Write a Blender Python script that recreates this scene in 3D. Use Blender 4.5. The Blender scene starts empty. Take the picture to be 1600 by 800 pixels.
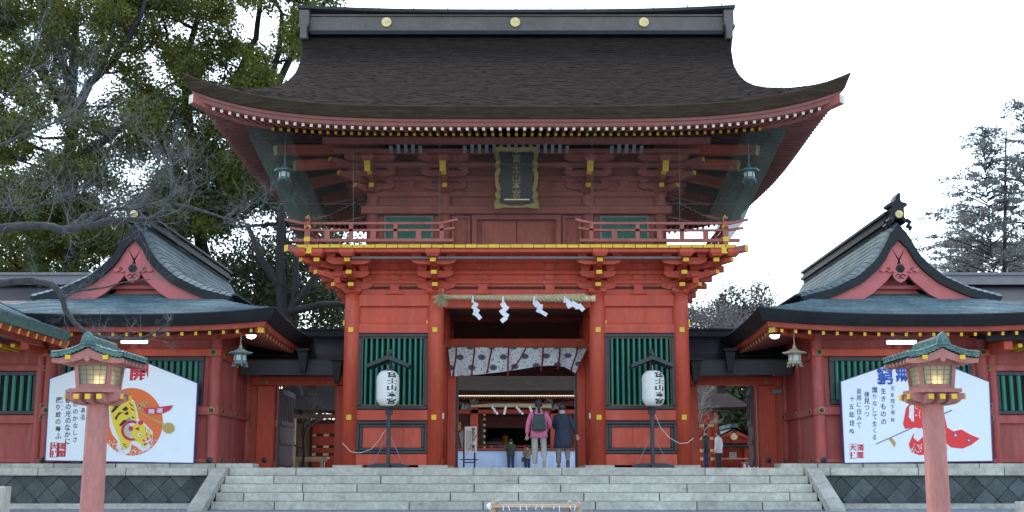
import bpy, math, random
import numpy as np
from mathutils import Vector, Matrix
random.seed(7)
rng = np.random.default_rng(7)
PI = math.pi
SC = bpy.context.scene
COL = SC.collection
# ------------------------------------------------------------------ camera
F_PX, PX0, PY0 = 1680.0, 807.0, 480.0
CAM = Vector((0, -27.14, 0.787))
TH = math.radians(8.864)
cd = bpy.data.cameras.new('camera'); cam = bpy.data.objects.new('camera', cd); COL.objects.link(cam)
cam.location = CAM; cam.rotation_euler = (PI/2 + TH, 0, 0)
cd.sensor_width = 36; cd.lens = F_PX/1600*36
cd.shift_x = -(PX0-800)/1600; cd.shift_y = (PY0-400)/1600
cd.clip_start = 0.1; cd.clip_end = 2000
SC.camera = cam
# ------------------------------------------------------------------ world, sun, exposure
SUN_EL, SUN_AZ = math.radians(58), math.radians(-20)     # hazy sun behind the gate, left of it (azimuth from +Y towards +X)
w = bpy.data.worlds.new('World'); SC.world = w; w.use_nodes = True
nt = w.node_tree; nt.nodes.clear()
sky = nt.nodes.new('ShaderNodeTexSky'); sky.sky_type = 'NISHITA'; sky.sun_disc = False
sky.sun_elevation = SUN_EL; sky.sun_rotation = SUN_AZ
sky.air_density = 1.2; sky.dust_density = 1.5; sky.ozone_density = 1.0
hs = nt.nodes.new('ShaderNodeHueSaturation'); hs.inputs['Saturation'].default_value = 0.82
bg = nt.nodes.new('ShaderNodeBackground'); bg.inputs['Strength'].default_value = 0.15
wo = nt.nodes.new('ShaderNodeOutputWorld')
nt.links.new(sky.outputs[0], hs.inputs['Color']); nt.links.new(hs.outputs[0], bg.inputs[0]); nt.links.new(bg.outputs[0], wo.inputs[0])
sl = bpy.data.lights.new('sun', 'SUN'); sl.energy = 0.6; sl.angle = math.radians(14); sl.color = (1, .95, .86)
sun = bpy.data.objects.new('sun', sl); COL.objects.link(sun)
sd = Vector((math.sin(SUN_AZ)*math.cos(SUN_EL), math.cos(SUN_AZ)*math.cos(SUN_EL), math.sin(SUN_EL)))
sun.rotation_euler = sd.to_track_quat('Z', 'Y').to_euler()
sun.location = (0, 0, 40)
SC.view_settings.view_transform = 'Standard'; SC.view_settings.look = 'None'
SC.view_settings.exposure = 1.8; SC.view_settings.gamma = 1
SC.render.engine = 'CYCLES'
SC.cycles.max_bounces = 6; SC.cycles.transparent_max_bounces = 16

# ------------------------------------------------------------------ helpers
def ray(px, py):
    xc = (px-PX0)/F_PX; yc = (PY0-py)/F_PX
    return xc, math.cos(TH)-yc*math.sin(TH), math.sin(TH)+yc*math.cos(TH)
def P(px, py, Y):
    a, b, c = ray(px, py); t = (Y-CAM.y)/b
    return Vector((a*t, Y, CAM.z+c*t))
def ZZ(py, Y): return P(PX0, py, Y).z
def XX(px, py, Y): return P(px, py, Y).x
MATS = {}
def mat(name, col, rough=.7, var=.18, scale=3.0, stretch=(1,1,1), bump=.0, bscale=30., metal=0., emis=None, estr=0., col2=None, transl=0., alpha=None, spec=.5, rnd=.06, wear=None):
    if name in MATS: return MATS[name]
    m = bpy.data.materials.new(name); m.use_nodes = True; n = m.node_tree.nodes; l = m.node_tree.links
    b = n['Principled BSDF']; b.inputs['Roughness'].default_value = rough; b.inputs['Metallic'].default_value = metal
    b.inputs['Specular IOR Level'].default_value = spec
    g = n.new('ShaderNodeNewGeometry'); mp = n.new('ShaderNodeMapping'); mp.inputs['Scale'].default_value = stretch
    l.new(g.outputs['Position'], mp.inputs[0])
    nz = n.new('ShaderNodeTexNoise'); nz.inputs['Scale'].default_value = scale; nz.inputs['Detail'].default_value = 6; nz.inputs['Roughness'].default_value = .65
    l.new(mp.outputs[0], nz.inputs['Vector'])
    cr = n.new('ShaderNodeValToRGB'); cr.color_ramp.elements[0].position = .3; cr.color_ramp.elements[1].position = .7
    c = Vector(col[:3]); c2 = Vector(col2) if col2 else c*(1+var)
    c1 = c if col2 else c*(1-var)
    cr.color_ramp.elements[0].color = (*c1, 1); cr.color_ramp.elements[1].color = (*c2, 1)
    l.new(nz.outputs['Fac'], cr.inputs[0])
    # fine grime on top of the broad tone changes
    n2 = n.new('ShaderNodeTexNoise'); n2.inputs['Scale'].default_value = scale*7; n2.inputs['Detail'].default_value = 4
    l.new(mp.outputs[0], n2.inputs['Vector'])
    mr = n.new('ShaderNodeMapRange'); mr.inputs['From Min'].default_value = .3; mr.inputs['From Max'].default_value = .7
    mr.inputs['To Min'].default_value = 1-var*.7; mr.inputs['To Max'].default_value = 1+var*.5
    l.new(n2.outputs['Fac'], mr.inputs[0])
    mx = n.new('ShaderNodeVectorMath'); mx.operation = 'SCALE'
    l.new(cr.outputs[0], mx.inputs[0]); l.new(mr.outputs[0], mx.inputs['Scale'])
    # every piece differs a little from its neighbours
    oi = n.new('ShaderNodeObjectInfo'); m3 = n.new('ShaderNodeMapRange'); m3.inputs['To Min'].default_value = 1-rnd; m3.inputs['To Max'].default_value = 1+rnd
    l.new(oi.outputs['Random'], m3.inputs[0]); mx0 = mx; mx = n.new('ShaderNodeVectorMath'); mx.operation = 'SCALE'
    l.new(mx0.outputs[0], mx.inputs[0]); l.new(m3.outputs[0], mx.inputs['Scale'])
    if wear:      # worn or stained patches: (colour, amount, scale, stretch, threshold)
        wc, wa, ws, wst, wt = wear
        m4 = n.new('ShaderNodeMapping'); m4.inputs['Scale'].default_value = wst; l.new(g.outputs['Position'], m4.inputs[0])
        n4 = n.new('ShaderNodeTexNoise'); n4.inputs['Scale'].default_value = ws; n4.inputs['Detail'].default_value = 8; n4.inputs['Roughness'].default_value = .7; l.new(m4.outputs[0], n4.inputs['Vector'])
        r4 = n.new('ShaderNodeMapRange'); r4.inputs['From Min'].default_value = wt; r4.inputs['From Max'].default_value = wt+.16; r4.inputs['To Max'].default_value = wa; l.new(n4.outputs['Fac'], r4.inputs[0])
        mm = n.new('ShaderNodeMix'); mm.data_type = 'RGBA'; mm.inputs[7].default_value = (*wc, 1); l.new(r4.outputs[0], mm.inputs[0]); l.new(mx.outputs[0], mm.inputs[6])
        mx = n.new('ShaderNodeVectorMath'); mx.operation = 'SCALE'; mx.inputs['Scale'].default_value = 1; l.new(mm.outputs[2], mx.inputs[0])
    l.new(mx.outputs[0], b.inputs['Base Color'])
    if bump:
        n3 = n.new('ShaderNodeTexNoise'); n3.inputs['Scale'].default_value = bscale; n3.inputs['Detail'].default_value = 5
        l.new(mp.outputs[0], n3.inputs['Vector'])
        bp = n.new('ShaderNodeBump'); bp.inputs['Strength'].default_value = bump; bp.inputs['Distance'].default_value = .03
        l.new(n3.outputs['Fac'], bp.inputs['Height']); l.new(bp.outputs[0], b.inputs['Normal'])
    if emis:
        b.inputs['Emission Color'].default_value = (*emis, 1); b.inputs['Emission Strength'].default_value = estr
    out = n['Material Output']
    if transl:
        t = n.new('ShaderNodeBsdfTranslucent'); l.new(mx.outputs[0], t.inputs[0])
        ms = n.new('ShaderNodeMixShader'); ms.inputs[0].default_value = transl
        l.new(b.outputs[0], ms.inputs[1]); l.new(t.outputs[0], ms.inputs[2]); l.new(ms.outputs[0], out.inputs[0])
    if alpha is not None:
        t = n.new('ShaderNodeBsdfTransparent'); ms = n.new('ShaderNodeMixShader'); ms.inputs[0].default_value = alpha
        l.new(t.outputs[0], ms.inputs[1]); l.new(b.outputs[0], ms.inputs[2]); l.new(ms.outputs[0], out.inputs[0])
    MATS[name] = m
    return m
RED  = mat('vermilion', (.51,.070,.032), .6, .16, 1.6, (1,1,.25), .15, 14, wear=((.56,.17,.12), .45, 2.2, (1.5,1.5,.22), .54))
REDM = mat('weathered_vermilion', (.38,.066,.038), .65, .18, 1.8, (1,1,.3), .15, 14, wear=((.42,.17,.13), .45, 2.2, (1.5,1.5,.3), .54))
REDU = mat('faded_red', (.36,.108,.082), .7, .18, 2.0, (1,1,.4), .15, 14, wear=((.42,.19,.15), .5, 2.0, (1,1,.5), .54))
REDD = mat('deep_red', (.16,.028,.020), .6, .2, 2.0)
PINK = mat('faded_pink_red', (.38,.078,.066), .68, .18, 1.8, (1,1,.3), .15, 14, wear=((.45,.18,.16), .5, 2.2, (1.5,1.5,.25), .53))
GABLE= mat('gable_pink', (.52,.13,.125), .62, .1, 1.8)
LAMPR= mat('lamp_post_pink', (.42,.165,.135), .7, .16, 4, (1,1,.4), bump=.2, bscale=25, wear=((.22,.10,.085), .5, 5, (1.6,1.6,.25), .58))
YEL  = mat('yellow_paint', (.72,.46,.02), .5, .12, 6)
WHT  = mat('white_paint', (.64,.58,.48), .6, .08, 6)
BLK  = mat('black_lacquer', (.022,.026,.032), .45, .3, 3)
GRN  = mat('green_lattice', (.025,.22,.15), .5, .14, 3)
GRND = mat('pale_green_paint', (.22,.33,.30), .6, .14, 3)
BARK = mat('cypress_bark', (.0155,.0115,.009), .97, .4, 3.2, (.8,1.5,1.5), .4, 36, col2=(.031,.0245,.020), spec=.04)
BARKE= mat('cypress_bark_edge', (.055,.040,.026), .95, .4, 4.0, (.5,1,4), .6, 30, spec=.15)
SLATE= mat('ridge_cap_metal', (.055,.062,.062), .6, .3, 2.5, (.4,1,1))
RIDGE= mat('dark_ridge_metal', (.115,.098,.086), .55, .2, 1.5)
COP  = mat('patina_copper', (.070,.112,.128), .8, .4, 1.3, bump=.1, bscale=9, col2=(.165,.245,.265), spec=.2, rnd=.14, wear=((.13,.12,.10), .5, 1.6, (1,1,1), .56))
FASC = mat('fascia_pink', (.27,.095,.078), .65, .14, 2.0)
COPD = mat('dark_copper', (.014,.016,.018), .6, .3, 2, spec=.3)
VERD = mat('verdigris', (.018,.055,.048), .45, .6, 11, bump=.6, bscale=40, col2=(.12,.25,.21), wear=((.38,.50,.44), .8, 16, (1,1,1), .60))
GOLD = mat('gold_leaf', (.88,.72,.36), .4, .1, 6, metal=.2)
GOLDD= mat('dull_gold', (.30,.24,.085), .5, .25, 9, metal=.4)
STONE= mat('granite', (.40,.385,.32), .9, .24, 1.7, bump=.5, bscale=45, col2=(.60,.575,.475), rnd=.13, wear=((.13,.135,.115), .55, 2.6, (1,1,2.2), .56))
STONED=mat('dark_plinth_stone', (.055,.066,.066), .8, .3, 3, bump=.5, bscale=25, col2=(.11,.125,.12), rnd=.3)
GRAV = mat('gravel', (.20,.22,.235), .9, .3, 9, bump=1.0, bscale=60, col2=(.42,.44,.455))
BRONZE=mat('bronze', (.11,.15,.14), .45, .2, 8, metal=.35)
PAPER= mat('white_board', (.80,.86,.88), .5, .02, 2)
CLOTHW=mat('white_cloth', (.62,.74,.92), .8, .05, 1.5)
SHIDE= mat('shide_paper', (.85,.86,.88), .7, .03, 2, transl=.25)
STRAW= mat('straw', (.50,.41,.24), .85, .25, 18, bump=.4, bscale=60)
PURP = mat('purple_edge', (.08,.045,.16), .5, .2, 3)
INK  = mat('ink', (.012,.018,.045), .6, .2, 5)
INKB = mat('blue_paint', (.02,.09,.42), .5, .2, 5)
INKR = mat('red_ink', (.55,.02,.04), .5, .2, 5)
WOOD = mat('brown_wood', (.22,.13,.08), .75, .25, 2, (4,4,.6), .2, 20)
WOODP= mat('pale_wood', (.42,.31,.20), .7, .2, 2, (4,4,.6), .2, 20)
SOF  = mat('shade_red', (.085,.020,.016), .8, .25, 2)  # red darkened to carry the shade under the eaves and hall porch
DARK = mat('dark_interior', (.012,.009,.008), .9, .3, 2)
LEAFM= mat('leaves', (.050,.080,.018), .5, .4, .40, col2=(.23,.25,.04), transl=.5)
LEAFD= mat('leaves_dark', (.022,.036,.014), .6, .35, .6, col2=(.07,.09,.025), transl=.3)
LEAFG= mat('leaves_haze_grey', (.10,.115,.105), .8, .3, .5, col2=(.20,.215,.19), transl=.4)  # pale grey puts distance haze into the leaf colour
TRUNK= mat('tree_bark', (.022,.020,.017), .9, .35, 3, (1,1,.3), .6, 12)
TWIG = mat('bare_bark', (.024,.025,.024), .9, .45, 7, bump=.7, bscale=30, col2=(.075,.08,.076))
TWIGP= mat('pale_cherry_twigs', (.08,.088,.088), .85, .4, 5, col2=(.17,.18,.18))
TWIGG= mat('grey_twigs', (.13,.12,.115), .9, .3, .6)
GREY = mat('grey_metal', (.20,.19,.20), .5, .15, 3)
SKIN = mat('skin', (.50,.31,.22), .55, .06, 8)
HAIR = mat('black_hair', (.012,.010,.010), .5, .3, 30)

class MB:
    """collects shapes; link() makes them ONE mesh object"""
    def __init__(s): s.v = []; s.f = []; s.m = []; s.uv = None
    def add(s, vs, fs, mi=0):
        o = len(s.v); s.v += [tuple(v) for v in vs]; s.f += [tuple(i+o for i in f) for f in fs]; s.m += [mi]*len(fs); return s
    def box(s, x0, x1, y0, y1, z0, z1, mi=0):
        if x0 > x1: x0, x1 = x1, x0
        if y0 > y1: y0, y1 = y1, y0
        if z0 > z1: z0, z1 = z1, z0
        return s.add([(x0,y0,z0),(x1,y0,z0),(x1,y1,z0),(x0,y1,z0),(x0,y0,z1),(x1,y0,z1),(x1,y1,z1),(x0,y1,z1)],
            [(0,3,2,1),(4,5,6,7),(0,1,5,4),(1,2,6,5),(2,3,7,6),(3,0,4,7)], mi)
    def cbox(s, x0, x1, y0, y1, z0, z1, c=.012, mi=0):
        """box whose front edges (towards -Y) are chamfered"""
        if x0 > x1: x0, x1 = x1, x0
        if z0 > z1: z0, z1 = z1, z0
        a = [(x0,y0+c,z0),(x1,y0+c,z0),(x1,y1,z0),(x0,y1,z0),(x0,y0+c,z1),(x1,y0+c,z1),(x1,y1,z1),(x0,y1,z1),
             (x0+c,y0,z0+c),(x1-c,y0,z0+c),(x1-c,y0,z1-c),(x0+c,y0,z1-c)]
        return s.add(a, [(0,3,2,1),(4,5,6,7),(1,2,6,5),(2,3,7,6),(3,0,4,7),(8,9,10,11),(0,1,9,8),(1,5,10,9),(5,4,11,10),(4,0,8,11)], mi)
    def prism(s, pts, y0, y1, mi=0):
        """outline (x,z) extruded from y0 (front) to y1"""
        n = len(pts); vs = [(x,y0,z) for x, z in pts] + [(x,y1,z) for x, z in pts]
        fs = [tuple(range(n)), tuple(range(2*n-1, n-1, -1))] + [(i, n+i, n+(i+1)%n, (i+1)%n) for i in range(n)]
        return s.add(vs, fs, mi)
    def prismx(s, pts, x0, x1, mi=0):
        n = len(pts); vs = [(x0,y,z) for y, z in pts] + [(x1,y,z) for y, z in pts]
        fs = [tuple(range(n)), tuple(range(2*n-1, n-1, -1))] + [(i, n+i, n+(i+1)%n, (i+1)%n) for i in range(n)]
        return s.add(vs, fs, mi)
    def prismz(s, pts, z0, z1, mi=0):
        n = len(pts); vs = [(x,y,z0) for x, y in pts] + [(x,y,z1) for x, y in pts]
        fs = [tuple(range(n)), tuple(range(2*n-1, n-1, -1))] + [(i, n+i, n+(i+1)%n, (i+1)%n) for i in range(n)]
        return s.add(vs, fs, mi)
    def bar(s, a, b, wx, wz, mi=0, cap=None):
        """straight timber from a to b, section wx across x wz up"""
        a = Vector(a); b = Vector(b); d = (b-a).normalized()
        up = Vector((0,0,1)) if abs(d.z) < .9 else Vector((0,1,0))
        sx = d.cross(up).normalized(); sz = sx.cross(d).normalized()
        vs = []
        for p in (a, b):
            for i, j in ((-1,-1),(1,-1),(1,1),(-1,1)): vs.append(p+sx*wx/2*i+sz*wz/2*j)
        s.add(vs, [(1,2,6,5),(2,3,7,6),(3,0,4,7),(0,1,5,4)], mi)
        s.add(vs, [(0,3,2,1)], mi if cap is None else cap); s.add(vs, [(4,5,6,7)], mi)
        return s
    def lathe(s, prof, cx, cy, n=16, mi=0, axis='z', cz=0, caps=True):
        vs = []
        for r, z in prof:
            for k in range(n):
                a = 2*PI*k/n
                if axis == 'z': vs.append((cx+r*math.cos(a), cy+r*math.sin(a), z))
                elif axis == 'y': vs.append((cx+r*math.cos(a), z, cz+r*math.sin(a)))
                else: vs.append((z, cy+r*math.cos(a), cz+r*math.sin(a)))
        fs = []
        for i in range(len(prof)-1):
            for k in range(n):
                k2 = (k+1) % n; fs.append((i*n+k, i*n+k2, (i+1)*n+k2, (i+1)*n+k))
        if caps: fs += [tuple(range(n-1,-1,-1)), tuple((len(prof)-1)*n+k for k in range(n))]
        return s.add(vs, fs, mi)
    def tube(s, pts, rs, n=6, mi=0, caps=True):
        pts = [Vector(p) for p in pts]
        if not isinstance(rs, (list, tuple)): rs = [rs]*len(pts)
        vs = []; prev = None
        for i, p in enumerate(pts):
            d = (pts[min(i+1, len(pts)-1)] - pts[max(i-1, 0)])
            d = d.normalized() if d.length > 1e-9 else Vector((0,0,1))
            if prev is None:
                prev = d.orthogonal().normalized()
            prev = (prev - d*prev.dot(d)); prev = prev.normalized() if prev.length > 1e-6 else d.orthogonal().normalized()
            q = d.cross(prev)
            for k in range(n):
                a = 2*PI*k/n; vs.append(p+prev*rs[i]*math.cos(a)+q*rs[i]*math.sin(a))
        fs = []
        for i in range(len(pts)-1):
            for k in range(n):
                k2 = (k+1) % n; fs.append((i*n+k, i*n+k2, (i+1)*n+k2, (i+1)*n+k))
        if caps: fs += [tuple(range(n-1,-1,-1)), tuple((len(pts)-1)*n+k for k in range(n))]
        return s.add(vs, fs, mi)
    def grid(s, fn, nu, nv, mi=0, flip=False, uv=False):
        o = len(s.v)
        for j in range(nv+1):
            for i in range(nu+1): s.v.append(tuple(fn(i/nu, j/nv)))
        for j in range(nv):
            for i in range(nu):
                a = o+j*(nu+1)+i; q = (a, a+1, a+nu+2, a+nu+1)
                s.f.append(q[::-1] if flip else q); s.m.append(mi)
        return s
    def mirror(s):
        r = MB(); r.v = [(-x,y,z) for x, y, z in s.v]; r.f = [f[::-1] for f in s.f]; r.m = list(s.m); return r
    def mesh(s, name, mats, smooth=False):
        me = bpy.data.meshes.new(name); me.from_pydata(s.v, [], s.f)
        for m in (mats if isinstance(mats, (list, tuple)) else [mats]): me.materials.append(m)
        if any(s.m): me.polygons.foreach_set('material_index', s.m)
        if smooth: me.polygons.foreach_set('use_smooth', [True]*len(me.polygons))
        me.update(); return me
WL = {}
def tag(o, label=None, cat=None, group=None, kind=None):
    if label: o['label'] = label
    if cat: o['category'] = cat
    if group: o['group'] = group
    if kind: o['kind'] = kind
    return o
def thing(name, label, cat, loc=(0,0,0), group=None, rz=0):
    o = bpy.data.objects.new(name, None); COL.objects.link(o); o.location = loc; o.rotation_euler = (0,0,rz)
    o.empty_display_size = .3
    WL[o.name] = Vector(loc); return tag(o, label, cat, group)
def put(name, me, parent=None, at=(0,0,0), label=None):
    """one mesh object; 'at' is its place in the world"""
    if isinstance(me, tuple): me = me[0].mesh(name, *me[1:])
    o = bpy.data.objects.new(name, me); COL.objects.link(o); at = Vector(at)
    if parent is not None: o.parent = parent; o.location = at - WL[parent.name]
    else: o.location = at
    WL[o.name] = at
    if label: o['label'] = label
    return o
def struct(name, me, parent=None, at=(0,0,0)):
    o = put(name, me, parent, at)
    if parent is None: o['kind'] = 'structure'
    return o
def B(*a, **k): return MB().box(*a, **k)
def glyph_mesh(ch, thick=.0, bold=.0):
    c = bpy.data.curves.new('glyph', 'FONT'); c.body = ch; c.resolution_u = 2; c.offset = bold; c.extrude = thick
    c.align_x = 'CENTER'
    o = bpy.data.objects.new('glyph', c); COL.objects.link(o)
    dg = bpy.context.evaluated_depsgraph_get(); dg.update()
    me = bpy.data.meshes.new_from_object(o.evaluated_get(dg))
    bpy.data.objects.remove(o)
    vs = [v.co.copy() for v in me.vertices]; fs = [tuple(p.vertices) for p in me.polygons]
    bpy.data.meshes.remove(me); bpy.data.curves.remove(c)
    return vs, fs
def put_glyph(mb, ch, x, z, size, Y, mi=0, sx=1.0, bold=.0, shear=0.):
    """character centred on (x, z) of a plane facing the camera side, character box 'size' metres"""
    vs, fs = glyph_mesh(ch, 0, bold)
    if not vs: return
    mx = (min(v.x for v in vs)+max(v.x for v in vs))/2; mz = (min(v.y for v in vs)+max(v.y for v in vs))/2
    small = ch in 'のりしつっくーにてき'
    c = 0 if small else 1
    mb.add([(x+(v.x-mx)*size*sx+shear*(v.y-mz)*size, Y, z+(v.y-mz)*size) for v in vs], fs, mi)
def vtext(mb, s, px, py, step, Y, size=None, mi=0, sx=1., bold=.0, jit=0.):
    for i, ch in enumerate(s):
        p = P(px+random.uniform(-jit,jit), py+i*step, Y); q = P(px, py+(i+1)*step, Y)
        put_glyph(mb, ch, p.x, p.z, (size or abs(p.z-q.z)*.98/ .98), Y, mi, sx, bold, random.uniform(-.04,.04) if jit else 0)
# ================================================================== GROUND, PLATFORM, STAIRS
FZ = 0.955           # top of the stone platform
PY_ = -1.21          # its front edge
g = MB(); 
g.grid(lambda u, v: (-700+1400*u, -60+1060*v, 0), 4, 4)
struct('ground', (g, GRAV))
RIS, TRD, SW = .191, .36, 6.86
pl = MB(); pl.box(-16.5, 16.5, PY_+.42, 70, -.2, FZ-.004); struct('platform', (pl, STONE))
cour = MB(); cour.box(-60, 60, 70.001, 200, -.2, FZ-.3); struct('terrace', (cour, GRAV))
# courses of long stones; joints as in the photograph
def stone(parent, x0, x1, y0, y1, z0, z1, name='stone'):
    j = .010; h = random.uniform(-.003, .003)
    return put(name, (MB().cbox(x0+j, x1-j, y0+h, y1, z0+.004, z1, .014), STONE), parent)
st = struct('stairs', (B(-SW, SW, PY_+.05, PY_+.42, .0, FZ-.02), STONE))
joints = [[462, 740, 878, 1102, 1266-6], [428, 595, 810, 952, 1203, 1201+40], [353+120, 558, 741, 876, 1073, 1140], [382, 475, 704, 810, 912, 1030, 1233], [430, 640, 755, 930, 1088, 1190]]
for i in range(5):
    z1 = FZ - RIS*i; z0 = z1-RIS; y0 = PY_-TRD*i
    k = 1680/((y0-CAM.y)*.988)
    xs = [-SW] + [(x-807)/k for x in sorted(joints[i]) if abs((x-807)/k) < SW-.4] + [SW]
    for a, b in zip(xs, xs[1:]): stone(st, a, b, y0, y0+TRD+.02, max(z0, -.1) if i == 4 else z0, z1, 'stone_step')
for s in (-1, 1):        # sloping cheek stones
    a = [(PY_+.02, FZ-.02), (PY_+.02, FZ-.12), (PY_-1.62, .02), (PY_-1.62, -.05), (PY_-2.0, -.05), (PY_-2.0, .07), (PY_-.18, FZ-.02)]
    m = MB().prismx(a, s*(SW+.006), s*(SW+.345))
    put('cheek_stone', (m, STONE), st)
# plinth of the side wings: cap stones over diamond-laid dark stones
for s in (-1, 1):
    pw = struct('plinth_wall', (B(s*(SW+.37), s*16.5, PY_+.14, PY_+.42, -.1, FZ-.2), STONED))
    x = SW+.006; 
    for L in ([.62, 2.1, 2.05, 1.9, 2.2, 1.4] if s > 0 else [.5, 1.95, 2.1, 2.0, 2.15, 1.6]):
        a, b = s*x, s*(x+L); stone(pw, min(a,b), max(a,b), PY_, PY_+.42, FZ-.19, FZ, 'cap_stone'); x += L
    # upper sill stones on which the wings stand
    x = 6.35; 
    for L in (.9, 1.1, 1.3, 1.5, 1.3, 1.6, 1.4, 1.5):
        a, b = s*x, s*(x+L); stone(pw, min(a,b), max(a,b), PY_+.24, PY_+.9, FZ-.01, FZ+.105, 'sill_stone'); x += L
    R = .265
    zt, zb = FZ-.195, .08
    cx = SW+.3
    row = 0
    zc = zt-.02
    while zc > zb-R:
        x = SW+.1 + (R if row % 2 else 0)
        while x < 15.4:
            # clip the diamond to the band
            pts = [(x-R+.009, zc), (x, zc-R+.009), (x+R-.009, zc), (x, zc+R-.009)]
            poly = []
            def clip(poly, f):
                out = []
                for i in range(len(poly)):
                    p, q = poly[i], poly[(i+1)%len(poly)]; fp, fq = f(p), f(q)
                    if fp >= 0: out.append(p)
                    if (fp >= 0) != (fq >= 0):
                        t = fp/(fp-fq); out.append((p[0]+(q[0]-p[0])*t, p[1]+(q[1]-p[1])*t))
                return out
            for f in (lambda p: zt-p[1], lambda p: p[1]-zb, lambda p: p[0]-(SW+.38)):
                pts = clip(pts, f) if len(pts) > 2 else []
            if len(pts) > 2:
                d = random.uniform(-.012, .012)
                pp = [(s*a, b) for a, b in pts]
                if s < 0: pp = pp[::-1]
                put('plinth_stone', (MB().prism(pp, PY_+.10+d, PY_+.16), STONED), pw)
            x += 2*R
        zc -= R; row += 1
    kb = B(s*(SW+.5), s*16.4, PY_-.42, PY_-.02, -.05, .12)
    struct('gutter_kerb', (kb, STONE))
# loose pebbles near the stairs (uncountable)
n = 9000
px = rng.uniform(-13, 13, n); py = rng.uniform(-5.2, -1.7, n)
ok = ~((np.abs(px) < SW+.5) & (py > PY_-5*TRD+.2)); px = px[ok]; py = py[ok]; n = len(px)
base = np.array([(1,0,0),(-.5,.8,0),(-.5,-.8,0),(0,0,.8),(-.9,0,.2),(.4,.7,.3)])
tri = np.array([(0,5,3),(5,1,3),(1,4,3),(4,2,3),(2,0,3)])
sc = rng.uniform(.012, .034, n); an = rng.uniform(0, 6.28, n)
c, s_ = np.cos(an)[:,None], np.sin(an)[:,None]
V = np.stack([px[:,None]+sc[:,None]*(base[None,:,0]*c-base[None,:,1]*s_), py[:,None]+sc[:,None]*(base[None,:,0]*s_+base[None,:,1]*c), sc[:,None]*base[None,:,2]*.8-.002+0*c], -1).reshape(-1,3)
Fc = (tri[None]+6*np.arange(n)[:,None,None]).reshape(-1,3)
me = bpy.data.meshes.new('pebbles'); me.from_pydata(V.tolist(), [], Fc.tolist()); me.materials.append(GRAV)
tag(put('gravel', me), 'loose grey gravel scattered before the stone stairs', 'gravel', kind='stuff')

# ================================================================== MAIN GATE (two storeys)
GT = thing('tower_gate', 'tall two storey vermilion shrine gate with sweeping bark roof at centre', 'gate', (0, 2.5, FZ))
CX = (4.18, 2.06); CR = .205
zcol = ZZ(459, -.2)                # top of the lower columns
cyl = MB().lathe([(CR, 0), (CR, zcol-FZ-.3), (CR*.9, zcol-FZ-.06)], 0, 0, 20).mesh('column', RED, True)
for y in (0, 2.5, 5.0):
    for x in (-CX[0], -CX[1], CX[1], CX[0]):
        put('column', cyl, GT, (x, y, FZ+.06))
        put('column_base', (MB().prismz([(x-.36,y-.34),(x+.36,y-.34),(x+.36,y+.34),(x-.36,y+.34)], FZ-.02, FZ+.07), STONE), GT)
def Zf(py): return ZZ(py, -.06)    # heights on the wall face of the front bays
def nailcap(x, z, y=-CR-.02, w=.062):
    put('nail_cap', (B(x-w, x+w, y-.02, y+.03, z-w, z+w), YEL), GT)
for x in (-CX[0], -CX[1], CX[1], CX[0]):
    for py in (515, 652): nailcap(x, ZZ(py, -.24))
    put('nail_cap', (B(x+(CR-.02)*(1 if x>0 else -1), x+(CR+.03)*(1 if x>0 else -1), -.05, .06, ZZ(505,0)-.07, ZZ(505,0)+.07), YEL), GT)
    put('nail_cap', (B(x+(CR-.02)*(-1 if x>0 else 1), x+(CR+.03)*(-1 if x>0 else 1), -.05, .06, ZZ(650,0)-.07, ZZ(650,0)+.07), WHT), GT)
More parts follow.
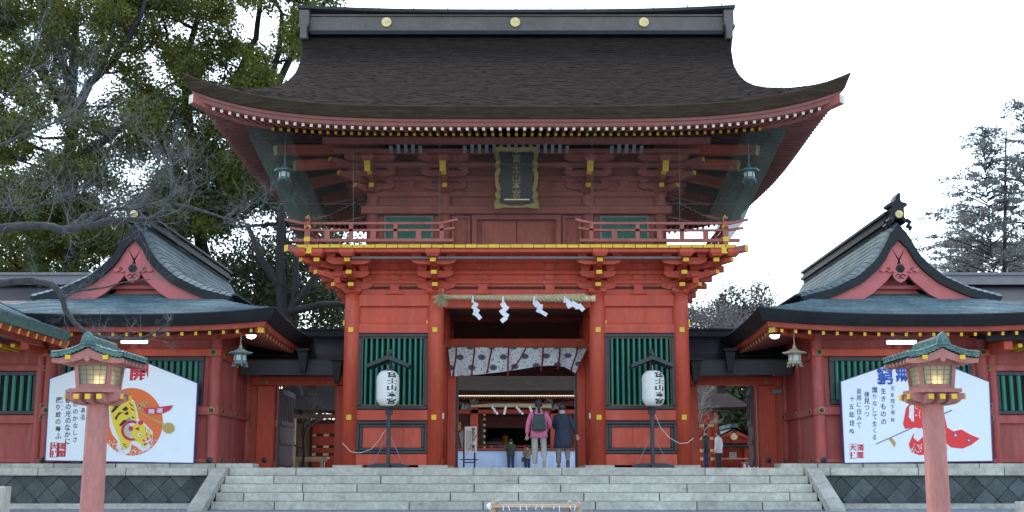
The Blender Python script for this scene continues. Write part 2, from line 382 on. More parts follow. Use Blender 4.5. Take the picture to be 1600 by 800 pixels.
for s in (-1, 1):
    xa, xb = sorted((s*(CX[1]+.17), s*(CX[0]-.17)))
    def wall(name, p0, p1, yf, m, c=.01, depth=.2):
        return put(name, (MB().cbox(xa, xb, yf, yf+depth, Zf(p1), Zf(p0), c), m), GT)
    wall('head_beam', 461, 479, -.11, RED)
    wall('wall_panel', 479.3, 505, -.02, RED)
    wall('tie_beam', 505.3, 520.5, -.09, RED)
    wall('tie_beam', 640.5, 657, -.09, RED)
    wall('sill_beam', 709.5, 727, -.10, RED)
    # green latticed window
    m = MB(); z0, z1 = Zf(640), Zf(521); t = .1
    m.cbox(xa, xb, -.10, .05, z1-t, z1-.003, .015); m.cbox(xa, xb, -.10, .05, z0+.003, z0+t, .015)
    m.cbox(xa, xa+t, -.098, .05, z0+t, z1-t, .015); m.cbox(xb-t, xb, -.098, .05, z0+t, z1-t, .015)
    fr = put('lattice_window', (m, BLK), GT)
    m = MB(); q = .022
    m.box(xa+t, xb-t, -.06, .03, z1-t-q, z1-t); m.box(xa+t, xb-t, -.06, .03, z0+t, z0+t+q)
    m.box(xa+t, xa+t+q, -.058, .03, z0+t+q, z1-t-q); m.box(xb-t-q, xb-t, -.058, .03, z0+t+q, z1-t-q)
    put('window_trim', (m, WOOD), fr)
    nb = 11; wx0, wx1 = xa+t+q, xb-t-q
    bar = MB().prismz([(-.036,.0),(-.012,-.05),(.012,-.05),(.036,0),(.012,.03),(-.012,.03)], 0, z1-z0-2*t-2*q).mesh('lattice_bar', GRN)
    for i in range(nb):
        put('lattice_bar', bar, fr, (wx0+(wx1-wx0)*(i+.5)/nb, -.0, z0+t+q))
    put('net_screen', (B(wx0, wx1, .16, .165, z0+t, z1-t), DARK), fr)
    # lower framed panel
    z0, z1 = Zf(709), Zf(658); t = .075
    m = MB()
    for k, (a, yf) in enumerate(((0, -.11), (t, -.075))):
        A, Bx, C, D = xa+a+.02*0, xb-a, z0+a, z1-a
        m.cbox(A, Bx, yf, .05, D-t, D-.003, .012); m.cbox(A, Bx, yf, .05, C+.003, C+t, .012)
        m.cbox(A, A+t, yf+.002, .05, C+t, D-t, .012); m.cbox(Bx-t, Bx, yf+.002, .05, C+t, D-t, .012)
    pf = put('panel_frame', (m, BLK), GT)
    xs = [xa+2*t, xa+2*t+(xb-xa-4*t)*.36, xa+2*t+(xb-xa-4*t)*.7, xb-2*t]
    for a, b in zip(xs, xs[1:]): put('panel_board', (MB().cbox(a+.002, b-.002, -.03, .04, z0+2*t, z1-2*t, .005), RED), pf)
    # end and passage walls
    for X_ in (CX[0], CX[1]):
        x = s*X_
        for ya, yb in ((.16, 2.34), (2.66, 4.84)):
            put('side_wall', (B(x-.05, x+.05, ya, yb, FZ+.05, zcol-.1), RED), GT)
            for zz in (FZ+.15, Zf(648), Zf(512), Zf(470)): put('side_beam', (B(x-.10, x+.10, ya, yb, zz-.12, zz+.12), RED), GT)
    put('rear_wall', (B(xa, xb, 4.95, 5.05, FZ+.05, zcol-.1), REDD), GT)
# centre bay
xa, xb = -CX[1]+.17, CX[1]-.17
put('lintel', (MB().cbox(xa, xb, -.12, .1, Zf(481), Zf(461), .012), RED), GT)
put('rear_lintel', (B(xa, xb, 4.9, 5.1, Zf(560), Zf(461)), mat('shade_brown_wood', (.06,.022,.016), .8, .3, 2)), GT)  # deep shade of the passage is put into this dark brown
Zm = lambda py: ZZ(py, 2.4)
put('lintel', (MB().cbox(xa, xb, 2.38, 2.62, Zm(543), Zm(529), .012), RED), GT)
for s in (-1, 1):
    a, b = s*(CX[1]-.17), s*1.66
    put('door_jamb', (MB().cbox(min(a,b), max(a,b), 2.36, 2.62, FZ+.03, Zm(543), .012), RED), GT)
    put('door_edge', (B(s*1.655, s*1.60, 2.42, 2.56, FZ+.03, Zm(560)), BLK), GT)
put('passage_ceiling', (B(-CX[0], CX[0], -.02, 5.02, zcol+.15, zcol+.22), mat('shade_brown_wood', (.06,.022,.016), .8, .3, 2)), GT)  # ceiling in the same brown, darkened in place of shadow
# --- bracket storey between the columns and the balcony
zb0, zb1 = zcol, ZZ(386, -1.24)        # bottom / underside of balcony edge
put('frieze_wall', (B(-CX[0]+.05, CX[0]-.05, .0, .12, zcol-.02, zb1+.1), RED), GT)
for s in (-1, 1): put('frieze_wall', (B(s*(CX[0]-.06), s*(CX[0]+.06), .121, 4.9, zcol-.02, zb1+.1), RED), GT)
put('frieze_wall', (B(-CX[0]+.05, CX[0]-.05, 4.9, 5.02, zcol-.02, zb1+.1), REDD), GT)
for p0, p1, yf in ((443, 437, -.07), (428.5, 422, -.09), (410, 404, -.11)):
    put('bracket_beam', (MB().cbox(-CX[0]-.1, CX[0]+.1, yf, .02, ZZ(p0, -.1), ZZ(p1, -.1), .012), RED), GT)
def masu(mb, x, y, z, wdt=.26, h=.17, mi=0):
    """bearing block: square top, tapered foot"""
    a, b = wdt/2, wdt/2*.66
    vs = []
    for r, zz in ((b, z), (a, z+h*.45), (a, z+h)):
        vs += [(x-r,y-r,zz),(x+r,y-r,zz),(x+r,y+r,zz),(x-r,y+r,zz)]
    fs = [(3,2,1,0),(8,9,10,11)]
    for k in (0, 4):
        for i in range(4): fs.append((k+i, k+(i+1)%4, k+4+(i+1)%4, k+4+i))
    mb.add(vs, fs, mi)
def hiji_x(mb, x, y, z, L, h=.17, t=.13, mi=0):
    """boat shaped bracket arm lying along X"""
    a = L/2; pts = [(x-a, z+h), (x-a, z+h*.55), (x-a+.06, z+h*.22), (x-a+.2, z), (x+a-.2, z), (x+a-.06, z+h*.22), (x+a, z+h*.55), (x+a, z+h)]
    mb.prism(pts, y-t/2, y+t/2, mi)
def hiji_out(mb, x, y0, y1, z, dx=0, h=.15, t=.14, mi=0, cap=1):
    """arm projecting outwards (dy negative) with a yellow end, curved underside"""
    d = Vector((dx, y1-y0, 0)); L = d.length; d.normalize(); n = Vector((-d.y, d.x, 0))
    prof = [(0, 0), (L*.55, 0), (L*.8, .035), (L, .075), (L, h+.02), (0, h+.02)]
    A = [Vector((x, y0, z))+d*p+Vector((0,0,q))-n*t/2 for p, q in prof]; C = [v+n*t for v in A]
    k = len(prof); vs = A+C
    fs = [tuple(range(k)), tuple(range(2*k-1, k-1, -1))]; 
    mb.add(vs, fs, mi)
    for i in range(k):
        mb.add([A[i], C[i], C[(i+1)%k], A[(i+1)%k]], [(0,1,2,3)], cap if i == 3 else mi)
def zt(py, y): return ZZ(py, y)
tiers = [(-.45, 446.6), (-.83, 427.6), (-1.14, 408.2)]     # (y of arm end, pixel row of its underside)
def lower_bracket(x, corner):
    m = MB()
    masu(m, x, 0, zcol-.0, .46, .14)
    for ty, row in tiers:
        z = zt(row, ty) - .075
        hiji_out(m, x, .0, ty, z)
    for (ty, row), L in zip(tiers, (1.0, .9, 1.12)):
        z = zt(row, ty)-.02
        yy = (0, -.36, -.83)[tiers.index((ty, row))]
        if yy != -.36 or True: hiji_x(m, x, yy, z, L)
        for k in (-1, 0, 1): masu(m, x+k*(L/2-.13), yy, z+.172, .24, .13)
    masu(m, x, -1.14, zt(401, -1.14), .36, .17)
    return m
for x in (-CX[0], -CX[1], CX[1], CX[0]):
    put('bracket_set', (lower_bracket(x, abs(x) > 3), [RED, YEL]), GT)
for s in (-1, 1):      # corner sets: diagonal and sideways arms, also down both sides
    m = MB()
    for ty, row in tiers:
        z = zt(row, ty)-.075; hiji_out(m, s*CX[0], 0, ty, z, s*(-ty))
    hiji_out(m, s*(CX[0]+.75), -.3, -1.14, zt(408.2, -1.14)-.075)
    masu(m, s*(CX[0]+.75), -1.14, zt(401, -1.14), .34, .17)
    masu(m, s*(CX[0]+1.14), -1.16, zt(401, -1.14), .34, .17)
    put('corner_bracket', (m, [RED, YEL]), GT)
    for y in (0, 2.5, 5.0):
        m = MB()
        for k, (ty, row) in enumerate(tiers):
            z = zt(row, ty)-.075
            a = Vector((s*CX[0], y, z+.09)); b = Vector((s*(CX[0]-ty), y, z+.09)); m.bar(a, b, .14, .16)
            m.box(s*(CX[0]-ty*.75)-.07, s*(CX[0]-ty*.75)+.07, y-.5, y+.5, z+.14, z+.28)
            for q in (-.4, 0, .4): masu(m, s*(CX[0]-ty*.75), y+q, z+.285, .22, .1)
        put('side_bracket', (m, [RED, YEL]), GT)
def strut(x, z0, z1, y, name='frieze_strut', m=RED):
    h = z1-z0
    pts = [(x-.22,z0),(x+.22,z0),(x+.15,z0+h*.2),(x+.11,z0+h*.6),(x+.12,z0+h*.8),(x+.2,z1),(x-.2,z1),(x-.12,z0+h*.8),(x-.11,z0+h*.6),(x-.15,z0+h*.2)]
    put(name, (MB().prism(pts, y, y+.08), m), GT)
for x in (-3.12, 3.12, -.86, .86):
    strut(x, zcol+.02, ZZ(443.5, -.1), -.06); strut(x, ZZ(436.5, -.1), ZZ(429, -.1), -.055)
    strut(x, ZZ(421, -.1), ZZ(410.5, -.1), -.05)
# long beams carrying the balcony
zbe = ZZ(394.5, -1.14); zb2 = ZZ(387.5, -1.14)
put('balcony_beam', (MB().cbox(-CX[0]-1.2, CX[0]+1.2, -1.20, -1.02, zbe, zb2+.02, .012), RED), GT)
for s in (-1, 1): put('balcony_beam', (B(s*(CX[0]+1.02), s*(CX[0]+1.2), -1.01, 6.2, zbe, zb2+.02), RED), GT)
put('balcony_beam', (B(-CX[0]-1.2, CX[0]+1.2, 6.02, 6.2, zbe-.001, zb2+.019), RED), GT)
put('light_rail', (MB().tube([P(545,402.5,-1.0), P(1065,402.5,-1.0)], .035, 8), GREY), GT)
# balcony deck of boards with yellow painted ends
zd0, zd1 = ZZ(386.6, -1.3), ZZ(381.2, -1.3)
XB = 5.42; nb = 39
for i in range(nb):
    a = -XB+2*XB*i/nb; b = -XB+2*XB*(i+1)/nb
    m = MB().box(a+.008, b-.008, -1.28+random.uniform(0,.01), .3, zd0, zd1-random.uniform(0,.01)); m.m[2] = 1
    put('balcony_board', (m, [RED, YEL]), GT)
for s in (-1, 1):
    for i in range(18):
        a = .302+i*.325
        m = MB().box(s*3.6, s*XB, a, a+.319, zd0, zd1-.002); m.m[3 if s > 0 else 5] = 1
        put('balcony_board', (m, [RED, YEL]), GT)
    # projecting corner timber
    m = MB(); a = Vector((s*(CX[0]+.2), -.1, zd0-.10)); b = P(807+s*355, 386.5, -1.5)
    b = Vector((s*(5.62), -1.46, zd0-.05)); m.bar(b, a, .15, .16, cap=1); put('corner_timber', (m, [REDU, YEL]), GT)
    put('yellow_block', (B(s*5.10-.075, s*5.10+.075, -1.33, -1.17, zd0-.15, zd0-.005), YEL), GT)
# balcony railing
def rail(mb, a, b, w_, h_, upturn=0, end=0):
    """rail from a to b; the 'end' side curls up"""
    a = Vector(a); b = Vector(b); d = (b-a); L = d.length; d.normalize(); n = Vector((-d.y, d.x, 0))
    N = 10; vs = []
    for i in range(N+1):
        t = i/N; p = a+d*L*t; e = 0
        if end & 2: e += upturn*max(0, (t*L-(L-.5))/.5)**2
        if end & 1: e += upturn*max(0, ((.5-t*L))/.5)**2
        for q, zz in ((-1,0),(1,0),(1,1),(-1,1)): vs.append(p+n*q*w_/2+Vector((0,0,e+(zz-.5)*h_)))
    fs = [(0,1,2,3), tuple(N*4+k for k in (3,2,1,0))]
    for i in range(N):
        for k in range(4): fs.append((i*4+k, i*4+4+k, i*4+4+(k+1)%4, i*4+(k+1)%4))
    mb.add(vs, fs)
RY = -1.12
zr = [ZZ(349.2, RY), ZZ(360, RY), ZZ(375.7, RY)]
for s in (-1, 1):
    xo, xi = s*5.52, s*1.56
    m = MB(); rail(m, (xo, RY, zr[2]), (xi, RY, zr[2]), .09, .075); R_ = put('railing', (m, REDU), GT)
    m = MB(); rail(m, (s*5.62, RY, zr[1]), (xi-s*.03, RY, zr[1]), .08, .055, .06, 3); put('middle_rail', (m, REDU), R_)
    m = MB(); rail(m, (s*5.74, RY, zr[0]), (xi-s*.1, RY, zr[0]), .075, .06, .10, 3); put('top_rail', (m, REDU), R_)
    for px in (548, 618, 690): x = s*abs(XX(px, 375, RY)); put('rail_post', (B(x-.05, x+.05, RY-.04, RY+.04, zr[2]+.037, zr[0]-.03), REDU), R_)
    for px in (511, 583, 654): x = s*abs(XX(px, 375, RY)); put('rail_post', (B(x-.065, x+.065, RY-.036, RY+.036, zr[2]+.037, zr[1]-.028), REDU), R_)
    cxp = s*5.17
    put('corner_post', (B(cxp-.065, cxp+.065, RY-.07, RY+.07, zd1, ZZ(347, RY)), REDU), R_)
    put('post_band', (B(cxp-.075, cxp+.075, RY-.08, RY+.08, ZZ(378, RY), ZZ(371, RY)), YEL), R_)
    put('post_band', (B(cxp-.075, cxp+.075, RY-.08, RY+.08, ZZ(358, RY), ZZ(353, RY)), YEL), R_)
    put('post_finial', (MB().lathe([(.03, ZZ(347,RY)), (.05, ZZ(345,RY)), (.055, ZZ(341,RY)), (.03, ZZ(338,RY)), (.005, ZZ(336,RY))], cxp, RY, 10), YEL), R_)
    # side run
    for zz, w_, h_, e, L0 in ((zr[2], .09, .075, 0, 6.1), (zr[1], .08, .055, .06, 6.2), (zr[0], .075, .06, .1, 6.3)):
        m = MB(); rail(m, (cxp, -1.3 if e else -1.05, zz+.003), (cxp, L0, zz+.003), w_, h_, e, 1); put('side_rail', (m, REDU), R_)
    for i in range(11):
        y = -.5+i*.62; put('rail_post', (B(cxp-.036, cxp+.036, y-.05, y+.05, zr[2]+.037, (zr[0] if i%2 else zr[1])-.03), REDU), R_)

# --- upper storey
UY = .45; UX = (3.78, 1.87); UR = .165
zut = ZZ(303, UY)
cyl = MB().lathe([(UR, 0), (UR, zut-zd1-.1), (UR*.92, zut-zd1)], 0, 0, 18).mesh('upper_column', REDU, True)
for y in (UY, 2.5, 4.55):
    for s in (-1, 1):
        for x in UX: put('upper_column', cyl, GT, (s*x, y, zd1))
Zu = lambda py: ZZ(py, UY-.1)
put('upper_wall', (B(-UX[0], UX[0], UY-.02, UY+.1, zd1, Zu(240)), REDU), GT)
for s in (-1, 1): put('upper_wall', (B(s*(UX[0]-.06), s*(UX[0]+.06), UY+.101, 4.5, zd1, Zu(235)), REDU), GT)
put('upper_wall', (B(-UX[0], UX[0], 4.5, 4.62, zd1, Zu(240)), REDU), GT)
put('nageshi_beam', (MB().cbox(-UX[0]-.28, UX[0]+.28, UY-.24, UY-.03, Zu(335.5), Zu(323.2), .014), REDU), GT)
for s in (-1, 1): put('nageshi_beam', (B(s*(UX[0]+.03), s*(UX[0]+.24), UY-.2, 4.8, Zu(335), Zu(324)), REDU), GT)
put('upper_head_beam', (MB().cbox(-UX[0]-.15, UX[0]+.15, UY-.1, UY-.021, Zu(307), Zu(299), .01), REDU), GT)
for s in (-1, 1):
    xa, xb = sorted((s*abs(XX(600, 345, UY-.1)), s*abs(XX(677, 345, UY-.1))))
    z0, z1 = Zu(372), Zu(336.5)
    m = MB(); t = .06
    m.box(xa, xb, UY-.09, UY-.021, z1-t, z1-.003); m.box(xa, xa+t, UY-.088, UY-.021, z0, z1-t); m.box(xb-t, xb, UY-.088, UY-.021, z0, z1-t); m.box(xa, xb, UY-.09, UY-.021, z0-t, z0)
    fr = put('upper_window', (m, GREY), GT)
    nb = 30; bw = (xb-xa-2*t)/nb
    bar = B(-bw*.36, bw*.36, -.02, .02, 0, z1-z0-t).mesh('window_bar', GRN)
    for i in range(nb): put('window_bar', bar, fr, (xa+t+bw*(i+.5), UY-.045, z0))
    # outer door leaf of the middle bay
    for a0, a1, yy in ((XX(740,345,UY), XX(875,345,UY), 0),):
        pass
# middle bay: plain double doors in frames
def pframe(x0, x1, z0, z1, t, y, m_):
    m = MB(); m.box(x0, x1, y, UY-.021, z1-t, z1); m.box(x0, x0+t, y+.002, UY-.021, z0, z1-t); m.box(x1-t, x1, y+.002, UY-.021, z0, z1-t); return put('door_frame', (m, m_), GT)
pframe(XX(738,345,UY), XX(876,345,UY), zd1, Zu(336.5), .12, UY-.16, REDU)
for a, b in ((753, 806.5), (807.5, 862)):
    x0, x1 = XX(a,345,UY), XX(b,345,UY)
    d = put('door_leaf', (B(x0+.005, x1-.005, UY-.07, UY-.022, zd1+.02, Zu(346)), REDU), GT)
    m = MB(); m.box(x0+.04, x0+.07, UY-.085, UY-.07, zd1+.02, Zu(349)); m.box(x1-.07, x1-.04, UY-.085, UY-.07, zd1+.02, Zu(349)); put('door_stile', (m, REDU), d)
for s in (-1, 1): 
    x0, x1 = sorted((s*abs(XX(735,345,UY)), s*abs(XX(706,345,UY))))
    m = MB(); z1 = Zu(337); t=.07
    m.box(x0, x1, UY-.1, UY-.021, z1-t, z1); m.box(x0, x0+t, UY-.098, UY-.021, zd1, z1-t); m.box(x1-t, x1, UY-.098, UY-.021, zd1, z1-t); put('wall_frame', (m, REDU), GT)
# upper brackets
utiers = [(UY-.42, 292.0), (UY-.80, 272.5)]
def upper_bracket(x):
    m = MB()
    masu(m, x, UY, zut, .42, .13)
    for ty, row in utiers: hiji_out(m, x, UY, ty, ZZ(row, ty)-.075, 0, .17, .13)
    for k, (L, yy, row) in enumerate(((1.15, UY-.05, 297), (1.25, UY-.4, 276), (1.3, UY-.8, 252))):
        z = ZZ(row, yy); hiji_x(m, x, yy, z, L, .16)
        for q in (-1, 0, 1): masu(m, x+q*(L/2-.13), yy, z+.163, .23, .12)
    # sloping tail rafter with its broad yellow end
    yE = UY-1.25; zE = ZZ(259, yE)
    m.bar((x, yE, zE), (x, UY, zE+.42), .155, .27, cap=1)
    masu(m, x, yE+.12, zE+.14, .3, .15)
    return m
for x in (-UX[0], -UX[1], UX[1], UX[0]): put('upper_bracket_set', (upper_bracket(x), [REDU, YEL]), GT)
for x in (-2.83, 2.83, -.72, .72): strut(x, Zu(299), Zu(283), UY-.1, 'frieze_strut', REDU)
for p0, p1, yf in ((283, 276, UY-.08), (262, 254, UY-.45), (240, 233, UY-.86)):
    put('upper_bracket_beam', (MB().cbox(-UX[0]-.2-(UY-yf), UX[0]+.2+(UY-yf), yf-.06, yf+.06, ZZ(p0, yf), ZZ(p1, yf), .01), REDU), GT)
    for s in (-1, 1): put('upper_bracket_beam', (B(s*(UX[0]+(UY-yf)-.06), s*(UX[0]+(UY-yf)+.06), yf+.07, 4.55+(UY-yf), ZZ(p0, yf)+.002, ZZ(p1, yf)+.002), REDU), GT)
for s in (-1, 1):
    for px, row, ppx, prow, cap in ((430,235,495,230,2),(460,259,520,250,1)):
        m = MB(); 
        if cap == 2: a = P(807-(807-px), row, -1.35); b = Vector((-UX[0]+.1, UY, a.z+.55))
        else: a = P(px, row, -.75); b = Vector((-UX[0]+.1, UY, a.z+.45))
        m.bar(a, b, .2, .24, cap=cap)
        if s > 0: m = m.mirror()
        put('corner_tail_rafter', (m, [REDM, YEL, WHT]), GT)
    for px, row, Y, cap in ((486,287,1.2,0),(505,314,2.9,0),(525,342,4.6,0)):
        a = P(px, row, Y); b = Vector((-UX[0]+.1, Y, a.z+.42)); m = MB().bar(a, b, .2, .25, cap=0)
        c = P(px+30, row+8, Y); m.bar(Vector((-UX[0]-.75, Y, a.z-.25)), Vector((-UX[0], Y, a.z-.25)), .14, .17, cap=0)
        masu(m, -UX[0]-.7, Y, a.z-.15, .24, .14)
        if s > 0: m = m.mirror()
        put('side_tail_rafter', (m, REDM), GT)
    m = MB()          # diagonal arms with small yellow ends
    for px, row in ((523, 249), (528, 270), (552, 289)):
        yy = UY-{523:1.0, 528:.8, 552:.42}[px]; a = P(px, row, yy); hiji_out(m, -UX[0], UY, yy, a.z-.12, -(UY-yy), .16, .13)
    if s > 0: m = m.mirror()
    put('corner_bracket', (m, [REDU, YEL]), GT)
# pale painted ribs under the eave
def ribs(px0, n, step=11.4):
    for i in range(n):
        x = px0+i*step; end = i in (0, n-1)
        a = P(x, 238.5 if not end else 238.5, -.55); b = ZZ(224 if not end else 229, -.7)
        m = MB().prismx([(-.55, a.z), (-.75, b), (-.70, b+.02), (-.48, a.z+.01)], a.x-.043, a.x+.043)
        put('eave_rib', (m, GRND), GT)
ribs(611.5, 5); ribs(726.5, 15, 11.4); ribs(955.5, 5, 11.6)
put('eave_purlin', (B(-4.9, 4.9, -.98, -.80, ZZ(224, -.9), ZZ(216, -.9)), REDU), GT)

# --- great roof
XE, YE0, YC, HD = 7.68, -3.5, 2.5, 6.0
ZE = ZZ(166.6, YE0)
def gl(d): return .79*max(0, 1-max(d, 0)/7.68)**4.4
def fo(o): return max(0, 1-o/4)**1.3
def prof(o): return ZE + .5*o + .0389*o*o
def liftF(x, o): return gl(XE-abs(x))*fo(o)
def gS(y, o):
    d = HD-abs(y-YC); t = min(1, max(0, (d-o)/max(.01, HD-o))); t = t*t*(3-2*t)*.6+.4*t; return gl(o)+(.40-gl(o))*t if o < .9 else gl(o)+(.40-gl(o))*t
def liftS(y, o): return gS(y, o)*fo(o)
Wp = [(0,7.68),(.6,7.08),(1.2,6.5),(1.6,6.15),(2.0,5.93),(2.5,5.83),(3.2,5.80),(4.2,5.86),(5.1,6.0),(6.05,6.25)]
def Wd(o):
    for (a, p), (b, q) in zip(Wp, Wp[1:]):
        if o <= b: return p+(q-p)*(o-a)/(b-a)
    return Wp[-1][1]
def U(x): return abs(x)**.75*(1 if x > 0 else -1) if False else x
th_ = .20
for sy in (-1, 1):
    m = MB(); NU, NV = 110, 52
    for j in range(NV):       # layered bark courses, each with a ragged lower lip
        o0, o1 = 6.0*j/NV, 6.0*(j+1)/NV; b = len(m.v)
        for r_, (o, dz) in enumerate(((o0, -.002), (o0, .005), (o1, .0))):
            for i in range(NU+1):
                x = Wd(o)*(2*i/NU-1); q = random.uniform(-.003, .005) if r_ == 1 else 0
                m.v.append((x, YC+sy*(6.0-o)+(sy*q*2), prof(o)+liftF(x, o)+dz+q+.008*math.sin(x*1.7+o*2.3)*math.sin(o*1.1)))
        for r_ in (0, 1):
            for i in range(NU):
                a = b+r_*(NU+1)+i; f_ = (a, a+1, a+NU+2, a+NU+1); m.f.append(f_[::-1] if sy > 0 else f_); m.m.append(0)
    # turned-down verge at the gables
    for s in (-1, 1):
        def fv(u, v):
            o = 1.6+4.4*u; x = Wd(o)*s; z = prof(o)+liftF(x, o)
            k = v*2; return (x+s*(.0+.05*math.sin(min(k,1)*PI/2)) - s*.12*max(0, k-1), YC+sy*(6.0-o), z-.34*v*min(1, (o-1.6)/.8+.1))
        m.grid(fv, 30, 3, flip=(s*sy > 0))
    put('bark_roof', (m, BARK), GT)
for s in (-1, 1):
    m = MB()
    def fn(u, v):
        o = 2.7*v; y = YC+(6.0-o)*(2*u-1); return (s*(XE-o), y, prof(o)+liftS(y, o)+(.0))
    m.grid(fn, 70, 14, flip=s < 0); put('bark_roof', (m, BARK), GT)
    # gable wall and barge board
    m = MB(); X_ = s*4.95; pts = [(YC+t*3.4, prof(6-abs(t)*3.4)-.25) for t in np.linspace(-1, 1, 17)]
    m.prismx(pts, X_-.05, X_+.05); put('gable_wall', (m, REDM), GT)
    m = MB()
    def fb(u, v):
        o = 2.3+3.7*(1-abs(2*u-1)); return (X_+s*.75, YC+(6-o)*(1 if u > .5 else -1), prof(o)-.30-.5*v)
    m.grid(fb, 40, 1); put('barge_board', (m, REDM), GT)
# eave edge: rings of the perimeter
def perim(off, dz, n=72, zfun=None):
    pts = []
    hx, hy = XE-off, HD-off
    for k in range(4):
        for i in range(n):
            t = -1+2*i/n
            if k == 0: x, y = hx*t, YC-hy
            elif k == 1: x, y = hx, YC+hy*t
            elif k == 2: x, y = -hx*t, YC+hy
            else: x, y = -hx, YC-hy*t
            L = gl(XE-abs(x)) if k in (0, 2) else gS(y, max(off, 0))
            pts.append((x, y, ZE+L*fo(off)+dz))
    return pts
def rings(specs, material, name):
    m = MB(); R0 = [perim(o, d) for o, d in specs]; n = len(R0[0])
    for r in R0: m.v += r
    for j in range(len(R0)-1):
        for i in range(n): a = j*n+i; b = j*n+(i+1)%n; m.f.append((a+n, b+n, b, a)); m.m.append(0)
    return put(name, (m, material), GT)
rings([(0, .03), (-.02, .0), (.03, -.10), (.10, -.24), (.40, -.24)], BARKE, 'bark_eave_edge')
rings([(.16, -.235), (.18, -.30), (.22, -.31), (.25, -.385), (.42, -.385)], FASC, 'eave_fascia')
def under(o): return -.40 + .30*(o-.3) if o < 1.5 else -.04+.13*(o-1.5)
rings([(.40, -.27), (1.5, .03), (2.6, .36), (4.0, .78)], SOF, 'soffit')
# rafters: double row, white ends outside and yellow ends inside
def rafter(side, c, o0, o1, dz0, w_=.066, h_=.074):
    """side 0 front,1 right,2 back,3 left; c = position along that eave"""
    m = MB(); N = 3; vs = []
    for i in range(N+1):
        o = o0+(o1-o0)*i/N
        if side in (0, 2): L = gl(XE-abs(c))*fo(o); p = Vector((c, YC-HD+o if side == 0 else YC+HD-o, ZE+L+dz0(o))); n = Vector((1,0,0))
        else: L = gS(c, o)*fo(o); p = Vector(((XE-o)*(1 if side == 1 else -1), c, ZE+L+dz0(o))); n = Vector((0,1,0))
        for q, zz in ((-1,0),(1,0),(1,1),(-1,1)): vs.append(p+n*q*w_/2+Vector((0,0,zz*h_)))
    fs = [(0,1,2,3)]; mi = [1]
    for i in range(N):
        for k in range(4): fs.append((i*4+k, i*4+(k+1)%4, i*4+4+(k+1)%4, i*4+4+k)); mi.append(0)
    m.v = vs; m.f = fs; m.m = mi; return m
fly = lambda o: -.465+.29*(o-.3); bas = lambda o: -.245+.30*(o-1.4)
SP = .19
stuff = MB()
def addstuff(m):
    o = len(stuff.v); stuff.v += m.v; stuff.f += [tuple(i+o for i in f) for f in m.f]; stuff.m += m.m
for side in range(4):
    half = XE if side in (0, 2) else HD; c0 = 0 if side in (0, 2) else YC
    n = int((half-.52)/SP)
    for i in range(-n, n+1):
        c = c0+i*SP; lim = half-abs(i*SP)
        m1 = rafter(side, c, .3, min(2.6, lim-.12), fly) if lim > .55 else None
        m2 = rafter(side, c, 1.4, min(3.95, lim-.1), bas) if lim > 1.7 else None
        if side == 2 or (side != 0): 
            if m1 and side in (1, 3): put('rafter', (m1, [mat('dull_eave_red', (.20,.070,.058), .7, .2, 2), WHT]), GT)
            elif m1: addstuff(m1)
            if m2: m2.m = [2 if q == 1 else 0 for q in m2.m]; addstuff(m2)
        else:
            if m1: put('rafter', (m1, [REDU, WHT]), GT)
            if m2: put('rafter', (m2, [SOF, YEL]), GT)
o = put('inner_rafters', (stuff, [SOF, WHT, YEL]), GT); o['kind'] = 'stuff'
for s in (-1, 1):
    for sy in (-1, 1):
        m = MB(); N = 8; vs = []
        for i in range(N+1):
            o = .16+(3.9-.16)*i/N; L = gl(o)*fo(o); zz = ZE+L+(-.50+.29*(min(o,1.5)-.3)+.29*max(0, o-1.5))
            p = Vector((s*(XE-o), YC+sy*(HD-o), zz)); n = Vector((s, -sy, 0)).normalized()
            for q, u in ((-1,0),(1,0),(1,1),(-1,1)): vs.append(p+n*q*.10+Vector((0,0,u*.20)))
        fs = [(0,1,2,3)]; mi = [1]
        for i in range(N):
            for k in range(4): fs.append((i*4+k, i*4+(k+1)%4, i*4+4+(k+1)%4, i*4+4+k)); mi.append(0)
        m.v, m.f, m.m = vs, fs, mi
        put('hip_rafter', (m, [REDU, WHT]), GT)
# ridge
def Zr(py): return ZZ(py, 2.1)
m = MB(); m.cbox(-5.93, 5.93, 2.08, 2.92, Zr(47), Zr(26), .02); m.box(-5.93, 5.93, 2.04, 2.96, Zr(50), Zr(47)-.002); m.box(-5.93, 5.93, 2.05, 2.95, Zr(26)+.002, Zr(23.5))
rg = put('ridge', (m, RIDGE), GT)
put('ridge_skirt', (B(-5.9, 5.9, 1.98, 3.02, Zr(56), Zr(50)-.002), COPD), GT)
m = MB(); N = 40; vs = []
for i in range(N+1):
    x = -6.26+12.52*i/N; e = .14*abs(x/6.26)**3
    zc = Zr(22.5)+e
    for y, z in ((1.94, zc), (1.90, zc+.07), (2.3, zc+.13), (2.5, zc+.20), (2.7, zc+.13), (3.10, zc+.07), (3.06, zc)): vs.append((x, y, z))
fs = [tuple(range(6,-1,-1)), tuple(N*7+k for k in range(7))]
for i in range(N):
    for k in range(7): fs.append((i*7+k, i*7+(k+1)%7, i*7+7+(k+1)%7, i*7+7+k))
m.add(vs, fs); put('ridge_cap', (m, SLATE), GT)
for i in range(13):
    x = -5.95+i*.99; put('ridge_spike', (B(x-.012, x+.012, 2.2, 2.24, Zr(22.5)+.1, Zr(22.5)+.28+.14*abs(x/6.26)**3), COPD), GT)
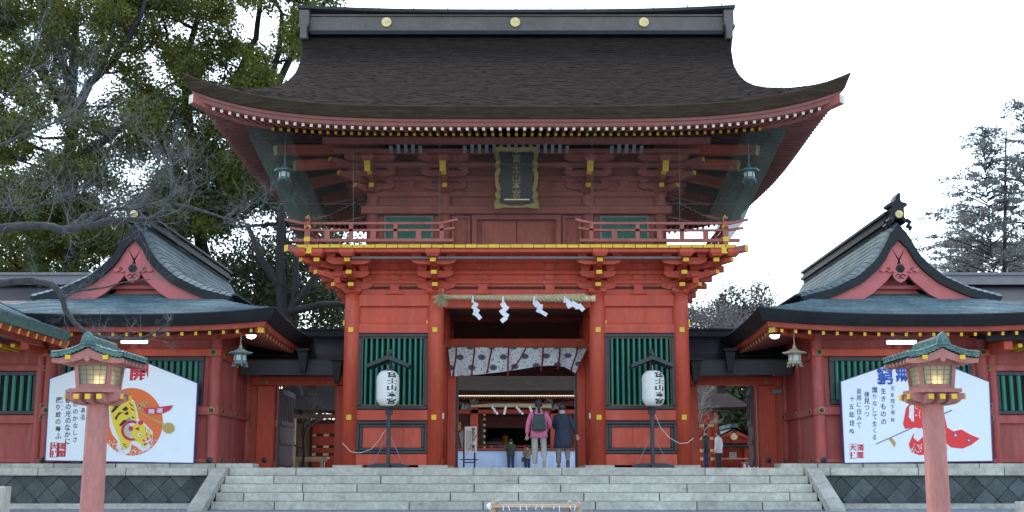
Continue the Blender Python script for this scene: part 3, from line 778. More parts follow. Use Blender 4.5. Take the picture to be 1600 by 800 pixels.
def crest(parent, x, y, z, r, n=16):
    m = MB(); vs = [(x, y-.05, z)]
    k = n*4
    for i in range(k): a = 2*PI*i/k; rr = r*(.86+.14*abs(math.sin(a*n/2))); vs.append((x+rr*math.cos(a), y-.03, z+rr*math.sin(a)))
    for i in range(k): a = 2*PI*i/k; rr = r*(.86+.14*abs(math.sin(a*n/2))); vs.append((x+rr*math.cos(a), y+.01, z+rr*math.sin(a)))
    fs = [(0, 1+(i+1)%k, 1+i) for i in range(k)] + [(1+i, 1+(i+1)%k, 1+k+(i+1)%k, 1+k+i) for i in range(k)]
    m.add(vs, fs)
    for i in range(n):
        a = 2*PI*(i+.5)/n; m.tube([(x+r*.2*math.cos(a), y-.052, z+r*.2*math.sin(a)), (x+r*.8*math.cos(a), y-.04, z+r*.8*math.sin(a))], [r*.035, r*.10], 5)
    m.lathe([(r*.16, y-.02), (r*.16, y-.06), (.001, y-.075)], x, 0, 10, axis='y', cz=z)
    return put('crest', (m, GOLD), parent)
for px in (604, 805, 1006): p = P(px, 35, 2.05); crest(GT, p.x, p.y, p.z, .145)
for s in (-1, 1):
    m = MB(); x0 = s*5.94
    m.box(x0-.02*s, x0+s*.25, 1.86, 3.14, Zr(44), Zr(21)); m.box(x0+s*.02, x0+s*.2, 1.80, 3.2, Zr(66), Zr(44)-.003); m.box(x0, x0+s*.28, 1.84, 3.16, Zr(48), Zr(43.5))
    put('ridge_end', (m, RIDGE), GT)
# bird netting slung under the eaves (fine mesh, seen as a veil)
NET = mat('bird_net', (.036,.050,.042), .9, .2, 2, alpha=.21)
NETD = mat('bird_net_dense', (.060,.085,.070), .9, .25, 2, alpha=.86)
m = MB()
def nf(u, v):
    z0 = ZZ(345, -.9); xw = 5.70+1.0*v**1.05
    x = (2*u-1)*(xw); z1 = ZE+.02+liftF(x, 2.0)*.6
    return (x, -.75-1.1*v**1.5+.05*math.sin(9*v), z0+(z1-z0)*v)
m.grid(lambda u, v: nf(.08+.84*u, v), 34, 12); net = put('bird_net', (m, NET), GT)
for a, w_, al in ((0, .03, .66), (.97, .03, .66), (.03, .025, .52), (.945, .025, .52), (.055, .025, .38), (.92, .025, .38)):
    m = MB(); m.grid(lambda u, v: nf(a+w_*u, v), 3, 12); put('bird_net', (m, mat('bird_net_fold_%d' % (al*100), (.070,.092,.078), .9, .25, 2, alpha=al)), GT)
for s in (-1, 1):
    m = MB()
    def ns(u, v):
        x0, y0, z0 = nf(1 if s > 0 else 0, v); y = y0+(YC*2-2*y0)*u
        return (x0+s*(.0+.25*math.sin(u*PI)*(1-v)*.3), y, z0)
    m.grid(ns, 20, 12); put('bird_net', (m, NETD), GT)
m = MB()
for row, dy in ((257, -1.05), (319, -.80)): m.tube([P(420, row-1, dy), P(807, row, dy), P(1194, row-1, dy)], .005, 4)
for px in (552, 687, 925, 1062): m.tube([P(px, 212, -1.75), P(px, 380, -1.3)], .0045, 4)
put('net_wire', (m, GREY), GT)
# ================================================================== SIDE PAVILIONS (mirror pair)
def ZW(py, Y): return ZZ(py, Y)
WF = -.6                       # front wall plane of the wings
def boss(parent, x, z, y, axis='y', sgn=1, r=.085):
    m = MB()
    if axis == 'y':
        m.lathe([(r, y), (r, y-.02), (r*.5, y-.022), (r*.45, y-.05), (.001, y-.055)], x, 0, 10, axis='y', cz=z)
        m2 = MB().lathe([(r*1.02, y-.001), (r*1.0, y-.025), (r*.7, y-.03), (r*.62, y-.018)], x, 0, 10, axis='y', cz=z)
    else:
        m.lathe([(r, x), (r, x+sgn*.02), (r*.5, x+sgn*.022), (r*.45, x+sgn*.05), (.001, x+sgn*.055)], 0, y, 10, axis='x', cz=z)
        m2 = MB().lathe([(r*1.02, x), (r*1.0, x+sgn*.025), (r*.7, x+sgn*.03), (r*.62, x+sgn*.018)], 0, y, 10, axis='x', cz=z)
    o = put('boss', (m, BLK), parent); put('boss_ring', (m2, GOLDD), o) if parent.parent is None else None
    return o
def wing(s):
    nm = 'left' if s < 0 else 'right'
    W_ = thing('side_pavilion', {'left': 'red pavilion with copper gable roof behind the tiger board',
        'right': 'red pavilion with copper gable roof behind the blue lettered board'}[nm], 'pavilion', (s*9.49, 3.4, FZ), 'side pavilions flanking the tall gate')
    def bx(x0, x1): return (s*x0, s*x1) if s > 0 else (s*x1, s*x0)
    zs = FZ+.105
    cols = (7.46, 11.5); ZT = ZW(517, WF)
    for x in cols:
        for y in (WF, 2.6, 6.0):
            put('column', (MB().lathe([(.15, zs-.02), (.15, ZT), (.14, ZT+.05)], s*x, y, 16), PINK), W_)
    for x in (9.48,): put('column', (MB().lathe([(.15, zs-.02), (.15, ZT)], s*x, WF, 16), PINK), W_)
    a, b = bx(7.46, 11.5)
    put('front_wall', (B(a, b, WF-.02, WF+.08, zs, ZT+.1), PINK), W_)
    for p0, p1, yf, m_ in ((723, 717, .17, PINK), (648, 635.5, .17, PINK), (556.5, 545, .19, RED), (530, 517, .13, REDM)):
        put('wall_beam', (MB().cbox(a-.17, b+.17, WF-yf, WF-.021, ZW(p0, WF-yf), ZW(p1, WF-yf), .012), m_), W_)
    for x in cols:
        for row in (550.5, 641): boss(W_, s*x, ZW(row, WF-.2), WF-.19 if row < 600 else WF-.17)
        m = MB().lathe([(.075, WF-.17), (.07, WF-.2), (.001, WF-.235)], s*x, 0, 12, axis='y', cz=ZW(719, WF-.2)); put('sill_boss', (m, BLK), W_)
    # lattice windows between the columns
    for x0, x1 in ((7.72, 9.32), (9.64, 11.25)):
        a, b = bx(x0, x1); z0, z1 = ZW(632, WF), ZW(557.5, WF); t = .12
        m = MB(); m.cbox(a, b, WF-.10, WF-.021, z1-t, z1-.004, .01); m.cbox(a, b, WF-.10, WF-.021, z0, z0+t, .01)
        m.cbox(a, a+t, WF-.098, WF-.021, z0+t, z1-t, .01); m.cbox(b-t, b, WF-.098, WF-.021, z0+t, z1-t, .01)
        fr = put('lattice_window', (m, BLK), W_)
        put('net_screen', (B(a+t, b-t, WF-.028, WF-.022, z0+t, z1-t), DARK), fr)
        n = 9; wd = (b-a-2*t)/n
        bar = MB().prismz([(-wd*.3,0),(-wd*.12,-.035),(wd*.12,-.035),(wd*.3,0),(0,.02)], 0, z1-z0-2*t).mesh('lattice_bar', GRN)
        for i in range(n): put('lattice_bar', bar, fr, (a+t+wd*(i+.5), WF-.05, z0+t))
    # inner side wall, receding to the side gate
    x = 7.46
    a, b = bx(x-.04, x+.04)
    put('side_wall', (B(a, b, WF+.15, 5.95, zs, ZT+.1), PINK), W_)
    put('side_post', (B(s*(x-.10), s*(x+.05), 1.0, 1.2, zs, ZT), PINK), W_)
    for p0, p1, m_ in ((723, 717, PINK), (648, 635.5, PINK), (560, 549, REDM), (530, 517, REDM)):
        put('side_beam', (B(s*(x-.12), s*(x+.03), WF+.02, 5.9, ZW(p0, WF)+.002, ZW(p1, WF)-.003), m_), W_)
    for y in (WF+.35, 1.1, 2.4):
        for row in (550.5, 641, 719):
            boss(W_, s*(x-.12), ZW(row, WF-.2), y, 'x', -s, .075)
    put('rear_wall', (B(*bx(7.5, 11.5), 5.95, 6.05, zs, ZT+.1), PINK), W_)
    put('outer_wall', (B(*bx(11.46, 11.54), WF+.15, 5.95, zs, ZT+.1), PINK), W_)
    # ---- skirt roof (copper), laid in courses
    xc, hx = 9.50, 3.86; yf, yb = -2.4, 10.0; hy = (yb-yf)/2; yc = (yf+yb)/2
    ze = ZZ(491.5, yf); 
    tipz = ZZ(480, yf)-ze
    def gl2(d): return tipz*max(0, 1-max(d,0)/3.86)**2.6
    def fo2(o): return max(0, 1-o/3.)**1.2
    def pr2(o): return ze+.33*o+.022*o*o
    def ptF(x, o, dz=0, side=0):   # x measured from pavilion centre
        if side in (0, 2): L = gl2(hx-abs(x))*fo2(o); return (s*xc+x, (yf+o) if side == 0 else (yb-o), pr2(o)+L+dz)
        L = gl2(hy-abs(x))*fo2(o); return (s*xc+(hx-o)*(1 if side == 1 else -1), yc+x, pr2(o)+L+dz)
    # front & rear & side faces; every course is its own sheet
    for side in (0, 1, 2, 3):
        half = hx if side in (0, 2) else hy; top = 2.3
        inner = (side == 1 and s < 0) or (side == 3 and s > 0)
        nC = 14
        for c in range(nC):
            o0 = top*c/nC; o1 = top*(c+1)/nC+.02
            m = MB(); N = 24
            def fn(u, v):
                o = o0+(o1-o0)*v; lim = half-o; return ptF(lim*(2*u-1), o, .022*(1-v), side)
            m.grid(fn, N, 1, flip=side in (2, 3) and side == 3)
            def fd(u, v): lim = half-o0; return ptF(lim*(2*u-1), o0-.002, .022-.03*v, side)
            m.grid(fd, N, 1)
            put('copper_course', (m, COP), W_)
    # eave edge: dark, thick
    def per(off, dz, n=24):
        out = []
        for k in range(4):
            half = (hx, hy, hx, hy)[k]-off
            for i in range(n):
                t = -1+2*i/n
                if k == 0: p = ptF(half*t, off, 0, 0)
                elif k == 1: p = ptF(half*t, off, 0, 1)
                elif k == 2: p = ptF(-half*t, off, 0, 2)
                else: p = ptF(-half*t, off, 0, 3)
                L = p[2]-pr2(off)
                out.append((p[0], p[1], ze+L+dz))
        return out
    def rg_(specs, m_, name):
        m = MB(); R0 = [per(o, d) for o, d in specs]; n = len(R0[0])
        for r in R0: m.v += r
        for j in range(len(R0)-1):
            for i in range(n): a = j*n+i; b_ = j*n+(i+1)%n; m.f.append((a+n, b_+n, b_, a)); m.m.append(0)
        put(name, (m, m_), W_)
    rg_([(-.01, .02), (-.03, -.01), (.03, -.12), (.12, -.25), (.35, -.25)], COPD, 'eave_edge')
    rg_([(.25, -.245), (.28, -.36), (.40, -.36), (1.0, -.22), (1.95, -.05)], REDM, 'eave_soffit')
    m = MB(); sp = .325
    for side, half in ((0, hx), (1, hy), (3, hy)):
        n = int((half-.55)/sp)
        for i in range(-n, n+1):
            c = i*sp; p = ptF(c, .36, 0, side); L = p[2]-pr2(.36)
            lim = min(1.9, half-abs(c)); q = ptF(c, lim, 0, side); 
            r_ = MB().bar((p[0], p[1], ze+L-.42), (q[0], q[1], ze-.42+.2*(lim-.3)), .066, .085, cap=1)
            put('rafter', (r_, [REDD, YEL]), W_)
    for k in (-1, 1):
        p = ptF(k*(hx-.38), .38, 0, 0); q = (s*xc+k*2.1, WF, ze-.25)
        put('hip_rafter', (MB().bar((p[0], p[1], p[2]-.50), q, .17, .22, cap=1), [RED, YEL]), W_)
    # ---- gable roof, ridge running back
    yv = -.75; yr = 7.7; gxc = s*9.60
    kx = 1680/((yv-CAM.y)*.988+.154*5)
    prf = [(0, ZZ(350, yv)), (.22, ZZ(366, yv)), (.36, ZZ(382, yv)), (.50, ZZ(398, yv)), (.68, ZZ(411, yv)), (1.08, ZZ(432, yv)), (1.72, ZZ(451, yv)), (2.5, ZZ(464, yv))]
    prf = [(a, b) for a, b in prf]
    cum = [0]
    for (a, b), (c, d) in zip(prf, prf[1:]): cum.append(cum[-1]+math.hypot(c-a, d-b))
    def cur(t):
        L = t*cum[-1]
        for i in range(len(prf)-1):
            if L <= cum[i+1] or i == len(prf)-2:
                f = (L-cum[i])/(cum[i+1]-cum[i]); return prf[i][0]+(prf[i+1][0]-prf[i][0])*f, prf[i][1]+(prf[i+1][1]-prf[i][1])*f
    nC = 20
    for k in (-1, 1):
        for c in range(nC):
            t0 = c/nC; t1 = (c+1)/nC; m = MB()
            def fn(u, v):
                hw, z = cur(t0+(t1-t0)*v); y = yv+(yr-yv)*u
                roll = .16*min(1, (y-yv)/.5)**.5*(1 if y < 4 else 1); return (gxc+k*(hw+.0), y, z+roll+.02*v)
            m.v = []; us = [0, .015, .04, .07, .2, .4, .6, .8, 1]
            for v in (0, 1):
                for u in us: m.v.append(fn(u, v))
            n = len(us)
            for i in range(n-1): m.f.append((i, i+1, n+i+1, n+i)); m.m.append(0)
            h2, z2 = cur(t1)     # step down to the next course
            for u in us: p = fn(u, 1); m.v.append((p[0], p[1], p[2]-.05))
            for i in range(n-1): m.f.append((n+i, n+i+1, 2*n+i+1, 2*n+i)); m.m.append(0)
            put('copper_course', (m, COP), W_)
    # thick dark verge, then pink barge boards and the recessed gable wall
    def band(h0, h1, y0, y1, name, m_, tmax=1., tmin=0.):
        m = MB(); N = 18
        for k in (-1, 1):
            o = len(m.v)
            for i in range(N+1):
                hw, z = cur(tmin+(tmax-tmin)*i/N)
                # push down/inwards
                for dh in (h0, h1):
                    fr = min(1, hw/.3+.0)
                    xx = max(0, hw-dh*.55); zz = z-dh*(.8 if hw > .25 else 1.2)
                    for y in (y0, y1): m.v.append((gxc+k*xx, y, zz))
            for i in range(N):
                a = o+i*4; b_ = a+4
                m.f += [(a, b_, b_+2, a+2), (a+1, a+3, b_+3, b_+1), (a+2, b_+2, b_+3, a+3), (a, a+1, b_+1, b_)]; m.m += [0]*4
            a = o+N*4; m.f += [(a, a+1, a+3, a+2)]; m.m.append(0)
        return put(name, (m, m_), W_)
    band(0, .21, yv, yv+.30, 'verge', COPD)
    band(.19, .58, yv+.10, yv+.20, 'barge_board', GABLE, .93)
    zb = ZZ(458, yv+.6)
    m = MB(); pts = [(gxc-1.75, zb-.1)]
    L_ = [(max(0, cur(t)[0]-.30), cur(t)[1]-.42) for t in np.linspace(0, .80, 12)]
    pts += [(gxc-a, z) for a, z in L_[::-1]] + [(gxc+a, z) for a, z in L_[1:]] + [(gxc+1.75, zb-.1)]
    m.prism([(x, z) for x, z in pts], yv+.62, yv+.7); put('gable_wall', (m, GABLE), W_)
    put('gable_beam', (MB().cbox(gxc-1.5, gxc+1.5, yv+.45, yv+.61, ZZ(452, yv+.5), ZZ(446, yv+.5)), GABLE), W_)
    put('gable_beam', (MB().cbox(gxc-1.0, gxc+1.0, yv+.47, yv+.61, ZZ(437, yv+.5), ZZ(433, yv+.5)), REDM), W_)
    # carved pendant: hexagonal boss over a scrolled heart
    zc = ZZ(419, yv)
    m = MB(); m.lathe([(.115, yv+.09), (.115, yv+.02), (.05, yv+.0), (.045, yv-.03), (.001, yv-.035)], gxc, 0, 6, axis='y', cz=zc); put('gable_boss', (m, COPD), W_)
    m = MB()
    hl = [(0,-.36),(.10,-.31),(.17,-.22),(.19,-.14),(.15,-.09),(.21,-.07),(.27,-.10),(.33,-.05),(.42,-.09),(.50,-.06),(.46,0),(.36,.03),(.26,.05),(.15,.10),(0,.12)]
    o_ = [(gxc+a, zc+b) for a, b in hl] + [(gxc-a, zc+b) for a, b in hl[-2:0:-1]]
    m.prism(o_, yv+.04, yv+.10); pn = put('gable_pendant', (m, GABLE), W_)
    m = MB()
    for k in (-1, 1):
        m.tube([(gxc+k*(.06+.06*math.cos(a)), yv+.03, zc-.20+.05*math.sin(a)) for a in np.linspace(0, 5, 9)], .012, 4)
        m.tube([(gxc+k*(.30+.04*math.cos(a)), yv+.03, zc-.01+.03*math.sin(a)) for a in np.linspace(0, 5, 9)], .010, 4)
    put('carving', (m, COPD), pn)
    # ridge with end ornament and gold crest
    zr0 = cur(0)[1]+.1; zr1 = ZZ(322, yv)
    m = MB(); m.box(gxc-.16, gxc+.16, yv+.35, yr, zr0-.1, zr1-.14); m.box(gxc-.22, gxc+.22, yv+.30, yr+.1, zr1-.137, zr1-.07); m.box(gxc-.10, gxc+.10, yv+.3, yr+.1, zr1-.067, zr1)
    m.box(gxc-.24, gxc+.24, yv+.36, yr, zr0-.02, zr0+.08)
    put('ridge', (m, COPD), W_)
    m = MB(); zo = ZZ(345, yv-.1)
    pts = [(-.21,-.05),(-.24,.04),(-.19,.12),(-.19,.40),(-.29,.42),(-.30,.49),(-.15,.53),(-.08,.60),(-.03,.70),(.05,.79),(.10,.76),(.09,.58),(.14,.53),(.30,.49),(.29,.42),(.19,.40),(.19,.12),(.24,.04),(.21,-.05),(.10,.10),(-.10,.10)]
    m.prism([(gxc+a*.78, zo+b*.95) for a, b in pts], yv-.05, yv+.34); put('ridge_ornament', (m, COPD), W_)
    for k in (-1, 1):
        m = MB()
        for q in range(2): m.tube([(gxc+k*(.20+.05*q), yv+.02+.1*q, zo-.12*q+.05), (gxc+k*(.29+.05*q), yv-.02+.1*q, zo-.02-.12*q), (gxc+k*(.25+.05*q), yv+.1*q, zo-.08-.12*q)], [.06, .055, .04], 8)
        put('ornament_scroll', (m, COPD), W_)
    crest(W_, gxc-.0, yv-.08, ZZ(334.5, yv-.1), .10)
    # outer corridor: lower wall carrying on outwards, with a window and a lower roof
    C_ = thing('corridor', {'left': 'red cloister corridor with dark green lattice window at the far left edge', 'right': 'red cloister corridor with green lattice window at the far right edge'}[nm], 'corridor', (s*14, 1, FZ), 'cloister corridors beyond the pavilions')
    a, b = bx(11.66, 17.0); y0 = -.5
    put('front_wall', (B(a, b, y0, y0+.1, zs, ZW(520, y0)), PINK), C_)
    for p0, p1, yf, m_ in ((723, 716, .09, PINK), (662, 649, .10, PINK), (580, 571, .10, PINK), (545, 533, .12, REDM)):
        put('wall_beam', (MB().cbox(a, b, y0-yf, y0-.001, ZW(p0, y0), ZW(p1, y0)), m_), C_)
    z0, z1 = ZW(648, y0), ZW(581, y0); wa, wb = bx(11.95, 13.6) if s > 0 else bx(11.62, 13.6)
    for (wa, wb) in ((bx(11.86, 13.6)), (bx(14.1, 15.9))):
        t = .1; m = MB(); m.cbox(wa, wb, y0-.08, y0-.001, z1-t, z1-.004, .01); m.cbox(wa, wb, y0-.08, y0-.001, z0+.004, z0+t, .01); m.cbox(wa, wa+t, y0-.078, y0-.001, z0+t, z1-t, .01); m.cbox(wb-t, wb, y0-.078, y0-.001, z0+t, z1-t, .01)
        fr = put('lattice_window', (m, BLK), C_); put('net_screen', (B(wa+t, wb-t, y0-.006, y0-.002, z0+t, z1-t), DARK), fr)
        n = 8; wd = (wb-wa-2*t)/n
        bar = MB().prismz([(-wd*.26,0),(-wd*.1,-.035),(wd*.1,-.035),(wd*.26,0),(0,.012)], 0, z1-z0-2*t).mesh('lattice_bar', GRN)
        for i in range(n): put('lattice_bar', bar, fr, (wa+t+wd*(i+.5), y0-.04, z0+t))
    for x in (11.78, 13.85): put('post', (MB().lathe([(.12, zs), (.12, ZW(520, y0))], s*x, y0-.02, 12), PINK), C_)
    for row in (575, 634, 652): boss(C_, s*11.66, ZW(row, y0-.2), y0-.12, r=.07)
    a, b = bx(11.2, 17.5)
    pts = [(y0-1.2, ZZ(532, y0-1.2)), (y0-1.25, ZZ(515, y0-1.2)), (1.4, ZZ(470, 1.4)), (4.0, ZZ(500, 4.0)-.0), (4.0, ZZ(508, 4.0))]
    m = MB().prismx(pts, a, b); put('corridor_roof', (m, COPD), C_)
    if s > 0:
        put('eave_strip', (B(a+.55, b, y0-1.29, y0-1.2, ZZ(515, y0-1.2), ZZ(512, y0-1.2)), GREY), C_)
    m = MB(); 
    for i in range(14):
        x = 11.75+i*.32; put('rafter', (MB().box(s*x-.05, s*x+.05, y0-1.05, y0, ZZ(542.5, y0-1.05), ZZ(537, y0-1.05)), YEL) if i not in (0,) else (MB().box(s*x-.10, s*x+.10, y0-1.12, y0, ZZ(546, y0-1.1), ZZ(533, y0-1.1)), RED), C_)
    return W_
wing(-1); wing(1)
# roof of a further hall behind the right pavilion, and one behind the left
for s, nm in ((1, 'dark ridged roof of a hall behind the right pavilion at the right edge'), (-1, 'dark ridged roof of a hall behind the left pavilion at the left edge')):
    H_ = thing('rear_hall', nm, 'hall', (s*20, 14, FZ))
    y = 12.
    x0 = 14.5; x1 = 30
    def bx(a, b): return (a, b) if s > 0 else (-b, -a)
    m = MB(); a, b = bx(x0, x1)
    m.box(a, b, y-.2, y+.2, ZZ(431, y), ZZ(427, y)); m.box(a+.1, b-.1, y-.12, y+.12, ZZ(437, y), ZZ(431, y)-.003)
    m.box(a+.2, b-.2, y-.35, y+.35, ZZ(447, y), ZZ(437, y)-.003)
    put('ridge', (m, GREY), H_)
    m = MB().prismx([(y-4.5, ZZ(447,y)-2.2), (y-4.5, ZZ(447,y)-2.4), (y+4.5, ZZ(447,y)-2.4), (y+4.5, ZZ(447,y)-2.2), (y, ZZ(447, y)+.05)], a, b); put('roof', (m, COPD), H_)
    put('wall', (B(a+1, b-1, y-3, y+3, FZ, ZZ(447,y)-2.4), REDM), H_)

# left roof end that comes forward past the frame
L_ = thing('projecting_roof', 'green copper roof end with yellow rafter tips jutting in at the left edge', 'roof', (-12.6, -4, 0))
y1, y0 = -2.2, -8.5
c0 = P(111, 520, y1); c1 = P(105, 533, y1)
nC = 9
for c in range(nC):
    def fr_(q): return (c0.x-.02 - 2.9*q, c0.z+1.0*q+.35*q*q)
    q0, q1 = c/nC, (c+1)/nC; a, b = fr_(q0), fr_(q1)
    yy = y1+.55*(1-1)  ; e0 = y1+.0-.05*c; 
    m = MB(); m.add([(a[0], y1-.55*q0, a[1]+.02), (a[0], y0, a[1]+.02), (b[0], y0, b[1]), (b[0], y1-.55*q1, b[1]), (a[0], y1-.55*q0, a[1]-.01), (a[0], y0, a[1]-.01)], [(0,1,2,3),(4,5,1,0)])
    put('copper_course', (m, COP), L_)
m = MB(); m.add([(c0.x, y1, c0.z), (c0.x, y0, c0.z), (c0.x-.06, y0, c0.z-.20), (c0.x-.06, y1, c0.z-.20), (c0.x-3, y1-.5, c0.z+1.3), (c0.x-3, y1-.5, c0.z+1.0), (c0.x-3, y0, c0.z+1.0), (c0.x-.5, y0, c0.z-.15), (c0.x-.5, y1, c0.z-.15)],
    [(0,3,2,1), (0,4,5,8,3), (3,8,7,2), (8,5,6,7)]); put('roof_edge', (m, VERD), L_)
for i in range(14):
    y = y1-.2-i*.42; z = c0.z-.22
    put('rafter', (MB().bar((c0.x-.14, y, z-.05), (c0.x-2.6, y, z+.75), .09, .12, cap=1), [RED, YEL]), L_)
put('verge_board', (MB().bar((c0.x-.05, y1-.02, c0.z-.29), (c0.x-2.9, y1-.30, c0.z+.8), .06, .2, cap=1), [REDM, YEL]), L_)
put('eave_beam', (B(c0.x-.75, c0.x-.6, y0, y1-.1, c0.z-.32, c0.z-.10), REDM), L_)
for y in (y0+.3, y0+2.3): put('post', (B(c0.x-3.2, c0.x-2.95, y, y+.22, 0, c0.z+.9), PINK), L_)
put('purlin', (B(c0.x-3.2, c0.x-2.9, y0, y1-.3, c0.z+.7, c0.z+.9), REDM), L_)

# ================================================================== SIDE GATES between tower gate and pavilions
def side_gate(s):
    G_ = thing('side_gate', 'low black roofed red side gate on the %s of the tall gate' % ('left' if s < 0 else 'right'), 'gate', (s*5.9, 2.6, FZ), 'side gates beside the tall gate')
    y = 2.6
    def X(px): return s*abs(XX(px if s > 0 else px, 650, y))
    Zg = lambda py: ZZ(py, y)
    def bx(a, b): a, b = s*a, s*b; return (min(a,b), max(a,b))
    xi, xo = 4.39, 7.33
    o0, o1 = abs(XX(1090, 650, y)), abs(XX(1181+4, 650, y))          # opening
    a, b = bx(xi, xo)
    put('lintel', (MB().cbox(a, b, y-.14, y+.14, Zg(602.5), Zg(588.6), .015), RED), G_)
    a2, b2 = bx(o1, o1+.46); put('gate_post', (MB().cbox(a2, b2, y-.12, y+.12, FZ, Zg(603)-.0, .015), RED), G_)
    a2, b2 = bx(xi, o0); put('gate_post', (MB().cbox(a2, b2, y-.10, y+.10, FZ, Zg(603), .015), RED), G_)
    a2, b2 = bx(o1+.47, xo); put('wall_panel', (B(a2, b2, y-.03, y+.03, FZ+.1, Zg(603)), REDM), G_)
    put('wall_beam', (B(a2, b2, y-.08, y+.02, FZ+.1, FZ+.3), REDM), G_); put('wall_post', (B(*bx(xo-.28, xo-.16), y-.07, y+.02, FZ+.31, Zg(603)), RED), G_)
    zst = ZZ(582, y-.5)
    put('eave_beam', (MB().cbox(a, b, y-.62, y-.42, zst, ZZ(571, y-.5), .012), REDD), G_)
    for px in np.linspace(1105, 1200, 7):
        x = s*abs(XX(px, 577, y-.6)); put('stud', (MB().lathe([(.035, y-.62), (.03, y-.66), (.001, y-.67)], x, 0, 8, axis='y', cz=ZZ(577.5, y-.6)), YEL), G_)
    # dark roof: steep slab with deep black edge
    yE = 1.25
    for c in range(5):
        q0, q1 = c/5, (c+1)/5; z0 = ZZ(562, yE); z1 = ZZ(524, y); 
        f = lambda q: (yE+(y-yE)*q, z0+(z1-z0)*(.75*q+.25*q*q))
        A, C = f(q0), f(q1)
        put('copper_course', (MB().add([(a, A[0], A[1]+.015), (b, A[0], A[1]+.015), (b, C[0], C[1]), (a, C[0], C[1]), (a, A[0], A[1]-.02), (b, A[0], A[1]-.02)], [(0,1,2,3),(4,5,1,0)]), COPD), G_)
    z0 = ZZ(562, yE); z1 = ZZ(524, y)
    m = MB().prismx([(yE+.01, z0-.02), (yE+.08, ZZ(586, yE+.1)), (y, z1-.5), (2*y-yE-.08, ZZ(586, yE+.1)), (2*y-yE-.01, z0-.02), (y, z1-.03)], a, b); put('roof_body', (m, BLK), G_)
    m = MB().box(a, b, y-.14, y+.14, z1-.05, z1+.12); m.box(a, b, y-.2, y+.2, z1+.123, z1+.17); put('ridge', (m, COPD), G_)
    # rainwater hoppers
    for px, t in ((1088, 0), (1142, 1)):
        x = s*abs(XX(px, 560, .9)); yy = 1.05; w0 = .17; zt_ = ZZ(560 if not t else 545, yy); zb_ = ZZ(600 if not t else 585, yy)
        m = MB(); vs = []
        for r, z in ((w0, zt_), (w0, zt_-.06), (w0*.75, zt_-.1), (w0*.45, zb_+.1), (w0*.2, zb_)): vs += [(x-r, yy-r, z), (x+r, yy-r, z), (x+r, yy+r, z), (x-r, yy+r, z)]
        fs = [(3,2,1,0), (16,17,18,19)]
        for k in range(4):
            for i in range(4): fs.append((k*4+i, k*4+(i+1)%4, k*4+4+(i+1)%4, k*4+4+i))
        m.add(vs, fs); put('rain_hopper', (m, COPD), G_)
    # opened door leaf, standing edge-on inside the opening
    a2, b2 = bx(o1-.02-.10, o1-.02)
    m = MB(); x0 = o1-.02
    d = put('door_leaf', (B(*bx(x0-.10, x0-.03), y+.2, y+(2.0 if s < 0 else .8), FZ+.05, Zg(606)), mat('weathered_shade_door', (.10,.065,.07), .7, .15, 2)), G_)  # weathered leaf, its colour also darkened for the shadow it stands in
    for zz in (FZ+.15, Zg(690), Zg(660), Zg(612)): put('door_rail', (B(*bx(x0-.135, x0-.101), y+.22, y+(1.98 if s < 0 else .78), zz-.06, zz+.06), MATS['weathered_shade_door']), d)
    for q in range(8 if s < 0 else 3): put('lattice_bar', (B(*bx(x0-.125, x0-.101), y+.3+q*.22, y+.36+q*.22, Zg(660)+.06, Zg(612)-.06), MATS['weathered_shade_door']), d)
    # post standing behind, with its green lattice beyond
    if s > 0: put('rear_post', (B(XX(1184, 650, y+3), XX(1192, 650, y+3), y+3, y+3.2, FZ, Zg(596)), REDM), G_)
    fr = put('inner_lattice', (B(*bx(7.36, 7.40), 3.1, 5.7, Zg(665), Zg(600)), BLK), G_)
    for q in range(12): put('lattice_bar', (B(*bx(7.32, 7.358), 3.2+q*.21, 3.29+q*.21, Zg(663), Zg(604)), GRN), fr)
    put('ceiling_lantern_box', (B(s*abs(XX(1126, 609, y+.4))-.12, s*abs(XX(1126, 609, y+.4))+.12, y+.3, y+.5, ZZ(616, y+.4), Zg(602)), BLK), G_)
    m = MB().lathe([(.06, y-.14), (.06, y-.17), (.001, y-.18)], s*(o1+.23), 0, 12, axis='y', cz=ZZ(595, y-.2)); put('nail_boss', (m, GOLDD), G_)
    m = MB().lathe([(.07, y-.121), (.07, y-.16), (.001, y-.18)], s*(o1+.20), 0, 12, axis='y', cz=ZZ(719, y-.2)); put('sill_boss', (m, BLK), G_)
    if s > 0:
        p = P(1213, 612, y-.1); m = MB().box(p.x-.14, p.x+.14, y-.16, y-.05, p.z-.05, p.z+.05); tag(put('wall_sign', (m, GREY)), 'small grey sign plate above the red alarm light on the right side gate', 'sign')
        p = P(1207, 612+0, y-.1)
        p = P(1207, 614, y-.1); p = P(1206, 614, y-.1)
        q = P(1207, 613.5+0, y-.1); a_ = P(1207, 615, y-.1)
        ll = P(1207, 614+.0, y-.1); r_ = P(1206.5, 613.5+.0, y-.1)
        al = P(1207, 637, y-.1); A_ = thing('fire_alarm', 'round red fire alarm with small lit lamp beside the right side gate', 'alarm', (al.x, y-.04, al.z))
        put('bell', (MB().lathe([(.10, y-.03), (.10, y-.09), (.06, y-.10)], al.x, 0, 14, axis='y', cz=al.z), REDM), A_)
        lz = ZZ(616, y-.1); lamp = mat('alarm_red', (.8,.02,.01), .4, 0, 1, emis=(1,.02,.01), estr=6)
        put('lamp', (MB().lathe([(.03, y-.03), (.03, y-.06), (.001, y-.08)], al.x, 0, 8, axis='y', cz=lz), lamp), A_)
    return G_
side_gate(-1); side_gate(1)
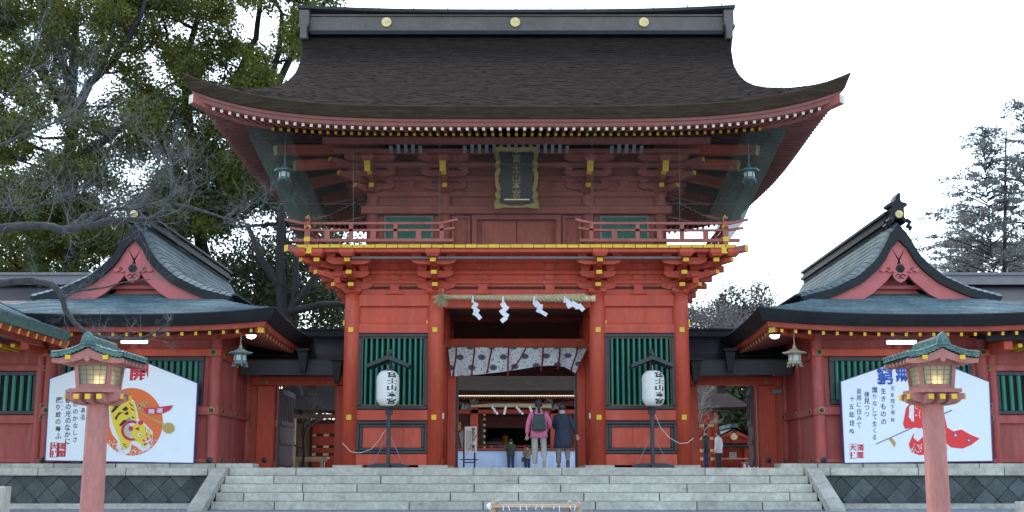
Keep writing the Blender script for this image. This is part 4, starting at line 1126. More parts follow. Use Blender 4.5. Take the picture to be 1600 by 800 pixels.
for px, s in ((392.5, -1), (1210.5, 1)):       # lit floodlights under the pavilion corners
    p = P(px, 524, -1.9); em = mat('flood_glow', (1,.9,.8), .4, 0, 1, emis=(1,.80,.58), estr=7)
    o = thing('spot_lamp', 'small lit spot lamp under the eave corner of the %s pavilion' % ('left' if s < 0 else 'right'), 'lamp', p, 'spot lamps under the pavilion eaves')
    put('housing', (MB().lathe([(.05, .18), (.10, .10), (.13, .02), (.13, .0)], 0, 0, 14), COPD), o, p)
    put('lit_bulb', (MB().lathe([(.115, .001), (.10, -.04), (.06, -.07), (.001, -.08)], 0, 0, 14), em), o, p)
    put('arm', (MB().tube([(0,0,.17), (s*.1,.1,.5)], .018, 6), COPD), o, p)
for x0, x1, row, s in ((190, 230, 534, -1), (1386, 1431, 535, 1)):
    p = P(x0, row, -1.35); q = P(x1, row, -1.35); em = mat('tube_glow', (.9,.95,1), .4, 0, 1, emis=(.9,.96,1), estr=1.6)
    o = thing('tube_light', 'white fluorescent tube hanging under the eave above the %s board' % ('tiger' if s < 0 else 'blue lettered'), 'light', ((p.x+q.x)/2, -1.35, p.z), 'fluorescent tubes above the boards')
    put('tube', (MB().tube([p, q], .045, 10), em), o)
    put('reflector', (MB().prismx([(-1.42, p.z+.045), (-1.28, p.z+.045), (-1.31, p.z+.10), (-1.39, p.z+.10)], p.x-.02, q.x+.02), GREY), o)
    for x in (p.x+.15, q.x-.15): put('hanger', (MB().tube([(x,-1.35,p.z+.1), (x,-1.35,p.z+.42)], .008, 4), GREY), o)

# ================================================================== HANGING LANTERNS
def hang_lantern(x, y, ztop, zchain, label, m_, sc=1., group=None):
    o = thing('hanging_lantern', label, 'lantern', (x, y, ztop-.5*sc), group)
    at = (x, y, ztop)
    def hexr(r): return r
    m = MB().lathe([(.03, .0), (.05, -.08), (.10, -.12), (.27, -.20), (.31, -.19), (.30, -.225), (.15, -.235)], 0, 0, 6); m.v = [(a*sc, b*sc, c*sc) for a, b, c in m.v]; put('roof', (m, m_), o, at)
    m = MB().lathe([(.16, -.235), (.165, -.44), (.20, -.46), (.20, -.485), (.15, -.50)], 0, 0, 6); m.v = [(a*sc, b*sc, c*sc) for a, b, c in m.v]; bd = put('body', (m, m_), o, at)
    m = MB(); gw = mat('milk_glass', (.42,.46,.42), .5, .3, 40)
    for k in range(6):
        a = PI/6+k*PI/3; c, d = math.cos(a)*.1435*sc, math.sin(a)*.1435*sc; t = (-math.sin(a), math.cos(a)); w_ = .055*sc
        m.add([(c-t[0]*w_, d-t[1]*w_, -.40*sc), (c+t[0]*w_, d+t[1]*w_, -.40*sc), (c+t[0]*w_, d+t[1]*w_, -.27*sc), (c-t[0]*w_, d-t[1]*w_, -.27*sc)], [(0,1,2,3)])
    put('panes', (m, gw), bd, at)
    m = MB()
    for k in range(6): a = k*PI/3; m.tube([(math.cos(a)*.15*sc, math.sin(a)*.15*sc, -.49*sc), (math.cos(a)*.2*sc, math.sin(a)*.2*sc, -.56*sc)], .02*sc, 5)
    put('feet', (m, m_), o, at)
    put('chain', (MB().tube([(0,0,0), (0,0,zchain-ztop)], .014, 5), m_), o, at)
for px, s in ((445, -1), (1170, 1)):
    p = P(px, 256, -1.55); hang_lantern(p.x, p.y, p.z, p.z+.75, 'green bronze lantern hung behind netting under the upper %s eave' % ('left' if s < 0 else 'right'), mat('green_bronze', (.07,.14,.13), .5, .2, 8), .85, 'lanterns under the upper eaves')
for px, s in ((376, -1), (1241, 1)):
    p = P(px, 540, -1.55); hang_lantern(p.x, p.y, p.z+.02, ZZ(508, -1.5), 'bronze lantern hanging from the eave corner of the %s pavilion' % ('left' if s < 0 else 'right'), mat('bronze_left', (.11,.17,.17), .5, .2, 8) if s < 0 else mat('bronze_right', (.26,.26,.19), .5, .2, 8), .95, 'lanterns hanging at the pavilion corners')

# ================================================================== NAME PLAQUE over the balcony
pq = thing('name_plaque', 'dark plaque with gold characters in a scalloped gold frame on the upper storey', 'plaque', P(807, 325, -.35))
y0 = -.45
def pp(px, py): 
    v = P(px, py, y0); return (v.x, v.z)
lean = lambda m: setattr(m, 'v', [(x, y-.22*(z-ZZ(325, y0))/1.5, z) for x, y, z in m.v])
m = MB().prism([pp(782, 318), pp(832, 318), pp(832, 240), pp(782, 240)], y0, y0+.06); lean(m); put('plaque_board', (m, BLK), pq)
out = [(773,326),(781,326),(781,321),(777,318),(781,314),(777,310),(782,304),(777,300),(783,294),(778,289),(776,282),(776,274),(780,268),(777,264),(781,259),(777,255),(779,250),(775,247),(774,236)]
top = [(774,236),(786,235),(790,237),(797,236),(800,239),(807,238),(807,234)]
L = [(772+ (a-774), b) for a, b in out]
ol = [(773,327),(772,318),(776,312),(773,306),(777,300),(774,293),(774,284),(773,276),(776,268),(773,262),(776,256),(773,250),(773,236),(784,234),(790,236),(797,235),(807,237)]
il = [(781,322),(780,314),(783,309),(780,303),(783,298),(781,292),(779,284),(780,275),(783,268),(780,262),(783,256),(780,250),(780,242),(785,241),(790,242),(797,241),(807,243)]
m = MB()
for sgn in (1, -1):
    O = [pp(807+sgn*(807-a)*-1 if sgn > 0 else a, b) for a, b in ol]; I = [pp(807+(807-a) if sgn > 0 else a, b) for a, b in il]
    O = [pp(807+(807-a), b) if sgn > 0 else pp(a, b) for a, b in ol]
    n = len(O); vs = [(x, y0-.09, z) for x, z in O]+[(x, y0-.06, z) for x, z in I]+[(x, y0+.03, z) for x, z in O]+[(x, y0+.03, z) for x, z in I]
    fs = []
    for i in range(n-1): fs += [(i, i+1, n+i+1, n+i), (i+1, i, 2*n+i, 2*n+i+1), (n+i, n+i+1, 3*n+i+1, 3*n+i)]
    m.add(vs, fs)
lean(m); put('plaque_frame', (m, GOLDD), pq)
m = MB().prism([pp(773,327), pp(773,318), pp(789,320), pp(798,323), pp(807,322), pp(816,323), pp(825,320), pp(841,318), pp(841,327), pp(833,327), pp(826,325), pp(807,326), pp(788,325), pp(781,327)], y0-.07, y0+.03); lean(m); put('plaque_foot', (m, GOLDD), pq)
m = MB(); v0 = pp(788, 313.5); v1 = pp(827, 311.8); m.box(v0[0], v1[0], y0-.03, y0-.005, v0[1], v1[1]); lean(m); put('gilt_strip', (m, mat('bright_gold', (.9,.72,.45), .3, .05, 3, metal=.3)), pq)
m = MB()
for ch, row in zip('富士山本宮', (251, 266, 280, 291, 304)):
    x, z = pp(807, row); put_glyph(m, ch, x, z, .225, y0-.012, sx=1.05, bold=.012)
lean(m); put('lettering', (m, GOLDD), pq)

# ================================================================== SACRED ROPE, SHIDE, CURTAIN
rp = thing('sacred_rope', 'thick twisted straw rope hung across the gate opening with a frayed end', 'rope', P(805, 466, -.45))
y0 = -.42
m = MB(); N = 150
for k in range(3):
    pts, rs = [], []
    for i in range(N+1):
        t = i/N; px = 692+(912-692)*t; c = P(px, 463.7+.9*math.sin(t*PI)+1.6*t, y0)
        R = .045+.052*t; a = 2*PI*(t*13+k/3)
        pts.append(c+Vector((0, math.cos(a)*R*.62, math.sin(a)*R*.62))); rs.append(R*.60)
    m.tube(pts, rs, 7)
put('twisted_strands', (m, STRAW), rp)
m = MB(); c = lambda px: P(px, 466.4, y0)
m.tube([c(908), c(912), c(917), c(921), c(924), c(930)], [.075, .07, .085, .055, .075, .09], 12); put('bound_end', (m, mat('pale_straw', (.62,.52,.33), .8, .15, 20)), rp)
m = MB()
for px in (905.5, 921): m.tube([P(px, 461, y0-.08), P(px, 471, y0-.09)], .012, 4)
put('binding', (m, mat('gold_cord', (.62,.36,.08), .6, .1, 9)), rp)
m = MB(); c = P(681, 465, y0)
for i in range(230):
    d = Vector((random.gauss(-.4, 1), random.gauss(-.1, .5), random.gauss(-.35, 1))).normalized()
    L = random.uniform(.10, .26); st0 = P(692, 464, y0)+Vector((random.uniform(-.06,.02),)*1+(random.uniform(-.03,.03), random.uniform(-.03,.03)))
    m.tube([st0, st0+d*L*.5, st0+d*L+Vector((0,0,-.05))], [.006, .005, .003], 3)
put('frayed_end', (m, mat('dry_straw', (.40,.38,.22), .9, .3, 25)), rp)
def shide(px, top, pts, label, Y=-.52, wid=7.0, parent=None):
    """zigzag paper streamer: list of pixel positions of the lozenge folds"""
    o = thing('paper_streamer', label, 'streamer', P(px, top, Y), 'folded paper streamers on the gate rope')
    m = MB()
    for i, (a, b) in enumerate(zip(pts, pts[1:])):
        pass
    for i, (cx, cy, ang, L, Wd_) in enumerate(pts):
        u = Vector((math.cos(ang), math.sin(ang))); v = Vector((-u.y, u.x))
        q = [Vector((cx, cy))+u*a*L/2+v*b*Wd_/2 for a, b in ((-1,-1),(1,-1),(1,1),(-1,1))]
        yy = Y-.012*(i % 2)-.004*i
        m.add([P(p.x, p.y, yy) for p in q]+[P(p.x, p.y, yy+.006) for p in q], [(0,1,2,3),(7,6,5,4),(0,4,5,1),(1,5,6,2),(2,6,7,3),(3,7,4,0)])
    put('paper', (m, SHIDE), o)
    put('twist', (MB().tube([P(px, top-2, Y+.02), P(px, top+4, Y-.01), P(px+.3, top+8, Y-.01)], [.02, .03, .035], 6), SHIDE), o)
r = math.radians
shide(738.5, 465, [(742,478,r(118),11,7.5),(744.5,485,r(35),9,7),(743,489,r(118),9,7),(747.5,494,r(50),11,6.5)], 'leftmost white zigzag paper streamer on the gate rope')
shide(785.8, 465, [(786.5,476,r(60),7,8),(790,480,r(35),10,6.5),(785.5,486,r(-35),10,7),(790,492,r(35),10,7),(787.5,499,r(-40),11,7)], 'straight hanging zigzag paper streamer left of the rope centre')
shide(834.5, 465, [(838,474.5,r(50),8,9),(843.5,479,r(10),9,8),(842,484.5,r(110),8,7),(849,489,r(32),13,6)], 'third white zigzag paper streamer from the left on the gate rope')
shide(882, 465, [(887,471.5,r(38),11,7),(890,477,r(-30),9,7.5),(897,475.5,r(30),10,8),(903,479,r(-5),9,8),(908,480.5,r(50),12,7)], 'rightmost paper streamer blown sideways on the gate rope')

cur_top = [(700.3, 542.3), (917.8, 543.8)]
bot = [(705.2,588.0),(714,587.8),(726,587.2),(740,586),(754,584.6),(767,583),(784,581.2),(800,579),(816,576.5),(833,573.6),(846,571.8),(860,571),(872,571.6),(882,573.4),(892,578.5),(899,583.6),(908.5,561),(917.6,544.2)]
CM = bpy.data.materials.new('printed_curtain'); CM.use_nodes = True
n_ = CM.node_tree.nodes; l_ = CM.node_tree.links; bs = n_['Principled BSDF']; bs.inputs['Roughness'].default_value = .85
uvn = n_.new('ShaderNodeUVMap'); uvn.uv_map = 'UVMap'
def cell(off, sc_):
    mp = n_.new('ShaderNodeMapping'); mp.inputs['Location'].default_value = off; l_.new(uvn.outputs[0], mp.inputs[0])
    fr = n_.new('ShaderNodeVectorMath'); fr.operation = 'FRACTION'; l_.new(mp.outputs[0], fr.inputs[0])
    sb = n_.new('ShaderNodeVectorMath'); sb.operation = 'SUBTRACT'; sb.inputs[1].default_value = (.5,.5,0); l_.new(fr.outputs[0], sb.inputs[0])
    ml = n_.new('ShaderNodeVectorMath'); ml.operation = 'MULTIPLY'; ml.inputs[1].default_value = sc_; l_.new(sb.outputs[0], ml.inputs[0])
    ln = n_.new('ShaderNodeVectorMath'); ln.operation = 'LENGTH'; l_.new(ml.outputs[0], ln.inputs[0]); return ln.outputs['Value']
d1 = cell((0,0,0), (1,1.25,0)); d2 = cell((.5,.5,0), (1,1.25,0))
mn = n_.new('ShaderNodeMath'); mn.operation = 'MINIMUM'; l_.new(d1, mn.inputs[0]); l_.new(d2, mn.inputs[1])
rr = n_.new('ShaderNodeValToRGB'); rr.color_ramp.interpolation = 'CONSTANT'
cols = [(0,(.16,.17,.20)),(.03,(.05,.05,.07)),(.08,(.24,.25,.29)),(.10,(.07,.07,.09)),(.155,(.55,.58,.62)),(.175,(.22,.23,.26)),(.19,(.72,.78,.80))]
while len(rr.color_ramp.elements) < len(cols): rr.color_ramp.elements.new(.5)
for e, (p_, c_) in zip(rr.color_ramp.elements, cols): e.position = p_; e.color = (*c_, 1)
l_.new(mn.outputs[0], rr.inputs[0])
wv = n_.new('ShaderNodeTexVoronoi'); wv.inputs['Scale'].default_value = 9; l_.new(uvn.outputs[0], wv.inputs[0])
wr = n_.new('ShaderNodeValToRGB'); wr.color_ramp.elements[0].position = .28; wr.color_ramp.elements[1].position = .36; wr.color_ramp.elements[0].color = (.42,.44,.48,1); wr.color_ramp.elements[1].color = (1,1,1,1)
l_.new(wv.outputs['Distance'], wr.inputs[0])
gt_ = n_.new('ShaderNodeMath'); gt_.operation = 'GREATER_THAN'; gt_.inputs[1].default_value = .22; l_.new(mn.outputs[0], gt_.inputs[0])
mx_ = n_.new('ShaderNodeMix'); mx_.data_type = 'RGBA'; mx_.inputs[6].default_value = (1,1,1,1); l_.new(gt_.outputs[0], mx_.inputs[0]); l_.new(wr.outputs[0], mx_.inputs[7])
m2_ = n_.new('ShaderNodeMix'); m2_.data_type = 'RGBA'; m2_.blend_type = 'MULTIPLY'; m2_.inputs[0].default_value = 1; l_.new(rr.outputs[0], m2_.inputs[6]); l_.new(mx_.outputs[2], m2_.inputs[7]); l_.new(m2_.outputs[2], bs.inputs['Base Color'])
ct = thing('gate_curtain', 'white curtain printed with dark flower roundels blown up inside the gate', 'curtain', P(808, 543, 2.2))
yC = 2.2; NU, NV = 90, 14
def bz(px):
    for (a, b), (c_, d_) in zip(bot, bot[1:]):
        if px <= c_: return b+(d_-b)*(px-a)/(c_-a) if c_ > a else d_
    return bot[-1][1]
m = MB(); uvs = []
for j in range(NV+1):
    for i in range(NU+1):
        u = i/NU; v = j/NV
        pxb = 705.2+(917.6-705.2)*u; pxt = 700.3+(917.8-700.3)*u
        px = pxt+(pxb-pxt)*v; pyt = 542.4+1.4*u+.9*math.sin(u*PI*8)**2*.8; py = pyt+(bz(pxb)-pyt)*v
        y = yC-.55*v*max(0,(u-.25))*1.2+.05*math.sin(u*38)*v+.04*math.sin(u*13+3*v)*v
        p = P(px, py, y); m.v.append(tuple(p)); full = 46.*(1 if 1 else 1); uvs.append((u*6.4, -(py-542)/46*1.42*(1+.35*max(0,u-.3))))
for j in range(NV):
    for i in range(NU): a = j*(NU+1)+i; m.f.append((a, a+NU+1, a+NU+2, a+1)); m.m.append(0)
me = m.mesh('curtain_cloth', CM, True); uvl = me.uv_layers.new(name='UVMap')
for lp in me.loops: uvl.data[lp.index].uv = uvs[lp.vertex_index]
co = put('curtain_cloth', me, ct)
RIB = mat('wine_ribbon', (.17,.015,.035), .6, .1, 8)
for i, (tx, bx_, by) in enumerate(((713,708,588),(741,737,588),(768,761,583),(795,793,590),(822,799,578),(849,845,580),(875,871,577),(902,892,580))):
    y = yC-.10
    N = 7; pts = []
    for k in range(N):
        t = k/(N-1); sway = 1.4*math.sin(t*5+i)
        pts.append(P(tx+(bx_-tx)*t**1.3+sway*t*(1-t)*2, 543+(by-543)*t, y-.30*t-.45*t*max(0, i/8-.25)))
    m = MB(); vs = []
    for k, p in enumerate(pts): w_ = .022 if k < N-1 else .035; vs += [p+Vector((-w_,0,0)), p+Vector((w_,-.01,0)), p+Vector((w_,.004,0)), p+Vector((-w_,.014,0))]
    fs = [(k*4+q, k*4+4+q, k*4+4+(q+1)%4, k*4+(q+1)%4) for k in range(N-1) for q in range(4)]+[(0,1,2,3), tuple(4*(N-1)+q for q in (3,2,1,0))]
    m.add(vs, fs); put('ribbon', (m, RIB), ct)
put('curtain_rod', (MB().tube([P(700, 542, yC+.03), P(918, 543, yC+.03)], .015, 6), WOOD), ct)
# ================================================================== PAINTED VOTIVE BOARDS
YBD = -.98
OR = mat('orange_paint', (.80,.16,.03), .5, .05, 3); YT = mat('tiger_yellow', (.80,.56,.03), .5, .05, 3); BR = mat('bright_red', (.78,.03,.03), .5, .06, 3)
BKP = mat('black_paint', (.012,.012,.012), .5, .1, 3); WP = mat('white_print', (.78,.80,.80), .5, .02, 3); BRN = mat('tan_paint', (.48,.33,.10), .5, .08, 3)
GRYP = mat('grey_print', (.42,.46,.45), .5, .05, 3); WINE = mat('wine_print', (.55,.02,.07), .5, .06, 3)
def layer(name, polys, m_, parent, k, Y=YBD):
    """flat print: thin outlines k*4 mm proud of the board"""
    m = MB(); y = Y-.004*k
    for pg in polys:
        pts = [P(a, b, y) for a, b in pg]
        area = sum(p.x*q.z-q.x*p.z for p, q in zip(pts, pts[1:]+pts[:1]))
        if area < 0: pts = pts[::-1]
        m.add(pts, [tuple(range(len(pts)))])
    return put(name, (m, m_), parent)
def ell(cx, cy, rx, ry, a=0, n=24, a0=0, a1=2*PI):
    return [(cx+rx*math.cos(t)*math.cos(a)-ry*math.sin(t)*math.sin(a), cy+rx*math.cos(t)*math.sin(a)+ry*math.sin(t)*math.cos(a)) for t in np.linspace(a0, a1, n, endpoint=False)]
def board(corners, label, px_mid, edge):
    o = thing('painted_board', label, 'board', P(px_mid, 722, YBD), 'votive boards in front of the pavilions')
    pts = [(P(a, b, YBD).x, P(a, b, YBD).z) for a, b in corners]
    put('board_panel', (MB().prism(pts, YBD, YBD+.05), PAPER), o)
    m = MB()
    n = len(pts); c = (sum(p[0] for p in pts)/n, sum(p[1] for p in pts)/n)
    for i in range(n):
        p, q = pts[i], pts[(i+1)%n]
        p2, q2 = [(a[0]+(a[0]-c[0])*.012, a[1]+(a[1]-c[1])*.018) for a in (p, q)]
        m.add([(p[0],YBD-.01,p[1]),(q[0],YBD-.01,q[1]),(q2[0],YBD-.01,q2[1]),(p2[0],YBD-.01,p2[1]),(p[0],YBD+.12,p[1]),(q[0],YBD+.12,q[1]),(q2[0],YBD+.12,q2[1]),(p2[0],YBD+.12,p2[1])],
            [(0,1,2,3),(0,4,5,1),(3,2,6,7),(4,7,6,5),(0,3,7,4),(1,5,6,2)])
    put('board_edge', (m, PURP), o)
    for t in (.2, .5, .8):
        x = pts[-1][0]*(1-t)+pts[-2][0]*t; put('board_foot', (B(x-.12, x+.12, YBD-.0+.02, YBD+.14, FZ, pts[-1][1]-.004), BLK), o)
    return o
bl = board([(78,592.5),(190,551.5),(308,599),(302,723),(71,719)][::1], 'white house shaped board painted with a yellow tiger on an orange sun', 190, PURP)
T = lambda zx, zy: (150+zx/4.706, 560+zy/4.706)
layer('orange_sun', [[T(*p) for p in ell(262, 466, 230, 249, 0, 48)]], OR, bl, 1)
layer('tiger_outline', [[T(*p) for p in ((92,340),(120,312),(170,300),(245,283),(285,320),(305,400),(312,445),(350,470),(418,540),(415,590),(380,615),(398,640),(390,672),(340,684),(318,662),(262,630),(250,690),(215,710),(170,700),(150,650),(160,610),(120,560),(100,500),(98,420))]], WP, bl, 2)
layer('tiger_body', [[T(*p) for p in ((98,345),(125,322),(172,308),(240,292),(278,325),(296,400),(300,450),(240,470),(245,560),(262,605),(245,650),(225,668),(188,662),(176,610),(150,545),(122,480),(108,410))],
    [T(*p) for p in ((262,500),(300,478),(350,490),(395,525),(412,560),(400,590),(365,608),(382,628),(372,650),(345,655),(325,622),(285,605),(258,560))]], YT, bl, 3)
st_ = [((110,392),(140,350),(185,340),(160,362),(125,400)),((120,360),(150,325),(200,318),(160,340)),((190,375),(220,350),(240,372),(215,390)),((135,440),(165,398),(205,392),(165,420),(150,455)),((205,405),(235,388),(240,410),(222,418)),
       ((168,490),(200,455),(235,448),(215,475),(180,500)),((240,320),(280,355),(262,350),(250,338)),((250,355),(285,385),(262,380)),((190,320),(225,305),(222,318)),((260,420),(290,440),(268,440)),((200,640),(232,655),(210,655)),((345,630),(380,620),(360,640)),
       ((285,518),(325,502),(300,525)),((300,500),(322,530),(310,528)),((360,512),(372,528),(362,524)),((272,590),(300,602),(280,602)),((195,622),(230,640),(205,636))]
layer('tiger_stripes', [[T(*p) for p in s_] for s_ in st_], BKP, bl, 4)
ring = [T(*p) for p in ell(262, 530, 78, 76, 0, 18, PI*.42, PI*1.75)]+[T(*p) for p in ell(262, 530, 58, 56, 0, 18, PI*.42, PI*1.75)][::-1]
m_ring = MB(); y = YBD-.016*1.2
n = len(ring)//2; vs = [P(a, b, y) for a, b in ring]; m_ring.add(vs, [(i, i+1, 2*n-2-i, 2*n-1-i) for i in range(n-1)]); put('tiger_collar', (m_ring, WINE), bl)
layer('tiger_bib', [[T(*p) for p in ((215,500),(245,480),(255,520),(262,575),(235,580),(212,545))]], GRYP, bl, 4)
layer('tiger_ears', [[T(*p) for p in ell(256, 516, 17, 19)], [T(*p) for p in ell(328, 472, 20, 17)]], WINE, bl, 5)
layer('tiger_mouth', [[T(*p) for p in ((340,600),(372,585),(410,560),(412,582),(385,600),(350,612))]], BR, bl, 5)
layer('tiger_teeth', [[T(*p) for p in ((355,596),(372,590),(376,600),(360,604))], [T(*p) for p in ((385,580),(400,572),(402,582),(388,592))]], WP, bl, 6)
layer('tiger_eyes', [[T(*p) for p in ell(322, 560, 15, 13)], [T(*p) for p in ell(378, 527, 11, 12)]], WP, bl, 5)
layer('tiger_pupils', [[T(*p) for p in ell(324, 561, 6, 6)], [T(*p) for p in ell(380, 528, 5, 5)]], BKP, bl, 6)
layer('blue_touches', [[T(*p) for p in ell(372, 560, 8, 9)], [T(*p) for p in ((232,438),(250,432),(255,452),(238,458))]], mat('sky_blue_print', (.06,.32,.55), .5, .05, 3), bl, 6)
dots = []
for i in range(170):
    a = random.uniform(PI*.05, PI*.95); q = random.uniform(.80, .99); zx, zy = 262+226*q*math.cos(a), 466+246*q*math.sin(a)
    if zy > 600: dots.append([T(*p) for p in ell(zx, zy, random.uniform(3,7), random.uniform(2,4), random.uniform(0,3), 6)])
layer('white_spray', dots, WP, bl, 5)['kind'] = 'stuff'
layer('mallet', [[T(*p) for p in ((303,392),(312,386),(500,478),(494,492))], [T(*p) for p in ell(534, 512, 44, 40)], [T(*p) for p in ell(322, 355, 24, 22)], [T(*p) for p in ell(356, 334, 22, 20)]], BRN, bl, 4)
layer('mallet_marks', [[T(*p) for p in s_] for s_ in (((312,345),(322,340),(326,352),(316,356)),((330,362),(340,356),(342,368)),((348,325),(360,322),(358,334)),((366,336),(374,340),(364,348)))], BKP, bl, 5)
layer('pennant', [[T(*p) for p in ((355,366),(380,362),(440,362),(500,352),(569,343),(545,380),(500,402),(440,412),(372,408),(355,388))]], WINE, bl, 4)
m = MB()
for ch, zx, zy in (('開',408,390),('運',468,384)):
    a, b = T(zx, zy); p = P(a, b, YBD-.02); put_glyph(m, ch, p.x, p.z, .12, YBD-.02, sx=1.3, bold=.02)
put('pennant_lettering', (m, WP), bl)
m = MB(); p = P(217.5, 581.5, YBD-.006); put_glyph(m, '開', p.x, p.z, .44, YBD-.006, sx=1.12, bold=.035)
p = P(180, 575, YBD-.006); put_glyph(m, '運', p.x, p.z, .44, YBD-.006, bold=.035); put('title_lettering', (m, INKR), bl)
m = MB()
for s_, px, py, st, sz in (('揺り蚊の舞ふ', 91, 625, 11.3, .155), ('早春の光のなかに', 106, 614, 10.8, .16), ('もののかなしさ', 117.5, 621, 11.0, .15), ('中ある', 129.5, 630, 11, .15), ('天皇陛下御製', 144, 602, 9.6, .12)):
    for i, ch in enumerate(s_):
        p = P(px+random.uniform(-.6,.6), py+i*st, YBD-.006); put_glyph(m, ch, p.x, p.z, sz*random.uniform(.9,1.1), YBD-.006, sx=.9, bold=.012, shear=.06)
for i, ch in enumerate('ゆすりか'):
    p = P(97.5, 622+i*6, YBD-.006); put_glyph(m, ch, p.x, p.z, .05, YBD-.006)
put('verse_lettering', (m, INK), bl)
def seal(o, cx, cy, w_=11.6):
    m = MB(); y = YBD-.006
    def fr(x0, y0, x1, y1, t=.9):
        for a, b, c, d in ((x0,y0,x1,y0+t),(x0,y1-t,x1,y1),(x0,y0,x0+t,y1),(x1-t,y0,x1,y1)):
            A, C = P(a, b, y), P(c, d, y); m.add([(A.x,y,A.z),(A.x,y,C.z),(C.x,y,C.z),(C.x,y,A.z)], [(0,1,2,3)])
            
    fr(cx-w_, cy-w_, cx-.4, cy+w_); fr(cx+.4, cy-w_+1, cx+w_, cy+w_-1)
    for ch, a, b in (('大', cx-w_/2, cy-w_/2), ('社', cx-w_/2, cy+w_/2), ('淺', cx+w_/2, cy-w_/2), ('間', cx+w_/2, cy+w_/2)):
        p = P(a, b, y); put_glyph(m, ch, p.x, p.z, .155, y-.003, bold=.03)
    put('red_seal', (m, INKR), o)
seal(bl, 90.5, 703)
br_ = board([(1314,596.5),(1436,554),(1545,597),(1550.5,720),(1320,723)], 'white house shaped board lettered in blue with a red robed figure', 1432, PURP)
seal(br_, 1338.5, 705)
m = MB()
for ch, px, py, sz in (('窮', 1382.5, 587, .44), ('無', 1411, 584, .40)):
    p = P(px, py, YBD-.006); put_glyph(m, ch, p.x, p.z, sz, YBD-.006, sx=.95, bold=.03)
put('title_lettering', (m, INKB), br_)
m = MB()
for s_, px, py, st, sz, b in (('十五年経ぬ', 1331, 623, 12.6, .155, .012), ('皇居に住みて', 1342.5, 611, 10.6, .15, .008), ('様見つつ', 1354.5, 616, 10.5, .15, .01), ('織りなして生くる', 1366.5, 609, 10.6, .15, .01), ('生きものの', 1380.5, 611, 12, .16, .014), ('天皇陛下御製', 1394.5, 607, 9.8, .115, .004)):
    for i, ch in enumerate(s_):
        p = P(px+random.uniform(-.5,.5), py+i*st, YBD-.006); put_glyph(m, ch, p.x, p.z, sz*random.uniform(.9,1.1), YBD-.006, sx=.9, bold=b, shear=.06)
put('verse_lettering', (m, mat('dark_blue_ink', (.03,.06,.17), .5, .2, 5)), br_)
layer('staff', [[(1368,695),(1369,693),(1487,640),(1488,641.5)]], mat('slate_print', (.10,.10,.22), .5, .1, 3), br_, 1)
layer('fan', [[(1388,685),(1393,683),(1400,692),(1398,699)]], BRN, br_, 2)
layer('red_robe', [[(1416,637),(1424,628),(1466,628),(1475,646),(1480,668),(1490,674),(1502,671),(1518,680),(1531,685),(1518,695),(1504,701),(1486,699),(1478,692),(1480,702),(1475,709),(1436,711),(1424,706),(1420,694),(1427,678),(1440,670),(1430,668),(1414,670),(1411,662)]], BR, br_, 2)
for q in ([(1421,635),(1428,630),(1428,660),(1420,652)], [(1429,676),(1440,668),(1445,680),(1434,690),(1427,684)], [(1474,676),(1478,674),(1477,682)]): layer('white_fold', [q], WP, br_, 3)
dots = [[*ell(random.uniform(1424,1440), random.uniform(694,708), 1.3, .8, random.uniform(0,3), 6)] for i in range(26)] + [[*ell(random.uniform(1470,1478), random.uniform(684,706), 1.2, .8, random.uniform(0,3), 6)] for i in range(14)] + [[*ell(random.uniform(1424,1438), random.uniform(634,658), 1.1, .7, random.uniform(0,3), 6)] for i in range(16)]
layer('robe_pattern', dots, WP, br_, 4)['kind'] = 'stuff'
layer('robe_flowers', [[*ell(1493, 680, 3.4, 3.4, 0, 8)], [*ell(1514, 688, 2.8, 2.8, 0, 8)]], mat('violet_print', (.20,.12,.42), .5, .1, 3), br_, 4)
layer('robe_flowers', [[*ell(1493, 680, 1.5, 1.5, 0, 8)], [*ell(1514, 688, 1.2, 1.2, 0, 8)]], WP, br_, 5)

